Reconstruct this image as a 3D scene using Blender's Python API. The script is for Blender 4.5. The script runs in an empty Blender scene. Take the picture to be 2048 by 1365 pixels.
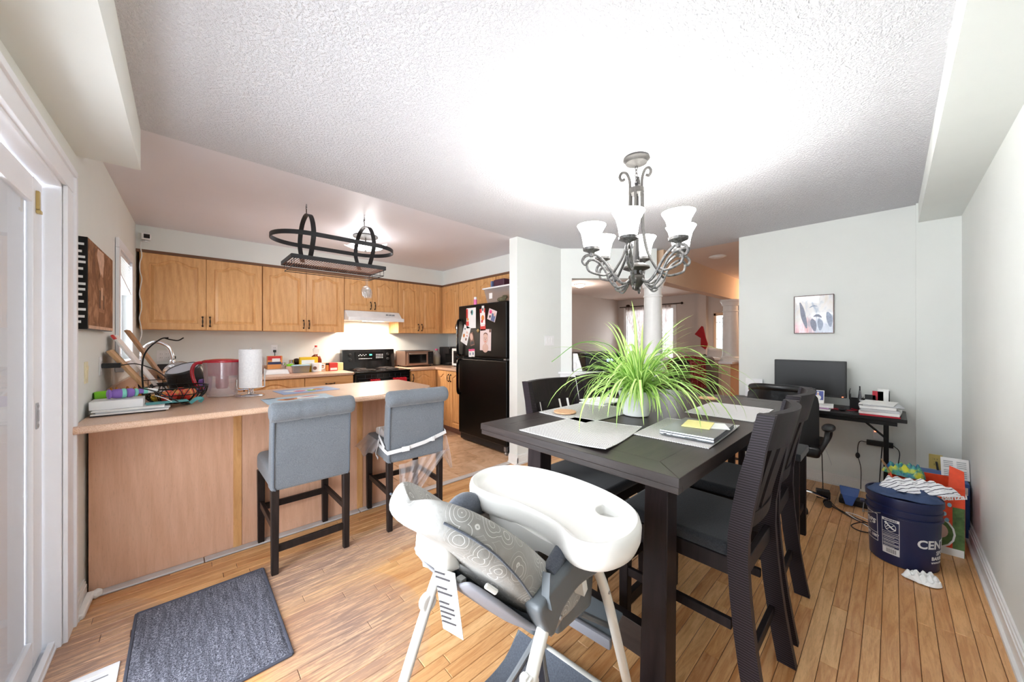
import bpy, bmesh, math, random
from mathutils import Vector, Matrix, Euler
rnd = random.Random(7)
PI = math.pi
scene = bpy.context.scene
COL = scene.collection

# ------------------------------------------------------------ camera, light, exposure
cam_d = bpy.data.cameras.new('camera')
cam = bpy.data.objects.new('camera', cam_d)
COL.objects.link(cam)
cam_d.sensor_width = 36.0
cam_d.lens = 707.0 / 2048.0 * 36.0
cam_d.clip_start = 0.02
cam_d.shift_y = -1.5 / 2048.0
YAW = math.atan2(761.0, 707.0)          # angle between the view axis and world +X
cam.location = (0, 0, 1.33)
cam.rotation_euler = (PI / 2, 0, YAW - PI / 2)
scene.camera = cam

scene.view_settings.view_transform = 'Standard'
scene.view_settings.look = 'None'
scene.view_settings.gamma = 1.0
scene.view_settings.use_curve_mapping = False
scene.view_settings.exposure = 1.20

world = bpy.data.worlds.new('overcast_sky')
scene.world = world
world.use_nodes = True
wb = world.node_tree.nodes['Background']
wb.inputs[0].default_value = (0.93, 0.96, 1.0, 1)
wb.inputs[1].default_value = 1.6

def light(name, kind, loc, energy, color=(1, 1, 1), rot=(0, 0, 0), size=0.1, size_y=None, spot=None):
    d = bpy.data.lights.new(name, kind)
    d.energy = energy
    d.color = color
    if kind == 'AREA':
        d.size = size
        if size_y:
            d.shape = 'RECTANGLE'
            d.size_y = size_y
    else:
        d.shadow_soft_size = size
    if spot:
        d.spot_size = spot
        d.spot_blend = 0.6
    o = bpy.data.objects.new(name, d)
    o.location = loc
    o.rotation_euler = rot
    COL.objects.link(o)
    return o

# daylight outside the sliding door, the kitchen window and the living room window
light('door_daylight', 'AREA', (-0.98, 1.05, 1.15), 105, (0.93, 0.96, 1.0), (0, -PI / 2, 0), 2.0, 2.6)
light('kitchen_window_daylight', 'AREA', (-0.75, 4.2, 1.65), 18, (0.93, 0.96, 1.0), (0, -PI / 2, 0), 0.9, 1.2)
light('living_window_daylight', 'AREA', (9.5, 4.35, 1.5), 34, (0.93, 0.96, 1.0), (0, PI / 2, 0), 1.4, 1.4)
light('sidelight_daylight', 'AREA', (9.5, 2.62, 1.5), 5, (0.95, 0.97, 1.0), (0, PI / 2, 0), 1.0, 0.3)

# ------------------------------------------------------------ materials
def s2l(c):
    return tuple((x / 12.92 if x <= 0.04045 else ((x + 0.055) / 1.055) ** 2.4) for x in c)

def rgb(r, g, b):
    return s2l((r / 255.0, g / 255.0, b / 255.0)) + (1.0,)

MATS = {}

class NT:
    def __init__(self, name):
        m = bpy.data.materials.new(name)
        m.use_nodes = True
        self.m = m
        self.t = m.node_tree
        self.n = self.t.nodes
        self.b = self.n['Principled BSDF']
        MATS[name] = m
    def new(self, typ, **kw):
        x = self.n.new(typ)
        for k, v in kw.items():
            setattr(x, k, v)
        return x
    def link(self, a, b):
        self.t.links.new(a, b)
    def coord(self, scale=(1, 1, 1), kind='Object', rnd_off=False):
        tc = self.new('ShaderNodeTexCoord')
        mp = self.new('ShaderNodeMapping')
        mp.inputs['Scale'].default_value = scale
        self.link(tc.outputs[kind], mp.inputs['Vector'])
        if rnd_off:
            oi = self.new('ShaderNodeObjectInfo')
            mul = self.new('ShaderNodeVectorMath', operation='SCALE')
            cx = self.new('ShaderNodeCombineXYZ')
            for k in range(3):
                self.link(oi.outputs['Random'], cx.inputs[k])
            self.link(cx.outputs[0], mul.inputs[0])
            mul.inputs['Scale'].default_value = 37.0
            self.link(mul.outputs[0], mp.inputs['Location'])
        return mp.outputs[0]
    def noise(self, vec, scale, detail=3.0, rough=0.55, dist=0.0):
        x = self.new('ShaderNodeTexNoise')
        x.inputs['Scale'].default_value = scale
        x.inputs['Detail'].default_value = detail
        x.inputs['Roughness'].default_value = rough
        x.inputs['Distortion'].default_value = dist
        self.link(vec, x.inputs['Vector'])
        return x.outputs['Fac']
    def ramp(self, fac, stops, interp='LINEAR'):
        x = self.new('ShaderNodeValToRGB')
        x.color_ramp.interpolation = interp
        els = x.color_ramp.elements
        while len(els) < len(stops):
            els.new(0.5)
        for e, (p, c) in zip(els, stops):
            e.position = p
            e.color = c
        self.link(fac, x.inputs[0])
        return x.outputs[0]
    def mix(self, fac, a, b, blend='MIX'):
        x = self.new('ShaderNodeMix', data_type='RGBA', blend_type=blend)
        for sock, v in ((x.inputs[0], fac), (x.inputs[6], a), (x.inputs[7], b)):
            if hasattr(v, 'node'):
                self.link(v, sock)
            else:
                sock.default_value = v
        return x.outputs[2]
    def math(self, op, a, b=None, clamp=False):
        x = self.new('ShaderNodeMath', operation=op, use_clamp=clamp)
        for i, v in enumerate((a, b)):
            if v is None:
                continue
            if hasattr(v, 'node'):
                self.link(v, x.inputs[i])
            else:
                x.inputs[i].default_value = v
        return x.outputs[0]
    def bump(self, height, strength=0.3, dist=0.01):
        x = self.new('ShaderNodeBump')
        x.inputs['Strength'].default_value = strength
        x.inputs['Distance'].default_value = dist
        self.link(height, x.inputs['Height'])
        self.link(x.outputs[0], self.b.inputs['Normal'])
    def color(self, c):
        if hasattr(c, 'node'):
            self.link(c, self.b.inputs['Base Color'])
        else:
            self.b.inputs['Base Color'].default_value = c
    def set(self, **kw):
        for k, v in kw.items():
            self.b.inputs[k.replace('_', ' ')].default_value = v

def plain(name, c, rough=0.5, metal=0.0, var=0.06, scale=8.0, bump=0.0, bscale=60.0, coat=0.0):
    t = NT(name)
    v = t.coord(rnd_off=True)
    f = t.noise(v, scale, 4)
    lo = tuple(max(0, x * (1 - var)) for x in c[:3]) + (1,)
    hi = tuple(min(1, x * (1 + var)) for x in c[:3]) + (1,)
    t.color(t.ramp(f, [(0.3, lo), (0.7, hi)]))
    t.set(Roughness=rough, Metallic=metal)
    if coat:
        t.b.inputs['Coat Weight'].default_value = coat
        t.b.inputs['Coat Roughness'].default_value = 0.08
    if bump:
        t.bump(t.noise(v, bscale, 3), bump, 0.004)
    return t.m

def wood(name, c1, c2, stretch, scale=9.0, rough=0.35, bump=0.12, fine=0.25, dist=1.2, coat=0.0):
    """grain runs along the axis whose stretch is small"""
    t = NT(name)
    v = t.coord(stretch, rnd_off=True)
    f = t.noise(v, scale, 5, 0.6, dist)
    w = t.new('ShaderNodeTexWave', wave_type='RINGS', rings_direction='SPHERICAL')
    w.inputs['Scale'].default_value = scale * 0.28
    w.inputs['Distortion'].default_value = 5.0
    w.inputs['Detail'].default_value = 3.0
    t.link(v, w.inputs['Vector'])
    g = t.noise(v, scale * 9, 2, 0.7)
    base = t.ramp(f, [(0.28, c1), (0.72, c2)])
    base = t.mix(0.28, base, t.ramp(w.outputs['Fac'], [(0.0, c1), (1.0, c2)]))
    dk = tuple(x * 0.55 for x in c1[:3]) + (1,)
    base = t.mix(t.ramp(g, [(0.56, (0, 0, 0, 1)), (0.72, (fine, fine, fine, 1))]), base, dk)
    t.color(base)
    t.set(Roughness=rough)
    if coat:
        t.b.inputs['Coat Weight'].default_value = coat
    t.bump(g, bump, 0.002)
    return t.m

def fabric(name, c1, c2, scale=140.0, rough=0.95, bump=0.35, big=6.0):
    t = NT(name)
    v = t.coord(rnd_off=True)
    f = t.noise(v, scale, 2, 0.7)
    g = t.noise(v, big, 3)
    base = t.mix(t.math('MULTIPLY', g, 0.5), t.ramp(f, [(0.3, c1), (0.7, c2)]), c2)
    t.color(base)
    t.set(Roughness=rough)
    t.b.inputs['Sheen Weight'].default_value = 0.25
    t.bump(f, bump, 0.003)
    return t.m

def glow(name, c, strength, base=None):
    t = NT(name)
    t.color(base or c)
    t.b.inputs['Emission Color'].default_value = c
    t.b.inputs['Emission Strength'].default_value = strength
    t.set(Roughness=0.4)
    return t.m

def clear(name, tint=(1, 1, 1, 1), gloss=0.12, rough=0.02, haze=0.0, hazecol=(1, 1, 1, 1)):
    """thin see-through material: transparent with a fixed share of gloss (and of a diffuse haze)"""
    t = NT(name)
    t.n.remove(t.b)
    out = t.n['Material Output']
    tr = t.new('ShaderNodeBsdfTransparent')
    tr.inputs[0].default_value = tint
    gl = t.new('ShaderNodeBsdfGlossy')
    gl.inputs['Roughness'].default_value = rough
    fr = t.new('ShaderNodeLayerWeight')
    fr.inputs[0].default_value = 0.25
    m1 = t.new('ShaderNodeMixShader')
    k = t.math('MULTIPLY', fr.outputs['Fresnel'], gloss * 5)
    t.link(t.math('ADD', k, gloss * 0.4, True), m1.inputs[0])
    t.link(tr.outputs[0], m1.inputs[1])
    t.link(gl.outputs[0], m1.inputs[2])
    last = m1.outputs[0]
    if haze:
        df = t.new('ShaderNodeBsdfTranslucent')
        df.inputs[0].default_value = hazecol
        d2 = t.new('ShaderNodeBsdfDiffuse')
        d2.inputs[0].default_value = hazecol
        ad = t.new('ShaderNodeMixShader')
        ad.inputs[0].default_value = 0.5
        t.link(df.outputs[0], ad.inputs[1]); t.link(d2.outputs[0], ad.inputs[2])
        m2 = t.new('ShaderNodeMixShader')
        m2.inputs[0].default_value = haze
        t.link(last, m2.inputs[1]); t.link(ad.outputs[0], m2.inputs[2])
        last = m2.outputs[0]
    t.link(last, out.inputs['Surface'])
    return t.m

# ------------------------------------------------------------ mesh helpers
class MB:
    """collects shapes and links them as ONE mesh object"""
    def __init__(self):
        self.bm = bmesh.new()
        self.M = Matrix.Identity(4)
    def at(self, loc=(0, 0, 0), rot=(0, 0, 0)):
        self.M = Matrix.Translation(loc) @ Euler(rot).to_matrix().to_4x4()
        return self
    def _join(self, tmp, mat=0):
        vs = {}
        for v in tmp.verts:
            vs[v] = self.bm.verts.new(self.M @ v.co)
        for f in tmp.faces:
            try:
                g = self.bm.faces.new([vs[v] for v in f.verts])
                g.material_index = mat
            except ValueError:
                pass
        tmp.free()
        return self
    def box(self, x0, y0, z0, x1, y1, z1, bev=0.0, seg=2, mat=0, taper=None):
        t = bmesh.new()
        bmesh.ops.create_cube(t, size=1.0)
        for v in t.verts:
            v.co = Vector(((x0 + x1) / 2 + v.co.x * (x1 - x0), (y0 + y1) / 2 + v.co.y * (y1 - y0), (z0 + z1) / 2 + v.co.z * (z1 - z0)))
        if bev > 0:
            b = min(bev, 0.49 * min(abs(x1 - x0), abs(y1 - y0), abs(z1 - z0)))
            bmesh.ops.bevel(t, geom=t.edges[:], offset=b, segments=seg, profile=0.6, affect='EDGES')
        return self._join(t, mat)
    def hexa(self, pts, bev=0.0, seg=2, mat=0):
        """8 corners: bottom four CCW then top four"""
        t = bmesh.new()
        v = [t.verts.new(p) for p in pts]
        for q in ((3, 2, 1, 0), (4, 5, 6, 7), (0, 1, 5, 4), (1, 2, 6, 5), (2, 3, 7, 6), (3, 0, 4, 7)):
            t.faces.new([v[i] for i in q])
        bmesh.ops.recalc_face_normals(t, faces=t.faces[:])
        if bev:
            bmesh.ops.bevel(t, geom=t.edges[:], offset=bev, segments=seg, profile=0.6, affect='EDGES')
        return self._join(t, mat)
    def bar(self, p, q, w, h, bev=0.003, up=(0, 0, 1), mat=0, w2=None, h2=None):
        """rectangular bar from p to q, w across, h along up"""
        p, q = Vector(p), Vector(q)
        d = (q - p).normalized()
        u = Vector(up)
        s = d.cross(u)
        if s.length < 1e-5:
            s = d.cross(Vector((1, 0, 0)))
        s.normalize()
        u = s.cross(d).normalized()
        w2 = w2 or w
        h2 = h2 or h
        pts = []
        for c, ww, hh in ((p, w, h), (q, w2, h2)):
            for a, b in ((-1, -1), (1, -1), (1, 1), (-1, 1)):
                pts.append(c + s * (a * ww / 2) + u * (b * hh / 2))
        return self.hexa(pts, bev, 1, mat)
    def lathe(self, prof, c=(0, 0, 0), n=24, axis=(0, 0, 1), mat=0, cap=True, sx=1.0, sy=1.0):
        """prof: list of (radius, height)"""
        t = bmesh.new()
        rings = []
        for r, h in prof:
            if r < 1e-6:
                rings.append([t.verts.new((0, 0, h))])
            else:
                rings.append([t.verts.new((r * math.cos(2 * PI * k / n) * sx, r * math.sin(2 * PI * k / n) * sy, h)) for k in range(n)])
        for a, b in zip(rings, rings[1:]):
            for k in range(n):
                k2 = (k + 1) % n
                q = [a[0]] if len(a) == 1 else [a[k], a[k2]]
                q += [b[0]] if len(b) == 1 else [b[k2], b[k]]
                if len(q) > 2:
                    t.faces.new(q)
        if cap:
            if len(rings[0]) > 1:
                t.faces.new(list(reversed(rings[0])))
            if len(rings[-1]) > 1:
                t.faces.new(rings[-1])
        R = Vector((0, 0, 1)).rotation_difference(Vector(axis)).to_matrix().to_4x4()
        Tm = Matrix.Translation(c) @ R
        for v in t.verts:
            v.co = Tm @ v.co
        bmesh.ops.recalc_face_normals(t, faces=t.faces[:])
        return self._join(t, mat)
    def cyl(self, c, r, h, n=20, axis=(0, 0, 1), bev=0.0, mat=0):
        b = min(bev, r * 0.5, h * 0.45)
        prof = [(r, 0), (r, h)] if not b else [(r - b, 0), (r - b * .3, b * .3), (r, b), (r, h - b), (r - b * .3, h - b * .3), (r - b, h)]
        return self.lathe(prof, c, n, axis, mat)
    def tube(self, pts, r, n=8, closed=False, mat=0, radii=None, flat=None, up=None):
        """round (or, with flat=(w,h), rectangular) section swept along a polyline"""
        pts = [Vector(p) for p in pts]
        m = len(pts)
        t = bmesh.new()
        prev = None
        rings = []
        for i, p in enumerate(pts):
            if closed:
                d = (pts[(i + 1) % m] - pts[i - 1])
            else:
                d = pts[min(i + 1, m - 1)] - pts[max(i - 1, 0)]
            d.normalize()
            if up is not None:
                s = d.cross(Vector(up))
                if s.length < 1e-4:
                    s = prev or Vector((1, 0, 0))
                s.normalize()
            elif prev is None:
                s = d.cross(Vector((0, 0, 1)))
                if s.length < 0.05:
                    s = d.cross(Vector((0, 1, 0)))
                s.normalize()
            else:
                s = prev - d * prev.dot(d)
                s.normalize()
            prev = s
            u = s.cross(d)
            if flat:
                w, h = flat
                ring = [t.verts.new(p + s * (a * w / 2) + u * (b * h / 2)) for a, b in ((-1, -1), (1, -1), (1, 1), (-1, 1))]
            else:
                rr = radii[i] if radii else r
                ring = [t.verts.new(p + (s * math.cos(2 * PI * k / n) + u * math.sin(2 * PI * k / n)) * rr) for k in range(n)]
            rings.append(ring)
        k_ = len(rings[0])
        pairs = list(zip(rings, rings[1:])) + ([(rings[-1], rings[0])] if closed else [])
        for a, b in pairs:
            for k in range(k_):
                t.faces.new([a[k], a[(k + 1) % k_], b[(k + 1) % k_], b[k]])
        if not closed:
            t.faces.new(list(reversed(rings[0])))
            t.faces.new(rings[-1])
        bmesh.ops.recalc_face_normals(t, faces=t.faces[:])
        return self._join(t, mat)
    def prism(self, poly, z0, z1, bev=0.0, seg=2, mat=0):
        """poly: list of (x, y), extruded along z"""
        t = bmesh.new()
        a = [t.verts.new((x, y, z0)) for x, y in poly]
        b = [t.verts.new((x, y, z1)) for x, y in poly]
        n = len(poly)
        bot = t.faces.new(list(reversed(a)))
        top = t.faces.new(b)
        for k in range(n):
            t.faces.new([a[k], a[(k + 1) % n], b[(k + 1) % n], b[k]])
        bmesh.ops.recalc_face_normals(t, faces=t.faces[:])
        if bev:
            ed = set(top.edges) | set(bot.edges)
            bmesh.ops.bevel(t, geom=list(ed), offset=bev, segments=seg, profile=0.6, affect='EDGES')
        return self._join(t, mat)
    def grid(self, P, mat=0, thick=0.0, wrap=False):
        """P: rows of points; thick gives it a back side"""
        t = bmesh.new()
        V = [[t.verts.new(p) for p in row] for row in P]
        F = []
        for a, b in zip(V, V[1:]):
            m = len(a)
            for k in range(m if wrap else m - 1):
                k2 = (k + 1) % m
                F.append(t.faces.new([a[k], a[k2], b[k2], b[k]]))
        if thick:
            bmesh.ops.recalc_face_normals(t, faces=t.faces[:])
            bmesh.ops.solidify(t, geom=F, thickness=thick)
        return self._join(t, mat)
    def sphere(self, c, r, sx=1, sy=1, sz=1, u=16, v=10, mat=0):
        t = bmesh.new()
        bmesh.ops.create_uvsphere(t, u_segments=u, v_segments=v, radius=r)
        for w in t.verts:
            w.co = Vector((w.co.x * sx, w.co.y * sy, w.co.z * sz)) + Vector(c)
        return self._join(t, mat)
    def shear_left_wall(self):
        for v in self.bm.verts:
            v.co.x += 0.0207 * (v.co.y - 2.3)
        return self
    def mesh(self, name, mats, smooth=True, angle=0.7):
        me = bpy.data.meshes.new(name)
        bmesh.ops.recalc_face_normals(self.bm, faces=self.bm.faces[:])
        self.bm.to_mesh(me)
        self.bm.free()
        for m in (mats if isinstance(mats, (list, tuple)) else [mats]):
            me.materials.append(m)
        if smooth:
            me.shade_smooth()
            me.set_sharp_from_angle(angle=angle)
        return me
    def build(self, name, mats, parent=None, world=False, smooth=True, angle=0.7, sub=0, label=None):
        me = self.mesh(name, mats, smooth, angle)
        o = bpy.data.objects.new(name, me)
        COL.objects.link(o)
        if parent is not None:
            o.parent = parent
            if world:
                inv = world_inv(parent)
                me.transform(inv)
        if smooth and not sub and me.polygons and len(me.polygons) < 6000:
            wn = o.modifiers.new('weighted_normals', 'WEIGHTED_NORMAL')
            wn.keep_sharp = True
            wn.weight = 80
        if sub:
            md = o.modifiers.new('subdivision', 'SUBSURF')
            md.levels = sub
            md.render_levels = sub
        if label:
            o['label'] = label
        return o

def world_of(o):
    M = o.matrix_basis.copy()
    p = o.parent
    while p is not None:
        M = p.matrix_basis @ M
        p = p.parent
    return M

def world_inv(o):
    return world_of(o).inverted()

def tag(o, label=None, cat=None, group=None, kind=None):
    if label: o['label'] = label
    if cat: o['category'] = cat
    if group: o['group'] = group
    if kind: o['kind'] = kind
    return o

def thing(name, label, cat, loc=(0, 0, 0), rz=0.0, group=None):
    o = bpy.data.objects.new(name, None)
    o.empty_display_size = 0.05
    COL.objects.link(o)
    o.location = loc
    o.rotation_euler = (0, 0, rz)
    return tag(o, label, cat, group)

def dup(root, loc=None, rz=None, label=None, group=None):
    def rec(o, parent):
        c = o.copy()
        COL.objects.link(c)
        c.parent = parent
        for ch in list(o.children):
            rec(ch, c)
        return c
    r = rec(root, None)
    if loc is not None: r.location = loc
    if rz is not None: r.rotation_euler = (0, 0, rz)
    if label: r['label'] = label
    if group: r['group'] = group
    return r

def struct(name, mb, m, parent=None, smooth=True, label=None):
    o = mb.build(name, m, parent, smooth=smooth)
    if parent is None:
        o['kind'] = 'structure'
    if label: o['label'] = label
    return o

def text_mesh(txt, size, extrude=0.0006, shear=0.0, bold=0.0, align='CENTER'):
    """flat lettering as a mesh in its own XY plane"""
    cu = bpy.data.curves.new('lettering', 'FONT')
    cu.body = txt
    cu.size = size
    cu.extrude = extrude
    cu.shear = shear
    cu.offset = bold
    cu.align_x = align
    cu.align_y = 'CENTER'
    cu.resolution_u = 3
    o = bpy.data.objects.new('lettering', cu)
    COL.objects.link(o)
    dg = bpy.context.evaluated_depsgraph_get()
    me = bpy.data.meshes.new_from_object(o.evaluated_get(dg))
    bpy.data.objects.remove(o)
    bpy.data.curves.remove(cu)
    return me

def text(txt, size, origin, xdir, ydir, mat, parent, name='lettering', world=True, **kw):
    me = text_mesh(txt, size, **kw)
    x, y = Vector(xdir).normalized(), Vector(ydir).normalized()
    z = x.cross(y)
    M = Matrix((x, y, z)).transposed().to_4x4()
    M.translation = Vector(origin)
    me.transform(M)
    if world and parent is not None:
        me.transform(world_inv(parent))
    me.materials.clear()
    me.materials.append(mat)
    o = bpy.data.objects.new(name, me)
    COL.objects.link(o)
    if parent is not None:
        o.parent = parent
    return o

def arc(c, r, a0, a1, n, plane='xz', ry=None):
    out = []
    for k in range(n + 1):
        a = a0 + (a1 - a0) * k / n
        p, q = r * math.cos(a), (ry or r) * math.sin(a)
        if plane == 'xz': out.append((c[0] + p, c[1], c[2] + q))
        elif plane == 'yz': out.append((c[0], c[1] + p, c[2] + q))
        else: out.append((c[0] + p, c[1] + q, c[2]))
    return out

def spline(pts, n=6):
    """Catmull-Rom through the points"""
    P = [Vector(p) for p in pts]
    P = [P[0] * 2 - P[1]] + P + [P[-1] * 2 - P[-2]]
    out = []
    for i in range(1, len(P) - 2):
        a, b, c, d = P[i - 1:i + 3]
        for k in range(n):
            t = k / n
            out.append(0.5 * ((2 * b) + (c - a) * t + (2 * a - 5 * b + 4 * c - d) * t * t + (3 * b - a - 3 * c + d) * t ** 3))
    out.append(P[-2])
    return out
# ------------------------------------------------------------ setting: materials
M = MATS
plain('wall_paint', rgb(229, 232, 228), 0.75, var=0.015, scale=3, bump=0.05, bscale=180)
plain('wall_living', rgb(205, 194, 186), 0.8, var=0.02, scale=3)
plain('wall_hall', rgb(222, 190, 160), 0.8, var=0.02, scale=3)
plain('ceiling_smooth', rgb(222, 219, 224), 0.42, var=0.015, scale=2, bump=0.03, bscale=30)
plain('white_gloss', rgb(238, 239, 242), 0.3, var=0.01)
plain('white_trim', rgb(236, 235, 232), 0.4, var=0.02, scale=20)
def popcorn():
    t = NT('ceiling_popcorn')
    v = t.coord()
    f = t.noise(v, 75, 3, 0.6)
    g = t.noise(v, 2.0, 2)
    t.color(t.mix(t.math('MULTIPLY', g, 0.35), rgb(213, 213, 217), rgb(204, 203, 206)))
    t.set(Roughness=0.95)
    h = t.ramp(f, [(0.42, (0, 0, 0, 1)), (0.62, (1, 1, 1, 1))])
    t.bump(h, 0.62, 0.011)
popcorn()

def plank_mat():
    t = NT('plank_oak')
    at = t.new('ShaderNodeAttribute', attribute_name='tone')
    tone = at.outputs['Fac']
    tc = t.new('ShaderNodeTexCoord')
    mp = t.new('ShaderNodeMapping')
    mp.inputs['Scale'].default_value = (0.9, 9.0, 9.0)
    t.link(tc.outputs['Object'], mp.inputs['Vector'])
    cx = t.new('ShaderNodeCombineXYZ')
    for k in range(3):
        t.link(t.math('MULTIPLY', tone, 61.0), cx.inputs[k])
    t.link(cx.outputs[0], mp.inputs['Location'])
    v = mp.outputs[0]
    f = t.noise(v, 3.2, 5, 0.6, 1.6)
    g = t.noise(v, 34.0, 3, 0.7)
    base = t.ramp(tone, [(0.0, rgb(182, 120, 70)), (0.3, rgb(212, 156, 98)), (0.65, rgb(232, 184, 128)), (0.85, rgb(214, 160, 104)), (1.0, rgb(166, 104, 60))])
    grain = t.ramp(f, [(0.35, rgb(176, 116, 66)), (0.6, rgb(236, 190, 136))])
    base = t.mix(0.42, base, grain)
    base = t.mix(t.ramp(g, [(0.5, (0, 0, 0, 1)), (0.75, (0.35, 0.35, 0.35, 1))]), base, rgb(140, 86, 48))
    # worn, greyed patches where people step: by the mat, by the stools and along the door
    def patch(cx_, cy_, rx, ry):
        m2 = t.new('ShaderNodeMapping')
        m2.inputs['Location'].default_value = (-cx_ / rx, -cy_ / ry, 0)
        m2.inputs['Scale'].default_value = (1 / rx, 1 / ry, 0)
        t.link(tc.outputs['Object'], m2.inputs['Vector'])
        ln = t.new('ShaderNodeVectorMath', operation='LENGTH')
        t.link(m2.outputs[0], ln.inputs[0])
        return t.math('SUBTRACT', 1.0, ln.outputs['Value'], True)
    w = None
    for p in ((0.56, 1.72, 0.34, 0.46), (0.45, 2.25, 0.4, 0.3), (-0.30, 2.2, 0.3, 0.5), (0.62, 2.28, 0.6, 0.26), (1.25, 2.3, 0.55, 0.24)):
        q = patch(*p)
        w = q if w is None else t.math('MAXIMUM', w, q)
    n = t.noise(t.coord((2.0, 26.0, 1.0)), 3.0, 5, 0.75, 0.6)
    k = t.math('MULTIPLY', t.math('POWER', w, 0.4), t.ramp(n, [(0.40, (0, 0, 0, 1)), (0.53, (1, 1, 1, 1))]))
    pale = t.math('MULTIPLY', t.math('POWER', w, 0.5), 0.6)
    base = t.mix(pale, base, rgb(222, 190, 168), 'MIX')
    base = t.mix(t.math('MULTIPLY', k, 0.75), base, rgb(120, 98, 94))
    t.color(base)
    t.link(t.math('ADD', t.math('MULTIPLY', w, 0.25), 0.3), t.b.inputs['Roughness'])
    t.bump(g, 0.08, 0.002)
plank_mat()
plain('subfloor', rgb(44, 26, 16), 0.8)
wood('hall_floor', rgb(190, 135, 85), rgb(214, 160, 106), (0.6, 12, 6), 4, 0.35)
def tile_mat():
    t = NT('floor_tile')
    v = t.coord(rnd_off=True)
    f = t.noise(v, 5.0, 5, 0.6, 1.5)
    g = t.noise(v, 26.0, 3)
    c = t.ramp(f, [(0.3, rgb(176, 134, 96)), (0.5, rgb(214, 176, 140)), (0.68, rgb(228, 196, 166))])
    t.color(t.mix(t.math('MULTIPLY', g, 0.3), c, rgb(190, 146, 108)))
    t.set(Roughness=0.35)
    t.bump(f, 0.06, 0.004)
tile_mat()
plain('grout', rgb(150, 112, 84), 0.9)

HC = 2.44
# ------------------------------------------------------------ floor of planks
struct('floor', MB().box(-0.7, -0.5, -0.06, 4.6, 2.80, -0.0035), M['subfloor'])
floor = bpy.data.objects['floor']
W = 0.0572
planks = []
row = 0
y = -0.365
while y < 2.795:
    y1 = min(y + W, 2.797)
    x = -0.56 - rnd.random() * 0.9
    while x < 4.5:
        L = rnd.choice((0.35, 0.5, 0.62, 0.78, 0.95, 1.15)) * (0.9 + rnd.random() * 0.25)
        planks.append((max(x, -0.56), y, min(x + L, 4.5), y1, rnd.random()))
        x += L
    y += W
def plank_into(bm, lay, p):
    x0, y0, x1, y1, tone = p
    if x1 - x0 < 0.01:
        return
    g, c = 0.0009, 0.0018
    z = rnd.uniform(-0.0003, 0.0003)
    b = [bm.verts.new(q) for q in ((x0 + g, y0 + g, -0.0034), (x1 - g, y0 + g, -0.0034), (x1 - g, y1 - g, -0.0034), (x0 + g, y1 - g, -0.0034))]
    m = [bm.verts.new((v.co.x, v.co.y, z - 0.0018)) for v in b]
    tp = [bm.verts.new(q) for q in ((x0 + g + c, y0 + g + c, z), (x1 - g - c, y0 + g + c, z), (x1 - g - c, y1 - g - c, z), (x0 + g + c, y1 - g - c, z))]
    fs = [bm.faces.new(tp)]
    for k in range(4):
        k2 = (k + 1) % 4
        fs.append(bm.faces.new((b[k], b[k2], m[k2], m[k])))
        fs.append(bm.faces.new((m[k], m[k2], tp[k2], tp[k])))
    for f in fs:
        f[lay] = tone
def plank_obj(ps, name):
    bm = bmesh.new()
    lay = bm.faces.layers.float.new('tone')
    for p in ps:
        plank_into(bm, lay, p)
    me = bpy.data.meshes.new(name)
    bm.to_mesh(me)
    bm.free()
    me.materials.append(M['plank_oak'])
    o = bpy.data.objects.new(name, me)
    COL.objects.link(o)
    o.parent = floor
    return o
def plank_size(p):
    best = 0.0
    for fx in (0.0, 0.25, 0.5, 0.75, 1.0):
        cx, cy = p[0] + (p[2] - p[0]) * fx, (p[1] + p[3]) / 2
        r = cx * math.sin(YAW) - cy * math.cos(YAW)
        d = cx * math.cos(YAW) + cy * math.sin(YAW)
        if d < 0.3:
            continue
        u, v = 1024 + 707 * r / d, 681 + 707 * 1.33 / d
        if -20 < u < 2068 and v < 1390:
            best = max(best, (p[2] - p[0]) / d ** 2)
    return best
planks.sort(key=plank_size, reverse=True)
for p in planks[:298]:
    plank_obj([p], 'plank')
plank_obj(planks[298:], 'small_planks')['kind'] = 'stuff'

# ------------------------------------------------------------ kitchen floor of tiles
struct('floor', MB().box(-0.6, 2.80, -0.06, 3.45, 5.3, -0.004), M['grout'])
kfloor = bpy.data.objects['floor.001']
tile_me = MB().box(-0.1635, -0.1635, -0.004, 0.1635, 0.1635, 0.002, 0.0025, 1).mesh('tile', M['floor_tile'])
for j in range(8):
    for i in range(-2, 11):
        x = 0.165 + i * 0.33 + (0.165 if j % 2 else 0.0)
        yy = 2.86 + 0.165 + j * 0.33
        if x < -0.25 or x > 3.3 or yy > 5.25:
            continue
        o = bpy.data.objects.new('tile', tile_me)
        o.location = (x, yy, 0)
        COL.objects.link(o)
        o.parent = kfloor
struct('floor', MB().box(4.6, 1.0, -0.06, 9.5, 5.4, -0.001).prism([(3.45, 2.80), (4.6, 2.80), (4.6, 5.4), (3.45, 5.4)], -0.06, -0.001), M['hall_floor'])
# pale metal-edged strip between wood and tile, and along the peninsula panel
plain('strip_metal', rgb(205, 200, 198), 0.5, var=0.06, scale=12)
mb = MB()
for x0, x1 in ((-0.36, 0.09), (0.094, 1.0), (1.004, 2.62)):
    mb.box(x0, 2.803, -0.004, x1, 2.862, 0.007, 0.003, 1)
struct('trim_1', mb, M['strip_metal'], label='pale threshold strip between the wood and the tile floor')

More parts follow.
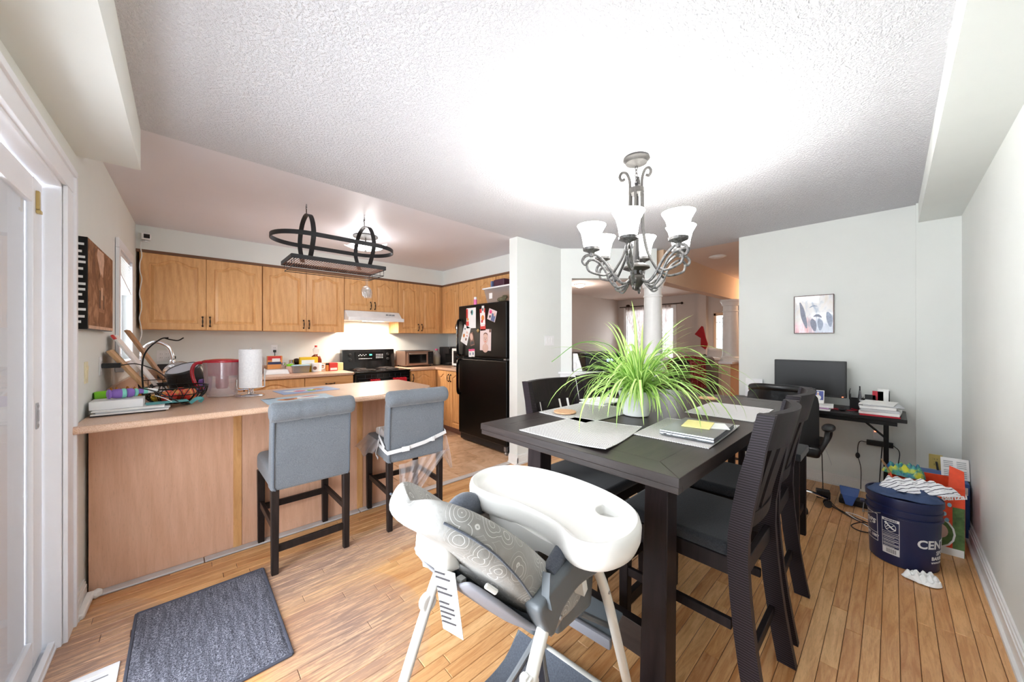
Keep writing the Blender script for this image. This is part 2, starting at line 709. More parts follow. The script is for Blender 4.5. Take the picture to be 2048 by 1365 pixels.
# ------------------------------------------------------------ ceilings
mb = MB().prism([(-0.7, -0.6), (4.55, -0.6), (4.55, 1.97), (4.22, 1.99), (3.37, 2.78), (2.60, 2.80), (-0.7, 2.67)], HC, HC + 0.1)
struct('ceiling', mb, M['ceiling_popcorn'], smooth=False)
mb = MB().prism([(-0.7, 2.67), (2.60, 2.80), (3.37, 2.78), (3.45, 5.4), (-0.7, 5.4)], HC, HC + 0.1)
struct('ceiling', mb, M['ceiling_smooth'], smooth=False)
plain('ceiling_hall', rgb(222, 203, 192), 0.7, var=0.02, scale=3, bump=0.3, bscale=90)
mb = MB().prism([(4.55, 1.0), (9.6, 1.0), (9.6, 5.4), (3.45, 5.4), (3.37, 2.78), (4.22, 1.99), (4.55, 1.97)], HC, HC + 0.1)
struct('ceiling', mb, M['ceiling_hall'], smooth=False)

# ------------------------------------------------------------ walls
wl = MB()
XW0, XW1 = -0.50, -0.39
for y0, y1, z0, z1 in ((-0.6, 0.30, 0, HC), (0.30, 2.468, 2.01, HC), (2.468, 3.83, 0, HC), (3.83, 4.49, 0, 1.17), (3.83, 4.49, 2.01, HC), (4.49, 5.4, 0, HC)):
    wl.box(XW0, y0, z0 - (0.05 if z0 == 0 else 0), XW1, y1, z1 + (0.05 if z1 == HC else 0))
struct('wall_left', wl.shear_left_wall(), M['wall_paint'], smooth=False)
struct('wall_right', MB().box(-0.7, -0.46, -0.05, 4.6, -0.36, HC + 0.05), M['wall_paint'])
struct('wall_far', MB().box(4.40, -0.14, -0.05, 4.52, 1.13, HC + 0.05).box(4.352, -0.38, -0.05, 4.52, -0.13, HC + 0.05), M['wall_paint'])
struct('wall_near', MB().box(-0.75, -0.7, -0.05, -0.65, -0.3, HC), M['wall_paint'])
ca, sa = math.sin(YAW), -math.cos(YAW)           # direction of the diagonal wall
def dg(s, off=0.0):
    """point s along the diagonal wall from its corner, off to its rear"""
    return (3.343 + ca * s - sa * off, 2.73 + sa * s + ca * off)
mb = MB().prism([(2.612, 2.73), (3.343, 2.73), dg(0.133), dg(0.133, 0.12), (3.40, 2.853), (2.612, 2.853)], -0.05, HC + 0.05)
struct('wall_middle', mb, M['wall_paint'], smooth=False)
mb = MB().prism([dg(0.133), dg(1.16), dg(1.16, 0.12), dg(0.133, 0.12)], 2.08, HC + 0.05)
struct('trim_2', mb, M['wall_paint'], smooth=False, label='pale header over the wide opening')
mb = MB().prism([dg(0.133), dg(1.12), dg(1.12, 0.12), dg(0.133, 0.12)], -0.05, 0.925)
struct('wall_low', mb, M['wall_paint'], smooth=False)
mb = MB().prism([dg(-0.035, -0.035), dg(1.2, -0.035), dg(1.2, 0.16), dg(0.10, 0.16), dg(0.10, 0.0), dg(-0.035, -0.005)], 0.925, 0.952, 0.006)
mb.prism([dg(-0.01, -0.018), dg(1.17, -0.018), dg(1.17, 0.0), dg(-0.01, 0.0)], 0.885, 0.925, 0.004)
struct('trim_3', mb, M['white_gloss'], label='white cap on the low wall in the opening')
mb = MB().box(4.30, 1.905, 2.05, 9.0, 2.045, HC + 0.05)
struct('trim_4', mb, M['wall_hall'], smooth=False, label='beam between the two white columns')
struct('wall_back', MB().box(-0.6, 5.25, -0.05, 3.45, 5.36, HC + 0.05), M['wall_paint'])
struct('wall_kitchen', MB().box(3.36, 2.853, -0.05, 3.45, 5.3, HC + 0.05), M['wall_paint'])
struct('trim_5', MB().box(-0.345, 4.925, 2.205, 3.06, 5.26, HC + 0.02).box(3.06, 2.85, 2.205, 3.37, 5.26, HC + 0.02), M['wall_paint'], smooth=False, label='bulkhead over the wall cabinets')
struct('trim_6', MB().box(-0.46, -0.4, 2.227, -0.166, 2.70, HC + 0.02), M['wall_paint'], smooth=False, label='boxed soffit over the patio door')
struct('trim_7', MB().box(-0.7, -0.37, 2.282, 4.40, -0.142, HC + 0.02), M['wall_paint'], smooth=False, label='boxed beam along the wall with the desk corner')
struct('wall_living', MB().box(3.45, 5.25, -0.05, 9.2, 5.36, HC + 0.05), M['wall_living'])
mb = MB()
for y0, y1, z0, z1 in ((1.0, 2.50, -0.05, HC), (2.50, 2.76, -0.05, 0.95), (2.50, 2.76, 1.90, HC), (2.76, 3.68, -0.05, HC), (3.68, 5.02, -0.05, 0.85), (3.68, 5.02, 2.17, HC), (5.02, 5.4, -0.05, HC)):
    mb.box(8.95, y0, z0, 9.07, y1, z1 + 0.02)
mb.box(8.80, 2.92, -0.05, 8.95, 3.10, HC)
struct('wall_front', mb, M['wall_living'], smooth=False)
struct('wall_hall', MB().box(4.52, 1.02, -0.05, 9.2, 1.12, HC + 0.05), M['wall_living'])
mb = MB().box(6.9, 1.90, -0.05, 9.0, 2.04, 0.92)
struct('wall_low', mb, M['wall_hall'])
struct('trim_8', MB().box(6.86, 1.86, 0.92, 9.0, 2.08, 0.955, 0.006), M['white_gloss'], label='pale cap on the low wall under the far column')

# columns
def column(x, y, z0, z1, r):
    p = [(r * 1.30, 0), (r * 1.30, 0.035), (r * 1.18, 0.045), (r * 1.22, 0.06), (r * 1.05, 0.085), (r, 0.10)]
    h = z1 - z0
    p += [(r * 0.985, h * 0.4), (r * 0.9, h * 0.80), (r * 0.98, h * 0.805), (r * 0.98, h * 0.82), (r * 0.9, h * 0.825), (r * 0.9, h * 0.9), (r * 1.05, h * 0.905), (r * 1.08, h * 0.93), (r * 1.22, h * 0.965), (r * 1.28, h * 0.97), (r * 1.28, h)]
    o = MB().lathe(p, (x, y, z0), 32).build('column', M['white_trim'], angle=0.5)
    return tag(o, kind='structure')
column(4.235, 2.01, 0.952, 2.08, 0.112)['label'] = 'white round column on the low wall behind the plant'
column(7.15, 1.97, 0.955, 2.05, 0.125)['label'] = 'far round column beside the desk wall'

# baseboards
def base_prof(mb, pts, h=0.1, t=0.016):
    for (a, b, nx, ny) in pts:
        for z0, z1, tt in ((0.0, h * 0.72, t), (h * 0.72, h * 0.88, t * 0.75), (h * 0.88, h, t * 0.45), (0, 0.018, t * 1.7)):
            x0, x1 = sorted((a[0], b[0])); y0, y1 = sorted((a[1], b[1]))
            if nx: x0, x1 = sorted((a[0], a[0] + nx * tt))
            if ny: y0, y1 = sorted((a[1], a[1] + ny * tt))
            mb.box(x0, y0, z0, x1, y1, z1)
    return mb
struct('baseboard_right', base_prof(MB(), [((-0.6, -0.36), (4.352, -0.36), 0, 1)], 0.105, 0.018), M['white_trim'], smooth=False)
struct('baseboard_far', base_prof(MB(), [((4.40, -0.13), (4.40, 1.13), -1, 0), ((4.352, -0.36), (4.352, -0.13), -1, 0)]), M['white_trim'], smooth=False)
struct('baseboard_middle', base_prof(MB(), [((2.612, 2.714), (2.612, 2.853), -1, 0), ((2.597, 2.73), (3.343, 2.73), 0, -1)]), M['white_trim'], smooth=False)
struct('baseboard_left', base_prof(MB(), [((-0.39, 2.61), (-0.39, 2.83), 1, 0)], 0.1, 0.014).shear_left_wall(), M['white_trim'], smooth=False)
struct('trim_9', MB().bar((-0.362, 2.62, 0.012), (-0.35, 2.80, 0.03), 0.03, 0.03, 0.006).bar((-0.345, 2.785, 0.02), (-0.315, 2.815, 0.02), 0.035, 0.04, 0.01), M['white_trim'], label='loose quarter round moulding at the end of the peninsula')

# ------------------------------------------------------------ sliding patio door
plain('vinyl_white', rgb(240, 242, 247), 0.35, var=0.008)
clear('pane_glass', (0.97, 0.985, 1, 1), 0.10)
plain('brass_old', rgb(196, 172, 110), 0.4, 0.5)
plain('steel', rgb(170, 172, 176), 0.35, 0.8)
d = MB()
for yy in ((2.468, 2.603), (0.165, 0.30)):
    d.box(-0.395, yy[0], 0, -0.372, yy[1], 2.009, 0.004)
    e = yy[1] - 0.03 if yy[0] > 1 else yy[0]
    d.box(-0.385, e, 0, -0.362, e + 0.03, 2.084, 0.006)
d.box(-0.395, 0.165, 2.01, -0.3715, 2.6035, 2.11, 0.004).box(-0.385, 0.165, 2.085, -0.362, 2.603, 2.115, 0.006)
d.box(-0.56, 2.452, 0, -0.388, 2.475, 2.02, 0.003).box(-0.56, 0.29, 0, -0.388, 0.315, 2.02, 0.003).box(-0.56, 0.3, 1.995, -0.388, 2.47, 2.02, 0.003)
d.box(-0.57, 0.3, 0.0, -0.40, 2.46, 0.012, 0.003).box(-0.425, 0.3, 0.01, -0.405, 2.46, 0.035, 0.003).box(-0.485, 0.3, 0.01, -0.475, 2.46, 0.03, 0.002).box(-0.535, 0.3, 0.01, -0.525, 2.46, 0.03, 0.002)
d.box(-0.485, 2.02, 0.02, -0.458, 2.322, 1.985, 0.006).box(-0.457, 2.325, 0.02, -0.4535, 2.33, 1.985)
door = struct('door_1', d, M['vinyl_white'])
def slider(xc, y0, y1, t=0.035, stile=0.115):
    m = MB()
    for a, b in ((y0, y0 + stile), (y1 - stile, y1)):
        m.box(xc - t / 2, a, 0.02, xc + t / 2, b, 1.985, 0.006)
    m.box(xc - t / 2 + 0.002, y0 + stile, 0.02, xc + t / 2 - 0.002, y1 - stile, 0.13, 0.006).box(xc - t / 2 + 0.002, y0 + stile, 1.88, xc + t / 2 - 0.002, y1 - stile, 1.985, 0.006)
    p = m.build('sliding_panel', M['vinyl_white'], door)
    MB().box(xc - 0.004, y0 + stile - 0.01, 0.125, xc + 0.004, y1 - stile + 0.01, 1.885).build('pane', M['pane_glass'], p)
    return p
s1 = slider(-0.455, 1.10, 2.445)
slider(-0.515, 0.32, 1.42)
MB().box(-0.4375, 2.352, 0.97, -0.4335, 2.378, 1.075, 0.0015).box(-0.434, 2.358, 1.0, -0.431, 2.372, 1.045, 0.001).cyl((-0.434, 2.365, 1.062), 0.006, 0.003, 10, (1, 0, 0)).cyl((-0.434, 2.365, 0.983), 0.006, 0.003, 10, (1, 0, 0)).build('lock_plate', M['steel'], s1, label='steel lock strike plate')
MB().box(-0.4375, 2.352, 1.86, -0.428, 2.372, 1.935, 0.002).box(-0.437, 2.35, 1.845, -0.424, 2.378, 1.858, 0.002).build('top_latch', M['brass_old'], s1, label='old brass latch near the top of the stile')
tag(MB().box(-0.62, -0.2, -0.14, -0.57, 2.9, -0.02).build('trim_10', M['strip_metal']), kind='structure')

# ------------------------------------------------------------ kitchen window with a raised blind
w = MB()
XF = -0.388
w.box(XF, 3.78, 1.176, XF + 0.02, 3.845, 1.999, 0.004).box(XF, 4.475, 1.176, XF + 0.02, 4.54, 1.999, 0.004).box(XF, 3.78, 2.0, XF + 0.02, 4.54, 2.07, 0.004).box(XF, 3.76, 1.10, XF + 0.045, 4.56, 1.175, 0.006)
w.box(-0.50, 3.83, 1.17, -0.4305, 3.875, 2.01, 0.003).box(-0.50, 4.445, 1.17, -0.4305, 4.49, 2.01, 0.003).box(-0.50, 3.83, 1.17, -0.43, 4.49, 1.215, 0.003).box(-0.50, 3.83, 1.965, -0.43, 4.49, 2.01, 0.003).box(-0.485, 4.14, 1.2, -0.445, 4.18, 1.98, 0.003)
win = struct('window_1', w.shear_left_wall(), M['vinyl_white'])
MB().box(-0.468, 3.86, 1.2, -0.462, 4.46, 1.98).shear_left_wall().build('pane', M['pane_glass'], win)
bl = thing('window_blind', 'white slatted blind bunched up at the top of the kitchen window', 'blind', (-0.36, 4.16, 1.80))
def lw(mb): return mb.shear_left_wall()
lw(MB().box(-0.425, 3.85, 1.975, -0.385, 4.47, 2.008, 0.003)).build('head_rail', M['white_gloss'], bl, True)
slat_me = None
for k in range(9):
    zz = 1.962 - k * 0.014
    tl = 0.10 * k / 8.0
    m = MB()
    m.hexa([(-0.425, 3.86, zz), (-0.378, 3.86, zz), (-0.378, 4.46, zz - tl), (-0.425, 4.46, zz - tl), (-0.425, 3.86, zz + 0.003), (-0.378, 3.86, zz + 0.003), (-0.378, 4.46, zz + 0.003 - tl), (-0.425, 4.46, zz + 0.003 - tl)])
    lw(m).build('slat', M['white_trim'], bl, True)
lw(MB().hexa([(-0.43, 3.86, 1.822), (-0.374, 3.86, 1.822), (-0.374, 4.46, 1.712), (-0.43, 4.46, 1.712), (-0.43, 3.86, 1.838), (-0.374, 3.86, 1.838), (-0.374, 4.46, 1.728), (-0.43, 4.46, 1.728)], 0.003)).build('bottom_rail', M['white_gloss'], bl, True)

# living room window, sidelight
w = MB()
for a, b in ((3.64, 3.72), (4.98, 5.06)):
    w.box(8.92, a, 0.861, 8.95, b, 2.129, 0.004)
w.box(8.92, 3.64, 2.13, 8.95, 5.06, 2.21, 0.004).box(8.90, 3.62, 0.80, 8.95, 5.08, 0.86, 0.006)
w.box(8.97, 3.68, 0.85, 9.03, 3.73, 2.17).box(8.97, 4.97, 0.85, 9.03, 5.02, 2.17).box(8.97, 4.32, 0.85, 9.03, 4.38, 2.17).box(8.97, 3.68, 0.85, 9.03, 5.02, 0.90).box(8.97, 3.68, 2.12, 9.03, 5.02, 2.17)
w2 = struct('window_2', w, M['white_trim'])
for a, b in ((3.73, 4.32), (4.38, 4.97)):
    m = MB()
    for k in range(1, 3):
        m.box(8.985, a + (b - a) * k / 3 - 0.006, 0.9, 8.995, a + (b - a) * k / 3 + 0.006, 2.12)
    for k in range(1, 4):
        m.box(8.985, a, 0.9 + 1.22 * k / 4 - 0.006, 8.995, b, 0.9 + 1.22 * k / 4 + 0.006)
    m.build('muntin', M['white_gloss'], w2)
    MB().box(8.998, a - 0.01, 0.89, 9.003, b + 0.01, 2.13).build('pane', M['pane_glass'], w2)
w = MB()
w.box(8.93, 2.44, 0.92, 8.95, 2.51, 1.95, 0.004).box(8.93, 2.75, 0.92, 8.95, 2.80, 1.95, 0.004).box(8.93, 2.44, 1.89, 8.95, 2.80, 1.96, 0.004).box(8.93, 2.44, 0.90, 8.95, 2.80, 0.96, 0.004)
plain('came_lead', rgb(90, 90, 98), 0.5, 0.6)
w3 = struct('window_3', w, M['wall_hall'])
glow('leaded_glass', (0.96, 0.98, 1, 1), 0.0)
MB().box(9.0, 2.49, 0.94, 9.006, 2.77, 1.91).build('pane', M['pane_glass'], w3)
m = MB()
cy = 2.63
m.tube([(8.995, cy, 1.0), (8.995, cy, 1.86)], 0.006, 6).tube([(8.995, 2.5, 1.36), (8.995, 2.76, 1.36)], 0.006, 6).tube([(8.995, 2.5, 1.74), (8.995, 2.76, 1.74)], 0.006, 6)
m.tube([(8.995, cy, 1.84), (8.995, cy + 0.07, 1.74), (8.995, cy, 1.64), (8.995, cy - 0.07, 1.74)], 0.006, 6, closed=True)
m.tube([(8.995, cy, 1.16), (8.995, cy + 0.06, 1.05), (8.995, cy, 0.98), (8.995, cy - 0.06, 1.05)], 0.006, 6, closed=True)
m.build('lead_came', M['came_lead'], w3)
# ------------------------------------------------------------ kitchen: materials
OAK1, OAK2 = rgb(202, 146, 88), rgb(232, 182, 124)
wood('oak_upright', OAK1, OAK2, (7, 7, 0.8), 4.0, 0.42)
wood('oak_lying', OAK1, OAK2, (0.8, 7, 7), 4.0, 0.42)
wood('oak_panel', rgb(212, 164, 132), rgb(230, 186, 158), (9, 9, 0.7), 4.0, 0.45)
plain('oak_dark_trim', rgb(112, 76, 52), 0.5)
plain('toe_kick', rgb(150, 112, 96), 0.6)
def counter_mat():
    t = NT('counter_laminate')
    v = t.coord()
    f = t.noise(v, 220, 3, 0.7)
    g = t.noise(v, 12, 3)
    c = t.ramp(f, [(0.35, rgb(190, 150, 122)), (0.52, rgb(216, 182, 156)), (0.7, rgb(228, 198, 176))])
    t.color(t.mix(t.math('MULTIPLY', g, 0.35), c, rgb(206, 170, 144)))
    t.set(Roughness=0.3)
counter_mat()
plain('antique_metal', rgb(54, 42, 34), 0.4, 0.6)
plain('black_gloss', rgb(14, 13, 13), 0.16, coat=0.4)
plain('screen_black', rgb(10, 10, 12), 0.38)
plain('black_satin', rgb(22, 21, 21), 0.35)
plain('black_plastic', rgb(28, 28, 30), 0.5)
plain('black_pebbled', rgb(10, 10, 10), 0.3, bump=0.22, bscale=240)
plain('chrome', rgb(225, 226, 230), 0.08, 1.0, var=0.0)
plain('white_plastic', rgb(240, 240, 240), 0.4)
plain('ivory_plastic', rgb(232, 224, 190), 0.4)
plain('red_cloth', rgb(196, 22, 40), 0.9, bump=0.3)

# ------------------------------------------------------------ cabinet doors and handles
def arch_loop(x0, x1, z0, z1, rise, n=16):
    """closed loop: sill corners, then the arched top; rise is how far the middle lifts above the shoulders"""
    pts = [(x0, z0), (x1, z0), (x1, z1 - rise)]
    for k in range(1, n):
        t = k / n
        x = x1 + (x0 - x1) * t
        s = 0.0
        if 0.12 < t < 0.88:
            q = (t - 0.12) / 0.76
            s = math.sin(PI * q) ** 2 if False else 0.5 - 0.5 * math.cos(2 * PI * q)
            s = s ** 0.8
        pts.append((x, z1 - rise + rise * s))
    pts.append((x0, z1 - rise))
    return pts
def door_mesh(w, h, arch=True, t=0.02):
    """front is -y; origin at the lower corner, x to the width, z up"""
    st = min(0.062, w * 0.2)
    rise = min(0.05, w * 0.14) if arch else 0.0
    inner = arch_loop(st, w - st, st, h - st * 0.75, rise)
    def outer_of(p):
        x, z = p
        if z <= st + 1e-6:
            return (0 if x < w / 2 else w, 0)
        if abs(x - st) < 1e-6 and z < h - st * 0.75 - rise + 1e-6 and p != inner[-1]:
            return (0, z)
        return (x if st < x < w - st else (0 if x < w / 2 else w), h)
    outer = [outer_of(p) for p in inner]
    cx, cz = w / 2, h / 2
    def inset(d):
        out = []
        for x, z in inner:
            sx = (w - 2 * st - 2 * d) / (w - 2 * st)
            sz = (h - 1.75 * st - 2 * d) / (h - 1.75 * st)
            out.append((cx + (x - cx) * sx, (st + h - st * 0.75) / 2 + (z - (st + h - st * 0.75) / 2) * sz))
        return out
    loops = [[(x, 0.0, z) for x, z in outer],
             [(min(max(x, 0), w), -t + 0.002, min(max(z, 0), h)) for x, z in outer],
             [(0.002 + x * (w - 0.004) / w, -t, 0.002 + z * (h - 0.004) / h) for x, z in outer],
             [(x, -t, z) for x, z in inner],
             [(x, -t + 0.009, z) for x, z in inset(0.005)],
             [(x, -t + 0.010, z) for x, z in inset(0.012)],
             [(x, -t + 0.001, z) for x, z in inset(0.034)]]
    t_ = bmesh.new()
    V = [[t_.verts.new(p) for p in L] for L in loops]
    n = len(inner)
    for a, b in zip(V, V[1:]):
        for k in range(n):
            t_.faces.new([a[k], a[(k + 1) % n], b[(k + 1) % n], b[k]])
    t_.faces.new(V[-1])
    t_.faces.new(list(reversed(V[0])))
    mb = MB()
    bmesh.ops.remove_doubles(t_, verts=t_.verts[:], dist=1e-5)
    mb._join(t_)
    return mb
def handle_mesh():
    mb = MB()
    mb.tube(spline([(0, 0, -0.05), (0, -0.014, -0.044), (0, -0.028, -0.025), (0, -0.028, 0.025), (0, -0.014, 0.044), (0, 0, 0.05)], 5), 0.0045, 8)
    for z in (-0.046, 0.046):
        mb.sphere((0, -0.006, z), 0.0095, 1, 1, 1.1, 10, 8)
    mb.lathe([(0.004, -0.024), (0.0068, -0.01), (0.0068, 0.01), (0.004, 0.024)], (0, -0.028, 0), 10)
    return mb
HANDLE = handle_mesh().mesh('handle', M['antique_metal'])
def add_handle(parent, x, z, rot=0.0, y=-0.02):
    o = bpy.data.objects.new('handle', HANDLE)
    COL.objects.link(o)
    o.parent = parent
    o.location = (x, y, z)
    o.rotation_euler = (0, rot, 0)
    return o
def cab_door(cab, x, z, w, h, hx=None, hz=None, arch=True):
    o = door_mesh(w, h, arch).build('door', M['oak_upright'], cab, angle=0.35)
    o.location = (x, 0, z)
    if hx is not None:
        add_handle(o, hx, hz)
    return o
def cabinet(name, label, w, h, depth, doors, loc, rz=0.0, drawers=(), group=None, body=None):
    """front plane is local y=0, body behind it; doors: (x, z, w, h, handle_x or None, handle_z)"""
    c = thing(name, label, 'cabinet', loc, rz, group)
    MB().box(0, 0.0, 0, w, depth, h, 0.0015, 1).build('body', body or M['oak_upright'], c)
    for dd in doors:
        cab_door(c, *dd)
    for (x, z, ww, hh) in drawers:
        m = MB().box(x, -0.019, z, x + ww, 0, z + hh, 0.005, 2)
        o = m.build('drawer', M['oak_lying'], c)
        add_handle(o, x + ww / 2, z + hh / 2, PI / 2)
    return c

YF, ZB, ZT = 4.945, 1.437, 2.185
H = ZT - ZB
g = 0.003
def pair(w, h, hz=0.085, both=True):
    a = w / 2
    return [(g, g, a - 1.5 * g, h - 2 * g, a - 1.5 * g - 0.028, hz), (a + g / 2, g, a - 1.5 * g, h - 2 * g, 0.028, hz)]
cabinet('wall_cabinet', 'wide oak wall cabinet of two arched doors next to the kitchen window', 0.975, H, 0.30, pair(0.975, H), (-0.312, YF, ZB))
cabinet('wall_cabinet', 'oak wall cabinet of two arched doors ending beside the range hood, under the pot rack', 0.888, H, 0.30, pair(0.888, H), (0.666, YF, ZB))
HB = 0.455
cabinet('wall_cabinet', 'short oak wall cabinet directly above the white range hood', 0.742, HB, 0.30, pair(0.742, HB, 0.075), (1.557, YF, ZT - HB))
cabinet('wall_cabinet', 'narrow two door oak wall cabinet above the toaster oven', 0.70, H, 0.30, pair(0.70, H), (2.302, YF, ZB))
tag(MB().box(3.004, 4.944, ZB, 3.066, 5.25, ZT).build('corner_filler', M['oak_upright']), 'plain oak filler strip in the inner corner of the wall cabinets', 'cabinet')
XR = 3.065
cabinet('wall_cabinet', 'single door oak wall cabinet in the corner, close to the fridge top', 0.46, H, 0.29, [(g, g, 0.46 - 2 * g, H - 2 * g, 0.46 - 0.04, 0.09)], (XR, 4.925, ZB), -PI / 2)
cabinet('wall_cabinet', 'single door oak wall cabinet behind the fridge door edge', 0.44, H, 0.29, [(g, g, 0.44 - 2 * g, H - 2 * g, None, None)], (XR, 4.46, ZB), -PI / 2)
HF = 0.345
cabinet('wall_cabinet', 'short two door oak cabinet over the fridge behind the plastic tub', 0.98, HF, 0.29, [(g, g, 0.41, HF - 2 * g, None, None), (0.43, g, 0.50, HF - 2 * g, None, None)], (XR, 4.015, ZT - HF), -PI / 2)
o = MB().box(-0.335, 4.918, 2.183, 3.066, 4.96, 2.21, 0.003).box(3.038, 2.87, 2.183, 3.08, 4.96, 2.21, 0.003).build('trim_11', M['oak_dark_trim'])
tag(o, kind='structure')['label'] = 'dark wood strip along the top of the wall cabinets'

# base cabinets
ZC, CT = 0.893, 0.93
YB = 4.66
def base(name, label, w, doors, drawers, loc, rz=0.0, depth=0.58):
    c = cabinet(name, label, w, ZC - 0.1, depth, doors, loc, rz, drawers)
    MB().box(0.0, 0.06, -0.1, w, depth, 0.0).build('toe_kick', M['toe_kick'], c)
    return c
base('base_cabinet', 'oak base cabinet with two arched doors behind the paper towel roll', 1.20, [(g, g, 0.597, 0.785, 0.597 - 0.03, 0.70), (0.603, g, 0.594, 0.785, 0.03, 0.70)], (), (0.15 - 0.32, YB, 0.1))
c = base('base_cabinet', 'oak base cabinet with a drawer row just beside the black stove', 0.545, [(g, g, 0.539, 0.61, 0.50, 0.5)], [(g, 0.625, 0.539, 0.163)], (1.03, YB, 0.1))
base('base_cabinet', 'oak base cabinet with one arched door beyond the stove, under the toaster oven', 0.47, [(g + 0.01, g, 0.40, 0.785, 0.03, 0.69)], (), (2.345, YB, 0.1))
base('base_cabinet', 'two door oak base cabinet standing beside the fridge', 0.66, [(0.03, g, 0.335, 0.785, 0.335 - 0.025, 0.69), (0.37, g, 0.285, 0.785, 0.025, 0.69)], (), (2.79, 4.645, 0.1), -PI / 2, 0.56)
# cabinets along the window wall under the sink counter
base('base_cabinet', 'oak base cabinet under the kitchen window, hidden behind the peninsula', 1.15, [(g, g, 0.57, 0.785, None, None), (0.577, g, 0.57, 0.785, None, None)], (), (0.235, 3.48, 0.1), PI / 2, 0.56)

# worktops
def nose(mb, x0, y0, x1, y1):
    mb.box(x0, y0, ZC, x1, y1, CT, 0.014, 3)
    return mb
mb = MB().prism([(-0.340, 4.625), (1.577, 4.625), (1.577, 5.248), (-0.327, 5.248)], ZC, CT, 0.012, 3)
mb.prism([(-0.364, 3.453), (0.29, 3.453), (0.29, 4.63), (-0.340, 4.63)], ZC, CT - 0.0005, 0.012, 3)
mb.box(-0.335, 5.225, CT - 0.005, 1.577, 5.249, CT + 0.095, 0.005)
mb.hexa([(-0.364, 3.455, CT - 0.005), (-0.345, 3.455, CT - 0.005), (-0.308, 5.22, CT - 0.005), (-0.328, 5.22, CT - 0.005), (-0.364, 3.455, CT + 0.09), (-0.345, 3.455, CT + 0.09), (-0.308, 5.22, CT + 0.09), (-0.328, 5.22, CT + 0.09)], 0.004)
tag(mb.build('worktop', M['counter_laminate']), 'beige laminate worktop running from the window wall to the black stove', 'worktop')
mb = MB().prism([(2.338, 4.625), (2.74, 4.625), (2.755, 4.60), (2.755, 3.99), (3.358, 3.99), (3.358, 5.248), (2.338, 5.248)], ZC, CT, 0.012, 3)
mb.box(2.338, 5.225, CT - 0.005, 3.358, 5.249, CT + 0.095, 0.005).box(3.335, 3.99, CT - 0.005, 3.358, 5.24, CT + 0.095, 0.005)
tag(mb.build('worktop', M['counter_laminate']), 'beige corner worktop between the black stove and the fridge', 'worktop')

# peninsula: panelled base and its overhanging top
pn = thing('peninsula', 'oak panelled breakfast peninsula facing the two grey bar stools', 'counter', (0.4, 2.87, 0))
MB().box(-0.364, 2.875, 0.0, 1.27, 3.38, ZC - 0.001).build('body', M['oak_panel'], pn, True)
for x0, x1 in ((-0.366, 0.245), (0.262, 1.01), (1.027, 1.27)):
    MB().box(x0 + 0.001, 2.864, 0.004, x1 - 0.001, 2.876, ZC - 0.002, 0.002, 1).build('panel', M['oak_panel'], pn, True)
for x0 in (0.232, 0.997):
    MB().box(x0, 2.858, 0.004, x0 + 0.043, 2.868, ZC - 0.002, 0.003, 2).build('cover_strip', M['oak_upright'], pn, True)
pts = [(-0.383, 2.555)] + [(1.30, 2.555), (1.40, 2.58), (1.48, 2.64), (1.605, 2.795), (1.612, 2.84), (1.612, 3.42), (1.58, 3.45), (-0.3645, 3.45)]
tag(MB().prism(pts, ZC, CT, 0.014, 3).build('worktop', M['counter_laminate']), 'long beige peninsula worktop with a clipped corner, above the grey stools', 'worktop')

# ------------------------------------------------------------ stove
st = thing('stove', 'black electric coil stove with red towels on its oven rail', 'stove', (1.96, 4.62, 0))
X0, X1 = 1.585, 2.33
MB().box(X0, 4.63, 0.03, X1, 5.24, 0.905, 0.004).build('body', M['black_satin'], st, True)
MB().box(X0 - 0.003, 4.60, 0.905, X1 + 0.003, 5.12, 0.925, 0.006).build('cooktop', M['black_gloss'], st, True)
plain('drip_pan', rgb(120, 112, 108), 0.25, 0.8)
plain('coil', rgb(48, 42, 40), 0.5, 0.3)
for cx, cy, r in ((X0 + 0.19, 4.74, 0.10), (X0 + 0.19, 4.98, 0.075), (X1 - 0.2, 4.74, 0.075), (X1 - 0.2, 4.98, 0.10)):
    b = MB().lathe([(r * 0.2, 0.0), (r * 0.9, 0.0), (r * 1.12, 0.012), (r * 1.2, 0.012), (r * 1.2, 0.006)], (cx, cy, 0.924), 24).build('burner', M['drip_pan'], st, True)
    pts = [(cx + (r * 0.2 + r * 0.75 * k / 60) * math.cos(k * 0.42), cy + (r * 0.2 + r * 0.75 * k / 60) * math.sin(k * 0.42), 0.941) for k in range(61)]
    MB().tube(pts, 0.006, 6).build('coil', M['coil'], b, True)
bg = MB().hexa([(X0, 5.10, 0.92), (X1, 5.10, 0.92), (X1, 5.22, 0.92), (X0, 5.22, 0.92), (X0, 5.13, 1.20), (X1, 5.13, 1.20), (X1, 5.22, 1.20), (X0, 5.22, 1.20)], 0.01)
bg = bg.build('control_panel', M['black_gloss'], st, True)
plain('dial_silver', rgb(150, 152, 156), 0.3, 0.7)
for x in (X0 + 0.105, X1 - 0.105):
    for z in (1.055, 1.125):
        MB().lathe([(0.021, 0), (0.02, 0.014), (0.016, 0.02)], (x, 5.118 + (z - 1.05) * 0.1, z), 16, (0, -1, 0)).box(x - 0.003, 5.088, z - 0.016, x + 0.003, 5.10, z + 0.016).build('knob', M['black_plastic'], bg, True)
        MB().lathe([(0.028, 0), (0.028, 0.002), (0.022, 0.003)], (x, 5.12 + (z - 1.05) * 0.1, z), 20, (0, -1, 0)).build('dial_ring', M['dial_silver'], bg, True)
MB().box(X0 + 0.17, 5.112, 1.03, X1 - 0.17, 5.122, 1.165, 0.003).build('display_window', M['black_gloss'], bg, True)
glow('display_green', (0.1, 0.9, 0.6, 1), 1.2, (0.02, 0.2, 0.15, 1))
MB().box(1.955, 5.108, 1.112, 1.99, 5.112, 1.13).build('clock_display', M['display_green'], bg, True)
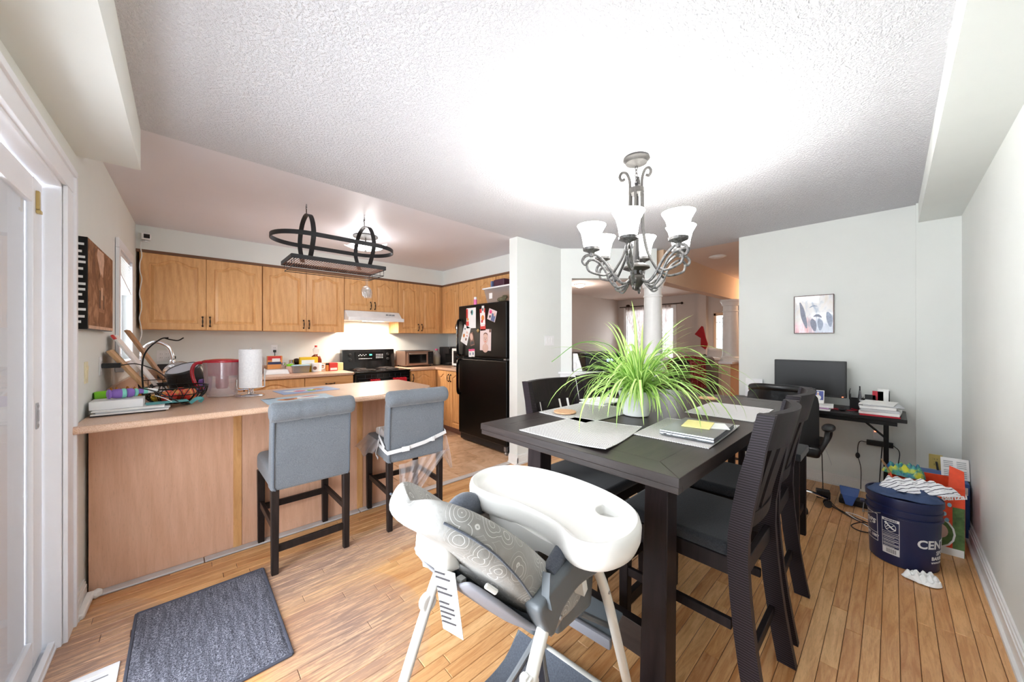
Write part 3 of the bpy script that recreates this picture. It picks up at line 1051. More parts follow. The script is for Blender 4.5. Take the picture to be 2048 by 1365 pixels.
plain('print_white', rgb(225, 225, 225), 0.6)
mb = MB()
for k in range(6):
    mb.box(X0 + 0.215 + k * 0.02, 5.1075, 1.11 + 0.012 * (k % 2), X0 + 0.226 + k * 0.02, 5.1125, 1.116 + 0.012 * (k % 2))
for r in range(3):
    for k in range(5):
        mb.box(2.05 + k * 0.022, 5.1075, 1.072 + r * 0.024, 2.062 + k * 0.022, 5.1125, 1.079 + r * 0.024)
for k in range(8):
    mb.box(X0 + 0.22 + k * 0.024, 5.1075, 1.066, X0 + 0.236 + k * 0.024, 5.1125, 1.071)
o = mb.build('panel_marks', M['print_white'], bg, True)
o['kind'] = 'stuff'
od = MB().box(X0 + 0.005, 4.60, 0.30, X1 - 0.005, 4.632, 0.895, 0.006).build('oven_door', M['black_gloss'], st, True)
MB().tube([(X0 + 0.05, 4.603, 0.80), (X0 + 0.05, 4.565, 0.80), (X1 - 0.05, 4.565, 0.80), (X1 - 0.05, 4.603, 0.80)], 0.011, 8).build('oven_handle', M['black_plastic'], od, True)
m = MB()
for k in range(7):
    m.box(X0 + 0.12 + k * 0.08, 4.5975, 0.84, X0 + 0.122 + k * 0.08, 4.601, 0.88)
m.box(X0 + 0.03, 4.5975, 0.838, X1 - 0.03, 4.601, 0.84)
m.build('vent_seams', M['came_lead'], od, True)
MB().box(X0 + 0.005, 4.61, 0.06, X1 - 0.005, 4.632, 0.29, 0.006).build('drawer', M['black_gloss'], st, True)
def towel(x0, x1, lab):
    P = []
    n = 14
    prof = [(4.552, 0.50), (4.549, 0.70), (4.550, 0.795), (4.5525, 0.8125), (4.565, 0.819), (4.578, 0.812), (4.58, 0.795), (4.581, 0.62)]
    for k in range(n + 1):
        x = x0 + (x1 - x0) * k / n
        P.append([(x, yy + 0.004 * math.sin(k * 2.1) * (1 if i < 3 else 0.2), zz + 0.003 * math.sin(k * 1.7) + 0.006) for i, (yy, zz) in enumerate(prof)])
    o = MB().grid(P, thick=0.006).build('dish_towel', M['red_cloth'])
    tag(o, lab, 'towel')
towel(1.76, 1.885, 'narrow red dish towel on the oven rail, nearer the drawer cabinet')
towel(2.06, 2.25, 'wider red dish towel on the oven rail, nearer the corner worktop')

# range hood with a lamp that lights the wall
hd = thing('range_hood', 'white range hood over the black stove with its lamp lit', 'range hood', (1.93, 5.0, 1.6))
hx0, hx1 = 1.557, 2.302
MB().hexa([(hx0, 4.76, 1.60), (hx1, 4.76, 1.60), (hx1, 5.245, 1.60), (hx0, 5.245, 1.60), (hx0, 4.90, 1.728), (hx1, 4.90, 1.728), (hx1, 5.245, 1.728), (hx0, 5.245, 1.728)], 0.006).build('canopy', M['white_plastic'], hd, True)
MB().box(hx0 - 0.006, 4.745, 1.588, hx1 + 0.006, 4.79, 1.635, 0.006).build('front_lip', M['white_plastic'], hd, True)
sw = MB()
for k in range(3):
    sw.box(2.08 + k * 0.045, 4.822, 1.675, 2.11 + k * 0.045, 4.84, 1.693, 0.002)
plain('grey_plastic', rgb(140, 142, 146), 0.45)
sw.build('switch', M['grey_plastic'], hd, True)
glow('hood_lamp', (1.0, 0.86, 0.68, 1), 12.0)
MB().box(1.80, 4.86, 1.592, 2.06, 4.96, 1.598, 0.002).build('lamp_lens', M['hood_lamp'], hd, True)
light('hood_light', 'AREA', (1.93, 4.93, 1.585), 9.0, (1.0, 0.84, 0.70), (0, 0, 0), 0.26, 0.12)

# ------------------------------------------------------------ fridge
fr = thing('fridge', 'tall black two door fridge with photos and magnets on its upper door', 'fridge', (3.0, 3.48, 0))
fx = 2.705
MB().box(fx + 0.065, 3.005, 0.03, 3.33, 3.965, 1.765, 0.006).build('body', M['black_satin'], fr, True)
ud = MB().box(fx, 3.002, 1.115, fx + 0.06, 3.968, 1.785, 0.022, 4).build('door', M['black_pebbled'], fr, True)
ld = MB().box(fx, 3.002, 0.10, fx + 0.06, 3.968, 1.095, 0.022, 4).build('door', M['black_pebbled'], fr, True)
for pd, z0, z1 in ((ud, 1.13, 1.60), (ld, 0.62, 1.08)):
    MB().tube(spline([(fx - 0.004, 3.915, z0), (fx - 0.045, 3.915, z0 + 0.03), (fx - 0.052, 3.915, (z0 + z1) / 2), (fx - 0.045, 3.915, z1 - 0.03), (fx - 0.004, 3.915, z1)], 5), 0.012, 8, flat=(0.03, 0.018), up=(0, 1, 0)).build('handle', M['black_gloss'], pd, True)
MB().box(fx + 0.03, 3.01, 0.02, fx + 0.07, 3.96, 0.095, 0.004).build('kick_grille', M['black_plastic'], fr, True)
MB().box(fx + 0.005, 3.02, 1.097, fx + 0.06, 3.06, 1.113, 0.002).build('hinge', M['steel'], fr, True)
MB().box(fx + 0.0, 3.015, 0.045, fx + 0.05, 3.05, 0.10, 0.004).cyl((fx + 0.02, 3.012, 0.018), 0.018, 0.03, 14, (0, 1, 0)).build('front_roller', M['steel'], fr, True)

# things held on the fridge door (paper, photos, magnets): each its own
def skin_tones():
    plain('paper_white', rgb(240, 240, 238), 0.7, var=0.02)
    plain('photo_pink', rgb(226, 206, 204), 0.45)
    plain('photo_skin', rgb(214, 178, 164), 0.5)
    plain('photo_brown', rgb(120, 84, 70), 0.5)
    plain('photo_blue', rgb(96, 112, 150), 0.5)
    plain('card_red', rgb(206, 60, 56), 0.5)
    plain('card_pink', rgb(226, 70, 130), 0.5)
    plain('card_orange', rgb(222, 140, 70), 0.5)
    plain('teal', rgb(60, 150, 150), 0.5)
    plain('gold', rgb(206, 176, 120), 0.4, 0.3)
    plain('ink_dark', rgb(60, 58, 62), 0.6)
skin_tones()
FX = fx - 0.0025
def fr_card(name, label, cat, y, z, w, h, mat, rot=0.0, bits=(), t=0.0016):
    """y,z = centre on the door; w along -y (towards the wall end), h up; bits: (dx, dz, rx, rz, mat, shape)"""
    o = thing(name, label, cat, (FX, y, z))
    o.rotation_euler = (rot, 0, 0)
    MB().box(-t / 2, -w / 2, -h / 2, t / 2, w / 2, h / 2).build('sheet', M[mat], o)
    for i, (dx, dz, rx, rz, mt, sh) in enumerate(bits):
        b = MB()
        xx = -t / 2 - 0.0004 - 0.0003 * i
        if sh == 'o':
            b.lathe([(1.0, -0.0004), (1.0, 0.0004)], (0, 0, 0), 18, (1, 0, 0), sx=1, sy=1)
            for v in b.bm.verts:
                v.co = Vector((v.co.x + xx, v.co.y * rx - dx, v.co.z * rz + dz))
        else:
            b.box(xx - 0.0004, -dx - rx, dz - rz, xx + 0.0004, -dx + rx, dz + rz)
        b.build('print', M[mt], o, smooth=False)
    return o
# fridge face: y falls towards the wall end of the door; helper from picture-like fractions
fr_card('flyer', 'white flyer with a teal ribbon print and red edge, highest on the fridge door', 'paper', 3.68, 1.615, 0.20, 0.26, 'paper_white', 0, [(0.02, 0.07, 0.022, 0.035, 'teal', 'o'), (0.008, 0.075, 0.015, 0.02, 'ink_dark', 'o'), (-0.085, 0.06, 0.018, 0.06, 'card_red', 'b'), (-0.075, -0.07, 0.028, 0.03, 'card_red', 'b'), (-0.07, -0.015, 0.02, 0.02, 'card_orange', 'o')])
fr_card('coupon', 'tall red and white food coupon strip under a small photo clip', 'paper', 3.44, 1.585, 0.105, 0.27, 'card_red', -0.05, [(0, 0.01, 0.048, 0.075, 'paper_white', 'b'), (0.005, 0.02, 0.03, 0.035, 'card_orange', 'o'), (-0.012, -0.02, 0.02, 0.02, 'card_red', 'o'), (0.0, -0.075, 0.04, 0.006, 'paper_white', 'b')])
fr_card('clip_magnet', 'tiny pale photo magnet holding the top of the red coupon', 'magnet', 3.435, 1.71, 0.042, 0.09, 'paper_white', 0, [(0, 0.0, 0.012, 0.022, 'ink_dark', 'o')], 0.005)
fr_card('photo', 'tilted family photo under a pink round magnet near the door hinge', 'photo', 3.26, 1.63, 0.15, 0.135, 'photo_pink', 0.32, [(0.03, -0.02, 0.035, 0.045, 'photo_blue', 'b'), (0.045, 0.02, 0.018, 0.022, 'photo_skin', 'o'), (-0.03, -0.025, 0.014, 0.018, 'ink_dark', 'o'), (-0.02, 0.03, 0.02, 0.02, 'photo_skin', 'o')])
o = MB().lathe([(0.0, 0.012), (0.014, 0.011), (0.022, 0.004), (0.022, 0)], (FX - 0.003, 3.28, 1.672), 16, (-1, 0, 0)).build('magnet', M['card_pink'])
tag(o, 'round pink magnet on top of the tilted family photo', 'magnet')
fr_card('photo', 'large baby portrait photo at the middle of the upper fridge door', 'photo', 3.385, 1.335, 0.215, 0.26, 'photo_pink', 0.02, [(0.0, -0.10, 0.058, 0.055, 'photo_skin', 'o'), (0.002, 0.02, 0.046, 0.068, 'photo_skin', 'o'), (0.002, 0.06, 0.042, 0.03, 'photo_brown', 'o'), (0.002, 0.04, 0.042, 0.035, 'photo_skin', 'o'), (-0.016, 0.022, 0.006, 0.004, 'ink_dark', 'o'), (0.018, 0.022, 0.006, 0.004, 'ink_dark', 'o'), (0.0, -0.02, 0.012, 0.004, 'card_red', 'o'), (0.0, 0.002, 0.005, 0.008, 'photo_brown', 'o'), (0.09, 0.11, 0.016, 0.018, 'photo_brown', 'b')])
o = MB().lathe([(0.0, 0.02), (0.018, 0.012), (0.026, 0)], (FX - 0.002, 3.53, 1.45), 4, (-1, 0, 0)).build('magnet', M['gold'])
tag(o, 'gold leaf shaped magnet just above the baby portrait', 'magnet')
fr_card('child_drawing', 'white sheet of scribbled drawings hung askew by the upper fridge handle', 'paper', 3.80, 1.40, 0.15, 0.24, 'paper_white', 0.38, [(0.02, 0.04, 0.02, 0.015, 'photo_skin', 'o'), (-0.03, -0.02, 0.02, 0.025, 'card_orange', 'o'), (0.03, -0.05, 0.016, 0.02, 'photo_brown', 'o'), (-0.04, 0.07, 0.012, 0.012, 'ink_dark', 'o'), (0.035, 0.0, 0.012, 0.006, 'card_red', 'b')])
fr_card('photo', 'narrow brown photo strip overlapping the scribbled sheet', 'photo', 3.665, 1.345, 0.085, 0.17, 'photo_brown', -0.22, [(0.0, 0.03, 0.03, 0.045, 'photo_skin', 'o'), (0.0, -0.05, 0.034, 0.02, 'ink_dark', 'b')])
for y, z, lab in ((3.70, 1.165, 'small card with a pink top, first of two low on the upper door'), (3.635, 1.17, 'small card with a pink top, beside its twin and under the baby portrait')):
    fr_card('photo_card', lab, 'card', y, z, 0.062, 0.10, 'paper_white', 0, [(0, 0.037, 0.031, 0.013, 'card_pink', 'b'), (0.0, -0.01, 0.012, 0.02, 'photo_blue', 'o')])

# on top of the fridge
clear('tub_plastic', (0.93, 0.93, 0.95, 1), 0.15, 0.2, 0.35, rgb(225, 222, 224))
tb = thing('storage_tub', 'clear plastic storage tub with a white lid on top of the fridge', 'tub', (2.95, 3.28, 1.786))
MB().hexa([(-0.14, -0.20, 0.004), (0.18, -0.20, 0.004), (0.18, 0.20, 0.004), (-0.14, 0.20, 0.004), (-0.17, -0.24, 0.185), (0.21, -0.24, 0.185), (0.21, 0.24, 0.185), (-0.17, 0.24, 0.185)], 0.01).build('bin', M['tub_plastic'], tb)
MB().box(-0.185, -0.255, 0.18, 0.225, 0.255, 0.20, 0.008).build('lid', M['white_plastic'], tb)
MB().box(-0.163, 0.08, 0.06, -0.158, 0.14, 0.13).build('label', M['paper_white'], tb)
plain('purple_dark', rgb(74, 36, 56), 0.35)
o = MB().box(2.84, 3.20, 1.987, 3.02, 3.40, 2.085, 0.012).build('gift_box', M['purple_dark'])
tag(o, 'dark purple box lying on the lid of the clear tub', 'box')
o = MB().box(2.82, 3.402, 1.987, 2.92, 3.43, 2.07, 0.004).build('small_box', M['photo_blue'])
tag(o, 'slim blue box standing against the purple box on the tub lid', 'box')
bt = thing('pill_bottle', 'little pink bottle with a white cap at the front edge of the fridge top', 'bottle', (2.745, 3.645, 1.786))
plain('pink_plastic', rgb(226, 110, 170), 0.4)
MB().lathe([(0.02, 0), (0.021, 0.004), (0.021, 0.062), (0.016, 0.068)], (0, 0, 0), 18).build('bottle', M['pink_plastic'], bt)
MB().lathe([(0.017, 0.066), (0.019, 0.07), (0.019, 0.095), (0.017, 0.098)], (0, 0, 0), 18).build('cap', M['white_plastic'], bt)
plain('camo', rgb(92, 88, 66), 0.9, var=0.6, scale=40)
o = MB().sphere((2.742, 3.13, 1.812), 0.035, 0.9, 2.2, 0.8).sphere((2.745, 3.08, 1.835), 0.03, 0.9, 1.4, 0.8).build('bag', M['camo'])
tag(o, 'crumpled mottled bag tucked in front of the clear tub on the fridge', 'bag')

# ------------------------------------------------------------ security camera and its cable, outlets
sc = thing('security_camera', 'small white security camera mounted near the ceiling corner of the kitchen', 'camera', (-0.268, 4.912, 2.325))
MB().lathe([(0.03, 0), (0.03, 0.006), (0.012, 0.012)], (0, 0, -0.045), 18).tube([(0, 0, -0.04), (0, 0, -0.015)], 0.008, 8).build('base', M['white_plastic'], sc)
MB().box(-0.03, -0.035, -0.028, 0.035, 0.02, 0.037, 0.012, 3).build('head', M['white_plastic'], sc)
MB().box(-0.012, -0.0385, -0.014, 0.030, -0.034, 0.026, 0.006, 2).build('lens_panel', M['black_gloss'], sc)
pts = [(-0.30, 4.912, 2.28)]
for k in range(14):
    pts.append((-0.302 + 0.008 * math.sin(k * 1.9), 4.912, 2.22 - k * 0.075))
tag(MB().tube(spline(pts, 4), 0.004, 6).build('camera_cable', M['white_plastic']), 'thin white cable wiggling down from the security camera past the cabinet', 'cable')
def plate(name, label, loc, rz, mat, kind='outlet', gang=1, cat='outlet'):
    """plate facing local -y"""
    p = thing(name, label, cat, loc, rz)
    w = 0.07 + (gang - 1) * 0.046
    MB().box(-w / 2, -0.006, -0.057, w / 2, 0, 0.057, 0.003, 2).build('cover', M[mat], p)
    for k in range(gang):
        cx = (k - (gang - 1) / 2) * 0.046
        if kind == 'switch':
            MB().hexa([(cx - 0.016, -0.0075, -0.033), (cx + 0.016, -0.0075, -0.033), (cx + 0.016, -0.005, -0.033), (cx - 0.016, -0.005, -0.033), (cx - 0.016, -0.011, 0.033), (cx + 0.016, -0.011, 0.033), (cx + 0.016, -0.005, 0.033), (cx - 0.016, -0.005, 0.033)], 0.001, 1).build('rocker', M[mat], p)
        else:
            for z in (-0.02, 0.02):
                r = MB().box(cx - 0.016, -0.008, z - 0.013, cx + 0.016, -0.005, z + 0.013, 0.002, 1).build('receptacle', M[mat], p)
                MB().box(cx - 0.008, -0.0085, z - 0.004, cx - 0.006, -0.0078, z + 0.006).box(cx + 0.006, -0.0085, z - 0.004, cx + 0.008, -0.0078, z + 0.006).build('slot', M['ink_dark'], r)
    return p
plate('outlet', 'white outlet above the backsplash behind the food boxes', (0.83, 5.249, 1.215), 0, 'white_plastic')
tag(MB().box(0.815, 5.215, 1.18, 0.845, 5.243, 1.21, 0.004).tube(spline([(0.83, 5.225, 1.18), (0.828, 5.22, 1.12), (0.80, 5.20, 1.0), (0.78, 5.18, 0.95)], 5), 0.004, 6).build('plug', M['black_plastic']), 'black plug with its cord in the outlet above the food boxes', 'plug')
plate('outlet', 'double outlet on the back wall by the faucet', (-0.15, 5.249, 1.165), 0, 'white_plastic', gang=2)
tag(MB().box(-0.10, 5.205, 1.13, -0.06, 5.243, 1.16, 0.004).build('plug_adapter', M['black_plastic']), 'black adapter plugged into the double outlet near the faucet', 'plug')
plate('outlet', 'white outlet above the toaster oven', (2.70, 5.249, 1.115), 0, 'white_plastic')
plate('light_switch', 'white triple light switch on the wall between fridge and opening', (3.128, 2.729, 1.325), 0, 'white_plastic', 'switch', 3, 'switch')
plate('light_switch', 'white switch plate beside the patio door frame, under the canvas', (-0.384, 2.655, 1.30), PI / 2, 'white_plastic', 'switch', 1, 'switch')
plate('light_switch', 'ivory switch plate on the window wall just above the paper stack', (-0.379, 2.89, 1.16), PI / 2, 'ivory_plastic', 'switch', 1, 'switch')
plate('outlet', 'white outlet on the window wall with a black charger in it', (-0.371, 3.26, 1.175), PI / 2, 'white_plastic')
tag(MB().box(-0.364, 3.245, 1.16, -0.285, 3.275, 1.19, 0.004).tube(spline([(-0.285, 3.26, 1.175), (-0.22, 3.26, 1.18), (-0.14, 3.27, 1.14), (-0.08, 3.27, 1.08)], 6), 0.0035, 6).build('charger', M['black_plastic']), 'black phone charger and cord on the window wall outlet', 'charger')
# ------------------------------------------------------------ grey bar stools
fabric('stool_grey', rgb(76, 81, 86), rgb(114, 119, 125), 260, 0.95, 0.3)
fabric('stool_piping', rgb(64, 70, 78), rgb(90, 96, 104), 260)
wood('wood_black', rgb(26, 21, 20), rgb(44, 36, 34), (6, 6, 0.8), 6, 0.42, 0.1, 0.1)
def make_stool(label):
    s = thing('bar_stool', label, 'stool', (0, 0, 0), 0, None)
    w, dp = 0.43, 0.455           # local x = width, local +y = front (towards the counter)
    # seat cushion
    MB().box(-w / 2, 0.015, 0.475, w / 2, dp, 0.60, 0.04, 5).build('seat', M['stool_grey'], s)
    # backrest slab, gently raked, with a rolled top
    bk = MB().hexa([(-w / 2, -0.025, 0.475), (w / 2, -0.025, 0.475), (w / 2, 0.075, 0.475), (-w / 2, 0.075, 0.475), (-w / 2, -0.045, 0.90), (w / 2, -0.045, 0.90), (w / 2, 0.03, 0.90), (-w / 2, 0.03, 0.90)], 0.018, 3).build('backrest', M['stool_grey'], s)
    prof = [(0.001, -0.226), (0.035, -0.226), (0.049, -0.22), (0.056, -0.205)]
    for k in range(1, 24):
        h = -0.205 + 0.41 * k / 24
        pl = 0.0016 * (1 - abs(((k / 8.0) % 1.0) * 2 - 1)) if False else 0.0
        prof.append((0.056 - (0.004 if k in (8, 16) else 0.0) + pl, h))
    prof += [(0.056, 0.205), (0.049, 0.22), (0.035, 0.226), (0.001, 0.226)]
    MB().lathe(prof, (0, -0.045, 0.925), 24, (1, 0, 0)).build('top_roll', M['stool_grey'], s)
    for sx in (-1, 1):
        MB().tube([(sx * (w / 2 - 0.012), -0.048, 0.885), (sx * (w / 2 - 0.012), -0.036, 0.70), (sx * (w / 2 - 0.012), -0.028, 0.50), (sx * (w / 2 - 0.022), -0.026, 0.48)], 0.0045, 6).build('piping', M['stool_piping'], bk)
    for sx in (-1, 1):
        x = sx * (w / 2 - 0.022)
        MB().bar((x, 0.0, 0.48), (x, -0.004, 0.0), 0.04, 0.042, 0.003, (0, 1, 0), 0, 0.034, 0.034).build('leg', M['wood_black'], s)
        MB().bar((x, dp - 0.022, 0.48), (x, dp - 0.022, 0.0), 0.042, 0.042, 0.003, (0, 1, 0), 0, 0.034, 0.034).build('leg', M['wood_black'], s)
        MB().bar((x, 0.01, 0.26), (x, dp - 0.04, 0.26), 0.02, 0.038, 0.002).build('stretcher', M['wood_black'], s)
    MB().bar((-w / 2 + 0.03, 0.0, 0.14), (w / 2 - 0.03, 0.0, 0.14), 0.02, 0.04, 0.002).build('stretcher', M['wood_black'], s)
    MB().bar((-w / 2 + 0.03, dp - 0.03, 0.235), (w / 2 - 0.03, dp - 0.03, 0.235), 0.02, 0.04, 0.002).build('stretcher', M['wood_black'], s)
    return s
s1 = make_stool('grey upholstered bar stool with bare back, nearer the patio door and dark mat')
s1['group'] = 'grey bar stools at the peninsula'
s1.location = (0.572, 2.395, 0)
s1.rotation_euler = (0, 0, 0.015)
s2 = dup(s1, (1.243, 2.375, 0), -0.06, 'grey upholstered bar stool with a pale strap round its back and tulle beneath')
# strap of a booster seat round the second stool, a white booster and a tulle skirt
plain('strap_grey', rgb(214, 214, 214), 0.7)
bs = thing('booster_seat', 'white booster seat strapped to the stool with pale webbing', 'booster seat', (1.243, 2.375, 0.6), -0.06)
def lb(mb, name, mat, **k):
    return mb.build(name, M[mat], bs, **k)
lb(MB().box(-0.17, 0.075, 0.002, 0.17, 0.14, 0.13, 0.025, 4).box(-0.17, 0.10, 0.002, 0.17, 0.36, 0.055, 0.02, 3), 'shell', 'white_plastic')
def band(pts, w=0.026, t=0.003):
    return MB().tube(pts, 0.01, flat=(t, w), up=(0, 0, 1))
lb(band([(-0.222, 0.14, -0.02), (-0.224, 0.0, -0.038), (-0.222, -0.045, -0.043), (-0.12, -0.051, -0.035), (0.05, -0.051, -0.012), (0.222, -0.05, 0.035), (0.224, 0.02, 0.055)]), 'strap', 'strap_grey')
lb(band([(-0.225, 0.01, -0.02), (-0.232, 0.10, 0.05), (-0.20, 0.16, 0.09)]), 'strap', 'strap_grey')
lb(band([(-0.232, 0.10, 0.02), (-0.228, 0.18, -0.10), (-0.224, 0.14, -0.125)], 0.02), 'strap', 'strap_grey')
lb(MB().box(-0.125, -0.061, -0.049, -0.07, -0.05, -0.015, 0.003), 'buckle', 'white_plastic')
lb(MB().box(0.10, -0.060, -0.014, 0.125, -0.05, 0.018, 0.003), 'strap_slider', 'strap_grey')
clear('tulle', (0.99, 0.98, 0.99, 1), 0.02, 0.6, 0.34, rgb(250, 247, 249))
def tulle(top, bot, label, n=22, folds=5, amp=0.02, seed=1):
    r = random.Random(seed)
    P = []
    for j in range(9):
        t = j / 8
        row = []
        for i in range(n + 1):
            s = i / n
            a = Vector(top[0]).lerp(Vector(top[1]), s)
            b = Vector(bot[0]).lerp(Vector(bot[1]), s)
            p = a.lerp(b, t)
            k = amp * (0.3 + t) * math.sin(s * folds * 2 * PI + 1.3 * math.sin(3 * t + seed))
            p += Vector((k * 0.4, k, 0.012 * t * math.sin(s * 9 + seed) * t * 2))
            row.append(p)
        P.append(row)
    o = MB().grid(P).build('tulle_skirt', M['tulle'])
    tag(o, label, 'skirt', 'tulle hanging from the strapped stool')
tulle([(1.08, 2.30, 0.475), (1.50, 2.315, 0.50)], [(1.10, 2.33, 0.27), (1.24, 2.40, 0.20)], 'sheer white tulle hanging below the strapped stool seat between its legs', seed=2)
tulle([(1.482, 2.34, 0.60), (1.47, 2.75, 0.57)], [(1.56, 2.36, 0.33), (1.60, 2.78, 0.36)], 'sheer white tulle spilling over the fridge side of the strapped stool', folds=4, amp=0.03, seed=4)
tulle([(1.028, 2.72, 0.615), (1.025, 2.50, 0.605)], [(0.93, 2.76, 0.52), (0.99, 2.52, 0.50)], 'sheer white tulle bunched over the front corner of the strapped stool seat', n=14, folds=3, amp=0.012, seed=6)

# ------------------------------------------------------------ dining table
wood('espresso_x', rgb(34, 27, 26), rgb(58, 49, 46), (0.7, 8, 8), 5, 0.38, 0.14, 0.2)
wood('espresso_y', rgb(34, 27, 26), rgb(58, 49, 46), (8, 0.7, 8), 5, 0.38, 0.14, 0.2)
wood('espresso_z', rgb(26, 19, 20), rgb(42, 33, 34), (8, 8, 0.7), 5, 0.42, 0.14, 0.2)
dt = thing('dining_table', 'dark brown counter height dining table under the chandelier', 'table', (2.01, 0.905, 0))
TX0, TX1, TY0, TY1, TZ = 1.075, 2.95, 0.43, 1.385, 0.92
b = 0.105
MB().hexa([(TX0, TY0, TZ - 0.03), (TX0 + b, TY0 + b, TZ - 0.03), (TX0 + b, TY1 - b, TZ - 0.03), (TX0, TY1, TZ - 0.03), (TX0, TY0, TZ), (TX0 + b, TY0 + b, TZ), (TX0 + b, TY1 - b, TZ), (TX0, TY1, TZ)], 0.0012, 1).build('breadboard_end', M['espresso_y'], dt, True)
MB().hexa([(TX1, TY1, TZ - 0.03), (TX1 - b, TY1 - b, TZ - 0.03), (TX1 - b, TY0 + b, TZ - 0.03), (TX1, TY0, TZ - 0.03), (TX1, TY1, TZ), (TX1 - b, TY1 - b, TZ), (TX1 - b, TY0 + b, TZ), (TX1, TY0, TZ)], 0.0012, 1).build('breadboard_end', M['espresso_y'], dt, True)
MB().hexa([(TX0, TY0, TZ - 0.03), (TX1, TY0, TZ - 0.03), (TX1 - b, TY0 + b, TZ - 0.03), (TX0 + b, TY0 + b, TZ - 0.03), (TX0, TY0, TZ), (TX1, TY0, TZ), (TX1 - b, TY0 + b, TZ), (TX0 + b, TY0 + b, TZ)], 0.0012, 1).build('side_board', M['espresso_x'], dt, True)
MB().hexa([(TX1, TY1, TZ - 0.03), (TX0, TY1, TZ - 0.03), (TX0 + b, TY1 - b, TZ - 0.03), (TX1 - b, TY1 - b, TZ - 0.03), (TX1, TY1, TZ), (TX0, TY1, TZ), (TX0 + b, TY1 - b, TZ), (TX1 - b, TY1 - b, TZ)], 0.0012, 1).build('side_board', M['espresso_x'], dt, True)
for x0, x1 in ((TX0 + b, 1.52), (1.52, 2.5), (2.5, TX1 - b)):
    MB().box(x0 + 0.0006, TY0 + b + 0.0006, TZ - 0.03, x1 - 0.0006, TY1 - b - 0.0006, TZ - 0.0004, 0.0012, 1).build('top_board', M['espresso_x'], dt, True)
for nm, a in (('apron', (TX0 + 0.003, TY0 + 0.003, TX0 + 0.03, TY1 - 0.003)), ('apron', (TX1 - 0.03, TY0 + 0.003, TX1 - 0.003, TY1 - 0.003))):
    MB().box(a[0], a[1], TZ - 0.052, a[2], a[3], TZ - 0.0305, 0.0015, 1).build(nm, M['espresso_y'], dt, True)
for yy in (TY0 + 0.003, TY1 - 0.03):
    MB().box(TX0 + 0.03, yy, TZ - 0.052, TX1 - 0.03, yy + 0.027, TZ - 0.0305, 0.0015, 1).build('apron', M['espresso_x'], dt, True)
def tleg(x, y, sx):
    w = 0.045
    MB().bar((x, y, TZ - 0.03), (x - sx * 0.035, y - 0.0, 0.0), 0.085, 0.082, 0.003, (1, 0, 0), 0, 0.098, 0.09).build('leg', M['espresso_z'], dt, True)
for x, sx in ((1.325, 1), (2.70, -1)):
    for y in (0.595, 1.215):
        tleg(x, y, sx)
    MB().box(x - sx * 0.03 - 0.02, 0.63, 0.12, x - sx * 0.03 + 0.02, 1.18, 0.24, 0.003).build('foot_rail', M['espresso_y'], dt, True)
    MB().box(x - 0.03, 0.56, TZ - 0.10, x + 0.03, 1.25, TZ - 0.052, 0.003).build('cross_bearer', M['espresso_y'], dt, True)

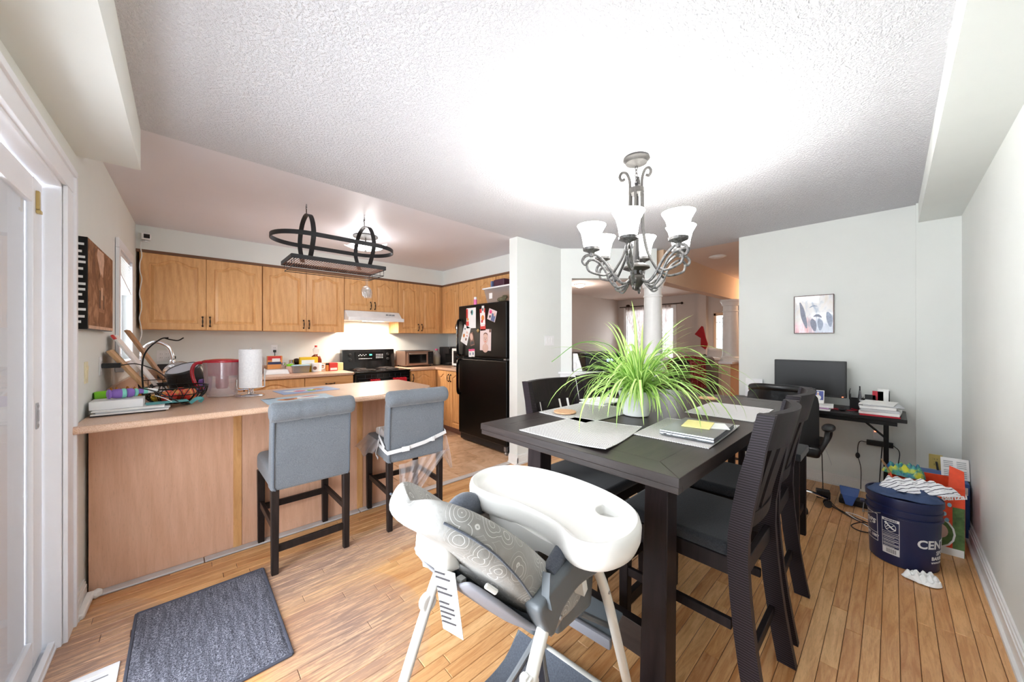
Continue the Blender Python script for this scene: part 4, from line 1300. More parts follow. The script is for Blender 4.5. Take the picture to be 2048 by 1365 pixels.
# ------------------------------------------------------------ dining chairs (local +y = front of the seat)
fabric('seat_charcoal', rgb(24, 25, 28), rgb(50, 52, 56), 220, 0.9, 0.3)
wood('chair_wood', rgb(20, 14, 15), rgb(34, 26, 27), (8, 8, 0.8), 6, 0.5, 0.16, 0.2)
def laminate():
    t = NT('chair_laminate')
    w = t.new('ShaderNodeTexWave', wave_type='BANDS', bands_direction='Z')
    w.inputs['Scale'].default_value = 36
    w.inputs['Distortion'].default_value = 1.6
    w.inputs['Detail'].default_value = 2
    w.inputs['Detail Scale'].default_value = 0.6
    t.link(t.coord(), w.inputs['Vector'])
    t.color(t.ramp(w.outputs['Fac'], [(0.55, rgb(24, 17, 20)), (0.93, rgb(32, 24, 28)), (1.0, rgb(74, 64, 74))]))
    t.set(Roughness=0.5)
laminate()
def make_chair(label):
    c = thing('dining_chair', label, 'chair')
    w = 0.44
    def back_y(z):                      # side outline of the sabre legs and back posts
        if z < 0.62:
            return -0.07 * ((0.62 - z) / 0.62) ** 1.7
        t = (z - 0.62) / 0.47
        return -0.085 * t ** 1.3
    zs = [0.0, 0.1, 0.2, 0.32, 0.44, 0.56, 0.66, 0.76, 0.86, 0.97, 1.085]
    for sx in (-1, 1):
        P = []
        for z in zs:
            th = 0.062 if z < 0.9 else 0.05
            y = back_y(z)
            x0, x1 = sorted((sx * (w / 2 - 0.032), sx * w / 2))
            P.append([(x0, y - th / 2, z), (x1, y - th / 2, z), (x1, y + th / 2, z), (x0, y + th / 2, z)])
        m = MB()
        t = bmesh.new()
        V = [[t.verts.new(p) for p in r] for r in P]
        for a, b2 in zip(V, V[1:]):
            for k in range(4):
                t.faces.new([a[k], a[(k + 1) % 4], b2[(k + 1) % 4], b2[k]])
        t.faces.new(V[0]); t.faces.new(V[-1])
        m._join(t)
        m.build('leg', M['chair_laminate'], c, angle=0.5)
        MB().bar((sx * (w / 2 - 0.025), 0.43, 0.57), (sx * (w / 2 - 0.025), 0.435, 0.0), 0.042, 0.042, 0.002, (0, 1, 0), 0, 0.036, 0.036).build('leg', M['chair_wood'], c)
        MB().bar((sx * (w / 2 - 0.02), 0.02, 0.33), (sx * (w / 2 - 0.02), 0.42, 0.33), 0.02, 0.035, 0.002).build('stretcher', M['chair_wood'], c)
        MB().bar((sx * (w / 2 - 0.018), 0.0, 0.535), (sx * (w / 2 - 0.018), 0.43, 0.535), 0.022, 0.06, 0.002).build('seat_rail', M['chair_wood'], c)
    def curved(z0, z1, bow, th, name, x0=-w / 2 + 0.03, x1=w / 2 - 0.03, n=10):
        m = MB()
        t = bmesh.new()
        rows = []
        for k in range(n + 1):
            s = k / n
            x = x0 + (x1 - x0) * s
            bw = -bow * (1 - (2 * (x / (w - 0.06))) ** 2)
            rows.append([t.verts.new((x, back_y(z) + bw + d, z)) for z, d in ((z0, -th / 2), (z0, th / 2), (z1, th / 2), (z1, -th / 2))])
        for a, b2 in zip(rows, rows[1:]):
            for q in range(4):
                t.faces.new([a[q], a[(q + 1) % 4], b2[(q + 1) % 4], b2[q]])
        t.faces.new(rows[0]); t.faces.new(rows[-1])
        m._join(t)
        return m.build(name, M['chair_wood'], c, angle=0.5)
    curved(0.955, 1.085, 0.042, 0.03, 'top_rail')
    curved(0.665, 0.72, 0.022, 0.024, 'lower_rail')
    for x0, x1 in ((-0.185, -0.165), (-0.135, -0.105), (-0.075, 0.075), (0.105, 0.135), (0.165, 0.185)):
        m = MB()
        t = bmesh.new()
        rows = []
        for k in range(9):
            z = 0.71 + (0.965 - 0.71) * k / 8
            bow = 0.022 + 0.02 * k / 8
            pts = []
            for x, d in ((x0, -0.009), (x1, -0.009), (x1, 0.009), (x0, 0.009)):
                pts.append(t.verts.new((x, back_y(z) - bow * (1 - (2 * (x / (w - 0.06))) ** 2) + d, z)))
            rows.append(pts)
        for a, b2 in zip(rows, rows[1:]):
            for q in range(4):
                t.faces.new([a[q], a[(q + 1) % 4], b2[(q + 1) % 4], b2[q]])
        t.faces.new(rows[0]); t.faces.new(rows[-1])
        m._join(t)
        m.build('slat', M['chair_wood'], c, angle=0.5)
    MB().bar((-w / 2 + 0.03, -0.02, 0.20), (w / 2 - 0.03, -0.02, 0.20), 0.02, 0.04, 0.002).build('stretcher', M['chair_wood'], c)
    MB().bar((-w / 2 + 0.03, 0.43, 0.19), (w / 2 - 0.03, 0.43, 0.19), 0.025, 0.05, 0.002).build('stretcher', M['chair_wood'], c)
    MB().bar((-w / 2 + 0.03, 0.435, 0.535), (w / 2 - 0.03, 0.435, 0.535), 0.022, 0.06, 0.002).build('seat_rail', M['chair_wood'], c)
    MB().bar((-w / 2 + 0.03, -0.005, 0.52), (w / 2 - 0.03, -0.005, 0.52), 0.022, 0.06, 0.002).build('seat_rail', M['chair_wood'], c)
    MB().box(-w / 2 + 0.012, 0.03, 0.56, w / 2 - 0.012, 0.46, 0.61, 0.018, 3).build('seat', M['seat_charcoal'], c)
    return c
GR = 'dark dining chairs round the table'
ch = make_chair('dark dining chair nearest the camera with its full slatted back and saber legs in view')
ch['group'] = GR
ch.location = (1.615, 0.365, 0)
dup(ch, (2.165, 0.385, 0), 0.03, 'dark dining chair half hidden behind the nearest one, toward the blue bucket')
dup(ch, (1.69, 1.385, 0), PI - 0.02, 'dark dining chair by the fridge wall, its slats seen above the round coaster')
dup(ch, (2.22, 1.40, 0), PI + 0.03, 'dark dining chair by the low wall, mostly hidden behind the spider plant')
bn = thing('dining_stool', 'backless dark stool seat at the far table corner in front of the office chair', 'stool', (2.98, 0.60, 0))
MB().box(-0.15, -0.21, 0.565, 0.16, 0.21, 0.612, 0.008, 2).build('seat', M['seat_charcoal'], bn)
for sx in (-0.12, 0.13):
    for sy in (-0.18, 0.18):
        MB().bar((sx, sy, 0.57), (sx, sy, 0), 0.038, 0.038, 0.002).build('leg', M['chair_wood'], bn)
for sy in (-0.18, 0.18):
    MB().bar((-0.11, sy, 0.2), (0.12, sy, 0.2), 0.02, 0.035, 0.002).build('stretcher', M['chair_wood'], bn)

# ------------------------------------------------------------ things on the table
def woven():
    t = NT('woven_grey')
    v = t.coord((1, 1, 1))
    w1 = t.new('ShaderNodeTexChecker')
    w1.inputs['Scale'].default_value = 210
    w1.inputs['Color1'].default_value = rgb(236, 234, 232)
    w1.inputs['Color2'].default_value = rgb(120, 118, 120)
    t.link(v, w1.inputs['Vector'])
    t.color(w1.outputs['Color'])
    t.set(Roughness=0.8)
    t.bump(w1.outputs['Fac'], 0.3, 0.002)
woven()
plain('mat_edge', rgb(206, 204, 202), 0.7)
def placemat(corners, z, label, curl=()):
    """corners: four (x, y) in order; a thin woven sheet with a slight curl at the listed corners"""
    A, B, C_, D_ = [Vector((x, y, 0)) for x, y in corners]
    n = 14
    P = []
    for j in range(n + 1):
        row = []
        for i in range(n + 1):
            s, t = i / n, j / n
            p = A.lerp(B, s).lerp(D_.lerp(C_, s), t)
            zz = z
            for k, hgt in curl:
                cs, ct = ((0, 0), (1, 0), (1, 1), (0, 1))[k]
                dd = math.hypot(s - cs, t - ct)
                zz += hgt * max(0, 1 - dd / 0.5) ** 2
            row.append((p.x, p.y, zz))
        P.append(row)
    c = sum(((Vector(q)) for q in (A, B, C_, D_)), Vector()) / 4
    o = thing('placemat', label, 'placemat', (c.x, c.y, z), 0, 'woven placemats on the dining table')
    MB().grid(P, thick=0.0025).build('sheet', M['woven_grey'], o, True)
    edge = [P[0][i] for i in range(n + 1)] + [P[j][n] for j in range(1, n + 1)] + [P[n][i] for i in range(n - 1, -1, -1)] + [P[j][0] for j in range(n - 1, 0, -1)]
    MB().tube(edge, 0.0018, 5, closed=True).build('hem', M['mat_edge'], o, True)
z0 = TZ + 0.0035
placemat([(1.115, 1.15), (1.515, 1.14), (1.555, 0.79), (1.125, 0.71)], z0, 'grey woven placemat nearest the high chair tray, one corner curling up', [(3, 0.012), (2, 0.006)])
placemat([(1.475, 1.36), (1.985, 1.375), (1.90, 1.00), (1.445, 1.025)], z0, 'grey woven placemat under the round coaster, by the fridge side chair')
placemat([(1.43, 0.765), (1.85, 0.80), (1.915, 0.49), (1.445, 0.47)], z0, 'grey woven placemat under the closed laptop', [(2, 0.006)])
placemat([(2.08, 0.80), (2.54, 0.81), (2.53, 0.475), (2.075, 0.47)], z0, 'grey woven placemat with nothing on it, toward the desk end of the table')
wood('cork', rgb(196, 148, 110), rgb(226, 184, 146), (3, 3, 3), 40, 0.8)
for x, y, z, lab in ((1.56, 1.245, z0 + 0.0035, 'round cork coaster on the placemat by the fridge side chair'), (2.69, 0.88, TZ + 0.0005, 'round cork coaster at the far end of the table, behind the plant')):
    tag(MB().cyl((x, y, z), 0.062 if x < 2 else 0.06, 0.008, 32, bev=0.002).build('coaster', M['cork']), lab, 'coaster')
plain('laptop_silver', rgb(172, 176, 180), 0.35, 0.75, var=0.02)
lp = thing('laptop', 'closed silver laptop on a placemat with yellow notes on its lid', 'laptop', (1.665, 0.585, z0 + 0.004), 0.06)
MB().box(-0.165, -0.105, 0.001, 0.165, 0.105, 0.012, 0.004, 2).build('base', M['laptop_silver'], lp)
MB().box(-0.165, -0.105, 0.0125, 0.165, 0.105, 0.021, 0.004, 2).build('lid', M['laptop_silver'], lp)
m = MB()
for k in range(14):
    m.box(-0.1655, -0.02 - k * 0.0032 + 0.02, 0.004, -0.164, -0.0182 - k * 0.0032 + 0.02, 0.009)
m.build('vent_grille', M['black_plastic'], lp)
MB().box(-0.1655, 0.075, 0.004, -0.164, 0.088, 0.009).build('port', M['black_plastic'], lp)
MB().box(-0.1655, 0.05, 0.005, -0.164, 0.06, 0.008).build('port', M['black_plastic'], lp)
plain('note_yellow', rgb(244, 232, 158), 0.8, var=0.02)
tag(MB().at((1.695, 0.595, z0 + 0.0262), (0, 0, 0.18)).box(-0.075, -0.055, 0, 0.075, 0.055, 0.004, 0.001, 1).build('note_pad', M['note_yellow']), 'pale yellow note pad lying on the closed laptop', 'notepad')
tag(MB().at((1.735, 0.53, z0 + 0.0255), (0, 0, 0.45)).box(-0.06, -0.04, 0, 0.06, 0.04, 0.0006).build('paper_slip', M['paper_white']), 'white paper slip sticking out beneath the yellow note pad', 'paper')
for k, (x, y, r, w, h) in enumerate(((2.02, 1.31, 0.1, 0.13, 0.09), (2.03, 1.30, -0.15, 0.12, 0.10))):
    tag(MB().at((x, y, TZ + 0.0015 + k * 0.009), (0, 0, r)).box(-w, -h, 0, w, h, 0.007, 0.001, 1).build('mail', M['paper_white']), ('white envelopes lying flat on the table at the plant, lower of two', 'white folded letter on top of the envelopes beside the plant')[k], 'mail')

# spider plant: pot, and every leaf a blade of its own
def leaf_mat(name, a, b_):
    t = NT(name)
    at = t.new('ShaderNodeAttribute', attribute_name='stripe')
    oi = t.new('ShaderNodeObjectInfo')
    c = t.mix(at.outputs['Fac'], a, b_)
    v = t.ramp(oi.outputs['Random'], [(0, (0.72, 0.78, 0.66, 1)), (1, (1.15, 1.12, 1.1, 1))])
    t.color(t.mix(1.0, c, v, 'MULTIPLY'))
    t.set(Roughness=0.45)
    t.b.inputs['Subsurface Weight'].default_value = 0.0
    tr = t.new('ShaderNodeBsdfTranslucent')
    t.link(t.b.inputs['Base Color'].links[0].from_socket, tr.inputs[0])
    mx = t.new('ShaderNodeMixShader')
    mx.inputs[0].default_value = 0.3
    t.link(t.b.outputs[0], mx.inputs[1]); t.link(tr.outputs[0], mx.inputs[2])
    t.link(mx.outputs[0], t.n['Material Output'].inputs['Surface'])
leaf_mat('spider_leaf', rgb(96, 176, 40), rgb(222, 242, 160))
def leaf_mesh(i):
    r = random.Random(100 + i)
    L = (0.30, 0.38, 0.46, 0.54, 0.62)[i % 5] * r.uniform(0.92, 1.05)
    el = (1.35, 1.1, 0.9, 0.6, 1.2, 0.3)[i % 6] + r.uniform(-0.08, 0.08)
    droop = r.uniform(2.6, 4.2) / L * (0.6 if i % 4 == 0 else 1.0) * 0.5
    wd = r.uniform(0.006, 0.0095)
    n = 13
    p = Vector((0.012, 0, 0)); a = el
    bm = bmesh.new()
    lay = bm.verts.layers.float.new('stripe')
    rows = []
    side = r.uniform(-0.25, 0.25)
    yy = 0.0
    for k in range(n + 1):
        t = k / n
        ww = wd * (0.55 + 1.1 * t) if t < 0.35 else wd * (1.0 - ((t - 0.35) / 0.65) ** 2.2) + 0.0004
        fold = 0.35
        nx, nz = -math.sin(a), math.cos(a)
        row = []
        for s in (-1, -0.35, 0.35, 1):
            v = bm.verts.new((p.x + nx * abs(s) * ww * fold, yy + s * ww, p.z + nz * abs(s) * ww * fold))
            v[lay] = 1.0 if abs(s) < 0.5 else 0.0
            row.append(v)
        rows.append(row)
        st = L / n
        p = p + Vector((math.cos(a), 0, math.sin(a))) * st
        yy += side * st * t
        a -= droop * st * (0.45 + 1.4 * t)
        if a < -1.35:
            a = -1.35
    for x, y_ in zip(rows, rows[1:]):
        for k in range(3):
            bm.faces.new([x[k], x[k + 1], y_[k + 1], y_[k]])
    me = bpy.data.meshes.new('leaf')
    bm.to_mesh(me); bm.free()
    me.materials.append(M['spider_leaf'])
    me.shade_smooth()
    return me, min(v.co.z for v in me.vertices)
PX, PY = 1.815, 0.955
sp = thing('spider_plant', 'bushy green and white striped spider plant in a white pot on the table', 'plant', (PX, PY, TZ + 0.001))
MB().lathe([(0.062, 0.0), (0.068, 0.004), (0.092, 0.115), (0.094, 0.135), (0.088, 0.137), (0.082, 0.118), (0.0, 0.112)], (0, 0, 0), 32).build('pot', M['white_plastic'], sp)
plain('soil', rgb(60, 46, 36), 0.95, bump=0.6)
MB().lathe([(0.083, 0.112), (0.06, 0.122), (0.0, 0.126)], (0, 0, 0), 20).build('soil', M['soil'], sp)
LM = [leaf_mesh(i) for i in range(30)]
TALL = [LM[i][0] for i in range(30) if i % 6 in (0, 4)]
rl = random.Random(21)
for k in range(285):
    me, zmin = LM[rl.randrange(30)] if k < 240 else LM[rl.choice((3, 5, 9, 11, 15, 17, 21, 23))]
    o = bpy.data.objects.new('leaf', me)
    COL.objects.link(o)
    o.parent = sp
    a = rl.uniform(0, 2 * PI) if k < 240 else rl.uniform(PI * 0.95, PI * 1.65)
    rr = rl.uniform(0.0, 0.055)
    base = 0.12 + rl.uniform(0, 0.03)
    sc = rl.uniform(0.72, 1.02)
    if me in TALL:
        sc *= 0.82
    if k >= 240:
        sc *= 0.68
    if zmin * sc + base < 0.04:
        base = 0.042 - zmin * sc
        if base > 0.24:
            sc *= 0.6
            base = max(0.13, 0.042 - zmin * sc)
    o.location = (rr * math.cos(a + 0.6), rr * math.sin(a + 0.6), base)
    o.rotation_euler = (rl.uniform(-0.12, 0.12), rl.uniform(-0.1, 0.1), a)
    o.scale = (sc, sc, sc)
# a few long runners
for a, L, h in ((2.3, 0.46, 0.24), (-0.75, 0.5, 0.16), (-0.45, 0.44, 0.2)):
    pts = [(0.02 * math.cos(a), 0.02 * math.sin(a), 0.12), (0.25 * L * math.cos(a), 0.25 * L * math.sin(a), 0.12 + h), (0.65 * L * math.cos(a), 0.65 * L * math.sin(a), 0.12 + h * 1.15), (L * math.cos(a), L * math.sin(a), 0.12 + h * 0.7)]
    MB().tube(spline(pts, 6), 0.0018, 5).build('runner', M['spider_leaf'], sp)
# small spread-out dark glossy tray the pot stands beside
# ------------------------------------------------------------ chandelier
def pewter():
    t = NT('pewter')
    v = t.coord()
    f = t.noise(v, 60, 3, 0.7)
    t.color(t.ramp(f, [(0.35, rgb(58, 56, 55)), (0.65, rgb(116, 114, 112))]))
    t.set(Roughness=0.45, Metallic=0.35)
    t.bump(f, 0.15, 0.002)
pewter()
plain('pewter_dark', rgb(64, 59, 54), 0.45, 0.3)
plain('pewter_dimmed', rgb(44, 42, 40), 0.6, 0.2, var=0.4, scale=70)  # same pewter, colour darkened to offset bulb glare on the upper parts
CX, CY = 2.017, 1.06
cl = thing('chandelier', 'six arm scrolled pewter chandelier with lit white bell shades above the table', 'chandelier', (CX, CY, HC))
def cb(mb, name, mat, **k):
    return mb.build(name, M[mat], cl, **k)
cb(MB().lathe([(0.075, 0), (0.078, -0.012), (0.068, -0.02), (0.062, -0.034), (0.03, -0.045), (0.01, -0.05), (0.0, -0.05)], (0, 0, 0), 32), 'canopy', 'pewter_dimmed')
for k in range(5):
    z = -0.062 - k * 0.022
    ax = 0 if k % 2 else PI / 2
    pts = [(0.007 * math.cos(q) * math.cos(ax), 0.007 * math.cos(q) * math.sin(ax), z + 0.015 * math.sin(q)) for q in [2 * PI * j / 12 for j in range(12)]]
    cb(MB().tube(pts, 0.0024, 6, closed=True), 'chain_link', 'pewter_dimmed')
cb(MB().lathe([(0.0, -0.15), (0.012, -0.155), (0.008, -0.17), (0.008, -0.62), (0.02, -0.63), (0.02, -0.66)], (0, 0, 0), 14), 'stem', 'pewter_dimmed')
cb(MB().lathe([(0.036, -0.222), (0.045, -0.220), (0.045, -0.188), (0.036, -0.186)], (0, 0, 0), 28), 'collar', 'pewter_dimmed')
cb(MB().lathe([(0.02, -0.64), (0.05, -0.648), (0.076, -0.664), (0.078, -0.674), (0.055, -0.684), (0.03, -0.69), (0.022, -0.70), (0.03, -0.705), (0.045, -0.72), (0.048, -0.735), (0.042, -0.76), (0.026, -0.785), (0.012, -0.792), (0.016, -0.80), (0.008, -0.808), (0.0, -0.81)], (0, 0, 0), 28), 'hub', 'pewter_dark')
shade_prof = [(0.040, 0.0), (0.048, 0.02), (0.054, 0.06), (0.064, 0.10), (0.083, 0.135), (0.086, 0.14), (0.083, 0.141), (0.062, 0.106), (0.051, 0.062), (0.045, 0.022), (0.0, 0.012)]
glow('shade_glass', (1.0, 0.985, 0.96, 1), 10.0, (0.95, 0.95, 0.93, 1))
glow('bulb', (1.0, 0.97, 0.9, 1), 14.0)
front = math.atan2(-0.7326, -0.68)      # direction of the arm that points toward the patio door corner
for k in range(6):
    # measured clockwise from the front direction: -88, -28, 32, 92, 152, 212 degrees
    ang = front + math.radians(-88 + 60 * k)
    c, s = math.cos(ang), math.sin(ang)
    def R(r, z): return (r * c, r * s, z)
    main = spline([R(0.028, -0.672), R(0.034, -0.73), R(0.075, -0.765), R(0.125, -0.735), R(0.165, -0.675), R(0.205, -0.625), R(0.255, -0.592), R(0.31, -0.60), R(0.33, -0.63), R(0.315, -0.652), R(0.297, -0.64)], 6)
    a = cb(MB().tube(main, 0.0085, 8), 'arm', 'pewter')
    second = spline([R(0.07, -0.775), R(0.12, -0.79), R(0.165, -0.745), R(0.19, -0.69), R(0.225, -0.645), R(0.268, -0.622), R(0.30, -0.64), R(0.295, -0.685), R(0.255, -0.705), R(0.20, -0.715), R(0.165, -0.70)], 6)
    MB().tube(second, 0.0075, 8).build('scroll', M['pewter'], a)
    third = spline([R(0.06, -0.768), R(0.10, -0.81), R(0.128, -0.80), R(0.118, -0.785)], 5)
    MB().tube(third, 0.006, 7).build('scroll', M['pewter'], a)
    rod = spline([R(0.039, -0.19), R(0.04, -0.30), R(0.045, -0.44), R(0.075, -0.58), R(0.135, -0.69), R(0.175, -0.735)], 6)
    cb(MB().tube(rod, 0.0075, 8), 'rod', 'pewter_dimmed')
    if k % 2 == 0:
        top = spline([R(0.038, -0.20), R(0.042, -0.14), R(0.06, -0.098), R(0.088, -0.095), R(0.102, -0.12), R(0.09, -0.142), R(0.072, -0.132)], 6)
        MB().tube(top, 0.0085, 8).build('top_scroll', M['pewter_dimmed'], cl)
    cup = cb(MB().lathe([(0.012, -0.605), (0.014, -0.585), (0.022, -0.578), (0.05, -0.566), (0.052, -0.552), (0.044, -0.548)], R(0.275, 0), 22), 'shade_cup', 'pewter')
    sh = cb(MB().lathe(shade_prof, R(0.275, -0.556), 28, cap=False), 'shade', 'shade_glass', angle=1.2)
    MB().sphere(R(0.275, -0.50), 0.022, 1, 1, 1.25, 12, 8).build('bulb', M['bulb'], sh)
    light('shade_bulb', 'POINT', (CX + 0.275 * c, CY + 0.275 * s, HC - 0.42), 1.9, (1.0, 0.985, 0.96), size=0.05)

# ------------------------------------------------------------ kitchen ceiling light
kl = thing('ceiling_light', 'square glowing glass ceiling light behind the hanging pot rack', 'ceiling light', (1.42, 3.82, HC))
glow('frosted_lit', (0.97, 0.98, 1.0, 1), 2.6, (0.95, 0.95, 0.95, 1))
MB().lathe([(0.12, 0), (0.125, -0.012), (0.10, -0.02), (0, -0.02)], (0, 0, 0), 28).build('base', M['pewter_dark'], kl)
P = []
n = 10
for j in range(n + 1):
    row = []
    for i in range(n + 1):
        x, y = -0.165 + 0.33 * i / n, -0.165 + 0.33 * j / n
        q = (x * x + y * y) / 0.0545
        row.append((x, y, -0.150 + 0.06 * q))
    P.append(row)
MB().grid(P, thick=0.004).build('glass_shade', M['frosted_lit'], kl)
MB().lathe([(0.0, -0.175), (0.01, -0.17), (0.012, -0.16), (0.008, -0.15), (0.006, -0.02)], (0, 0, 0), 14).build('finial', M['pewter_dark'], kl)
light('kitchen_light', 'POINT', (1.42, 3.82, HC - 0.30), 3.5, (1.0, 0.95, 0.92), size=0.12)
glow('spot_lit', (1.0, 0.97, 0.92, 1), 8.0)
hl = thing('ceiling_light', 'small round lit ceiling light in the living room seen through the opening', 'ceiling light', (5.76, 4.22, HC))
MB().lathe([(0.11, 0), (0.115, -0.015), (0.10, -0.02)], (0, 0, 0), 24).build('base', M['white_plastic'], hl)
MB().lathe([(0.10, -0.015), (0.085, -0.045), (0.04, -0.06), (0.0, -0.062)], (0, 0, 0), 24).build('glass_shade', M['spot_lit'], hl)
light('living_light', 'POINT', (5.76, 4.22, HC - 0.25), 7, (1.0, 0.93, 0.88), size=0.1)
light('hall_light', 'POINT', (7.9, 1.5, 2.2), 12, (1.0, 0.72, 0.48), size=0.12)
sd = thing('smoke_detector', 'round white disc on the hall ceiling past the desk wall', 'smoke detector', (5.17, 1.574, HC))
MB().lathe([(0.085, 0), (0.085, -0.012), (0.07, -0.02), (0, -0.022)], (0, 0, 0), 28).build('housing', M['white_plastic'], sd)
MB().lathe([(0.10, 0), (0.105, -0.006), (0.088, -0.012)], (0, 0, 0), 28, cap=False).build('rim', M['white_trim'], sd)

# ------------------------------------------------------------ hanging pot rack
plain('iron_black', rgb(38, 38, 40), 0.5, 0.3, bump=0.1, bscale=120)
plain('wire_copper', rgb(150, 96, 72), 0.45, 0.6)
pr = thing('pot_rack', 'black iron oval pot rack hanging from two hooks over the peninsula', 'pot rack', (0.965, 3.25, HC))
def rb(mb, name, mat='iron_black', **k):
    return mb.build(name, M[mat], pr, **k)
ov = []
a_, b_ = 0.255, 0.226
for k in range(49):
    t = 2 * PI * k / 48
    x = math.cos(t)
    xx = (0.232 + 0.25 * abs(math.cos(t)) ** 1.0) * (1 if x > 0 else -1) if abs(x) > 1e-6 else 0
    # stadium-like oval: straight long sides, round ends
    px = (0.235 if x >= 0 else -0.235) + 0.245 * x
    ov.append((px, b_ * math.sin(t), -0.293))
ov = ov[:-1]
rb(MB().tube(ov, 0.01, closed=True, flat=(0.006, 0.034), up=(0, 0, 1)), 'oval_band')
for sx in (-0.232, 0.232):
    hoop = spline([(sx, -0.12, -0.455), (sx, -0.165, -0.40), (sx, -0.218, -0.31), (sx, -0.205, -0.22), (sx, -0.14, -0.135), (sx, -0.06, -0.098), (sx, 0, -0.09), (sx, 0.06, -0.098), (sx, 0.14, -0.135), (sx, 0.205, -0.22), (sx, 0.218, -0.31), (sx, 0.165, -0.40), (sx, 0.12, -0.455)], 5)
    hp = rb(MB().tube(hoop, 0.01, flat=(0.005, 0.034), up=(1, 0, 0)), 'hoop')
    rb(MB().tube(spline([(sx, 0.008, -0.10), (sx, -0.01, -0.085), (sx, 0.0, -0.07), (sx, 0.0, -0.045), (sx, 0.012, -0.03), (sx, 0.0, -0.018), (sx, -0.012, -0.03)], 5), 0.0035, 7), 'hook', 'antique_metal')
    rb(MB().tube([(sx, 0.014 * math.cos(q), -0.018 + 0.014 * math.sin(q)) for q in [2 * PI * j / 14 for j in range(14)]], 0.003, 6, closed=True).cyl((sx, 0, -0.006), 0.004, 0.006, 8), 'ceiling_eye', 'steel')
tz = -0.475
fr_ = MB()
x0, x1, y0, y1 = -0.375, 0.345, -0.20, 0.18
for (p, q) in (((x0, y0), (x1, y0)), ((x1, y0), (x1, y1)), ((x1, y1), (x0, y1)), ((x0, y1), (x0, y0))):
    fr_.bar((p[0], p[1], tz), (q[0], q[1], tz), 0.006, 0.032, 0.001)
rb(fr_, 'shelf_frame')
gm = MB().tube([(0, y0, 0), (0, y1, 0)], 0.003, 6).mesh('grid_wire', M['wire_copper'])
for k in range(41):
    o = bpy.data.objects.new('grid_wire', gm)
    COL.objects.link(o)
    o.parent = pr
    o.location = (x0 + (x1 - x0) * (k + 0.5) / 41, 0, tz - 0.01)
wr = MB()
for yy in (y0 + 0.02, y0 + 0.10, y1 - 0.10, y1 - 0.02):
    wr.tube([(x0 + 0.02, yy, tz - 0.012), (x0 + 0.02, yy, tz - 0.065), (x1 - 0.01, yy, tz - 0.065), (x1 - 0.01, yy, tz - 0.012)], 0.003, 6)
for xx in (x0 + 0.02, x1 - 0.01):
    wr.tube([(xx, y0 + 0.02, tz - 0.065), (xx, y1 - 0.02, tz - 0.065)], 0.003, 6)
rb(wr, 'glass_rail')
clear('clear_glass', (0.98, 0.985, 0.985, 1), 0.05, 0.02, 0.10, rgb(240, 240, 240))
def wine_glass(loc, label):
    g_ = thing('wine_glass', label, 'glass', loc, 0, 'stemmed glasses hung under the pot rack')
    MB().lathe([(0.034, 0.0), (0.034, -0.002), (0.006, -0.006), (0.0035, -0.012), (0.0035, -0.075), (0.012, -0.085), (0.034, -0.105), (0.041, -0.135), (0.038, -0.165), (0.032, -0.185), (0.031, -0.185), (0.036, -0.165), (0.039, -0.135), (0.032, -0.107), (0.0, -0.09)], (0, 0, 0), 24, cap=False).build('glass', M['clear_glass'], g_)
wine_glass((1.195, 3.20, HC + tz - 0.060), 'stemmed wine glass hanging upside down under the rack, nearer the stools')
wine_glass((1.245, 3.30, HC + tz - 0.060), 'stemmed wine glass hanging upside down under the rack, nearer the hood')
# ------------------------------------------------------------ high chair (sits lengthwise along +x, facing the table)
def hc_fabric():
    t = NT('highchair_print')
    v = t.coord()
    vo = t.new('ShaderNodeTexVoronoi', feature='F1')
    vo.inputs['Scale'].default_value = 17
    t.link(v, vo.inputs['Vector'])
    w = t.math('SINE', t.math('MULTIPLY', vo.outputs['Distance'], 46.0))
    line = t.ramp(w, [(0.88, (0, 0, 0, 1)), (0.98, (1, 1, 1, 1))])
    near = t.ramp(vo.outputs['Distance'], [(0.5, (1, 1, 1, 1)), (0.62, (0, 0, 0, 1))])
    f = t.noise(v, 7, 3)
    c = t.ramp(f, [(0.3, rgb(128, 127, 122)), (0.7, rgb(154, 152, 148))])
    t.color(t.mix(t.math('MULTIPLY', t.math('MULTIPLY', line, near), 0.75), c, rgb(214, 213, 210)))
    t.set(Roughness=0.6)
    t.bump(t.noise(v, 26, 4), 0.35, 0.012)
hc_fabric()
def hc_fabric2():
    t = NT('highchair_taupe')
    v = t.coord()
    vo = t.new('ShaderNodeTexVoronoi', feature='F1')
    vo.inputs['Scale'].default_value = 16
    t.link(v, vo.inputs['Vector'])
    w = t.math('SINE', t.math('MULTIPLY', vo.outputs['Distance'], 62.0))
    line = t.ramp(w, [(0.92, (0, 0, 0, 1)), (0.985, (1, 1, 1, 1))])
    t.color(t.mix(t.math('MULTIPLY', line, 0.6), rgb(150, 138, 128), rgb(214, 206, 198)))
    t.set(Roughness=0.7)
hc_fabric2()
plain('hc_grey', rgb(92, 98, 102), 0.42, var=0.03)
plain('hc_grey_light', rgb(120, 120, 126), 0.6, var=0.04)
plain('hc_white', rgb(226, 225, 220), 0.3, var=0.01)
plain('hc_tube', rgb(214, 214, 208), 0.32, var=0.01)
fabric('hc_dark', rgb(62, 66, 76), rgb(88, 94, 104), 200)
clear('hc_mesh', (0.60, 0.60, 0.64, 1), 0.02, 0.6, 0.55, rgb(96, 98, 110))
hi = thing('high_chair', 'grey and white reclined high chair with a big white tray at the table end', 'high chair', (0.75, 0.77, 0))
tray = None
def hb(mb, name, mat, parent=None, **k):
    if name != 'tray' and (parent is None or parent is not tray):
        Mr = Matrix.Translation((0.75, 0.775, 0)) @ Matrix.Rotation(0.10, 4, 'Z') @ Matrix.Translation((-0.75, -0.775, 0))
        mb.bm.transform(Mr)
    return mb.build(name, M[mat], parent or hi, True, **k)
YC = 0.775
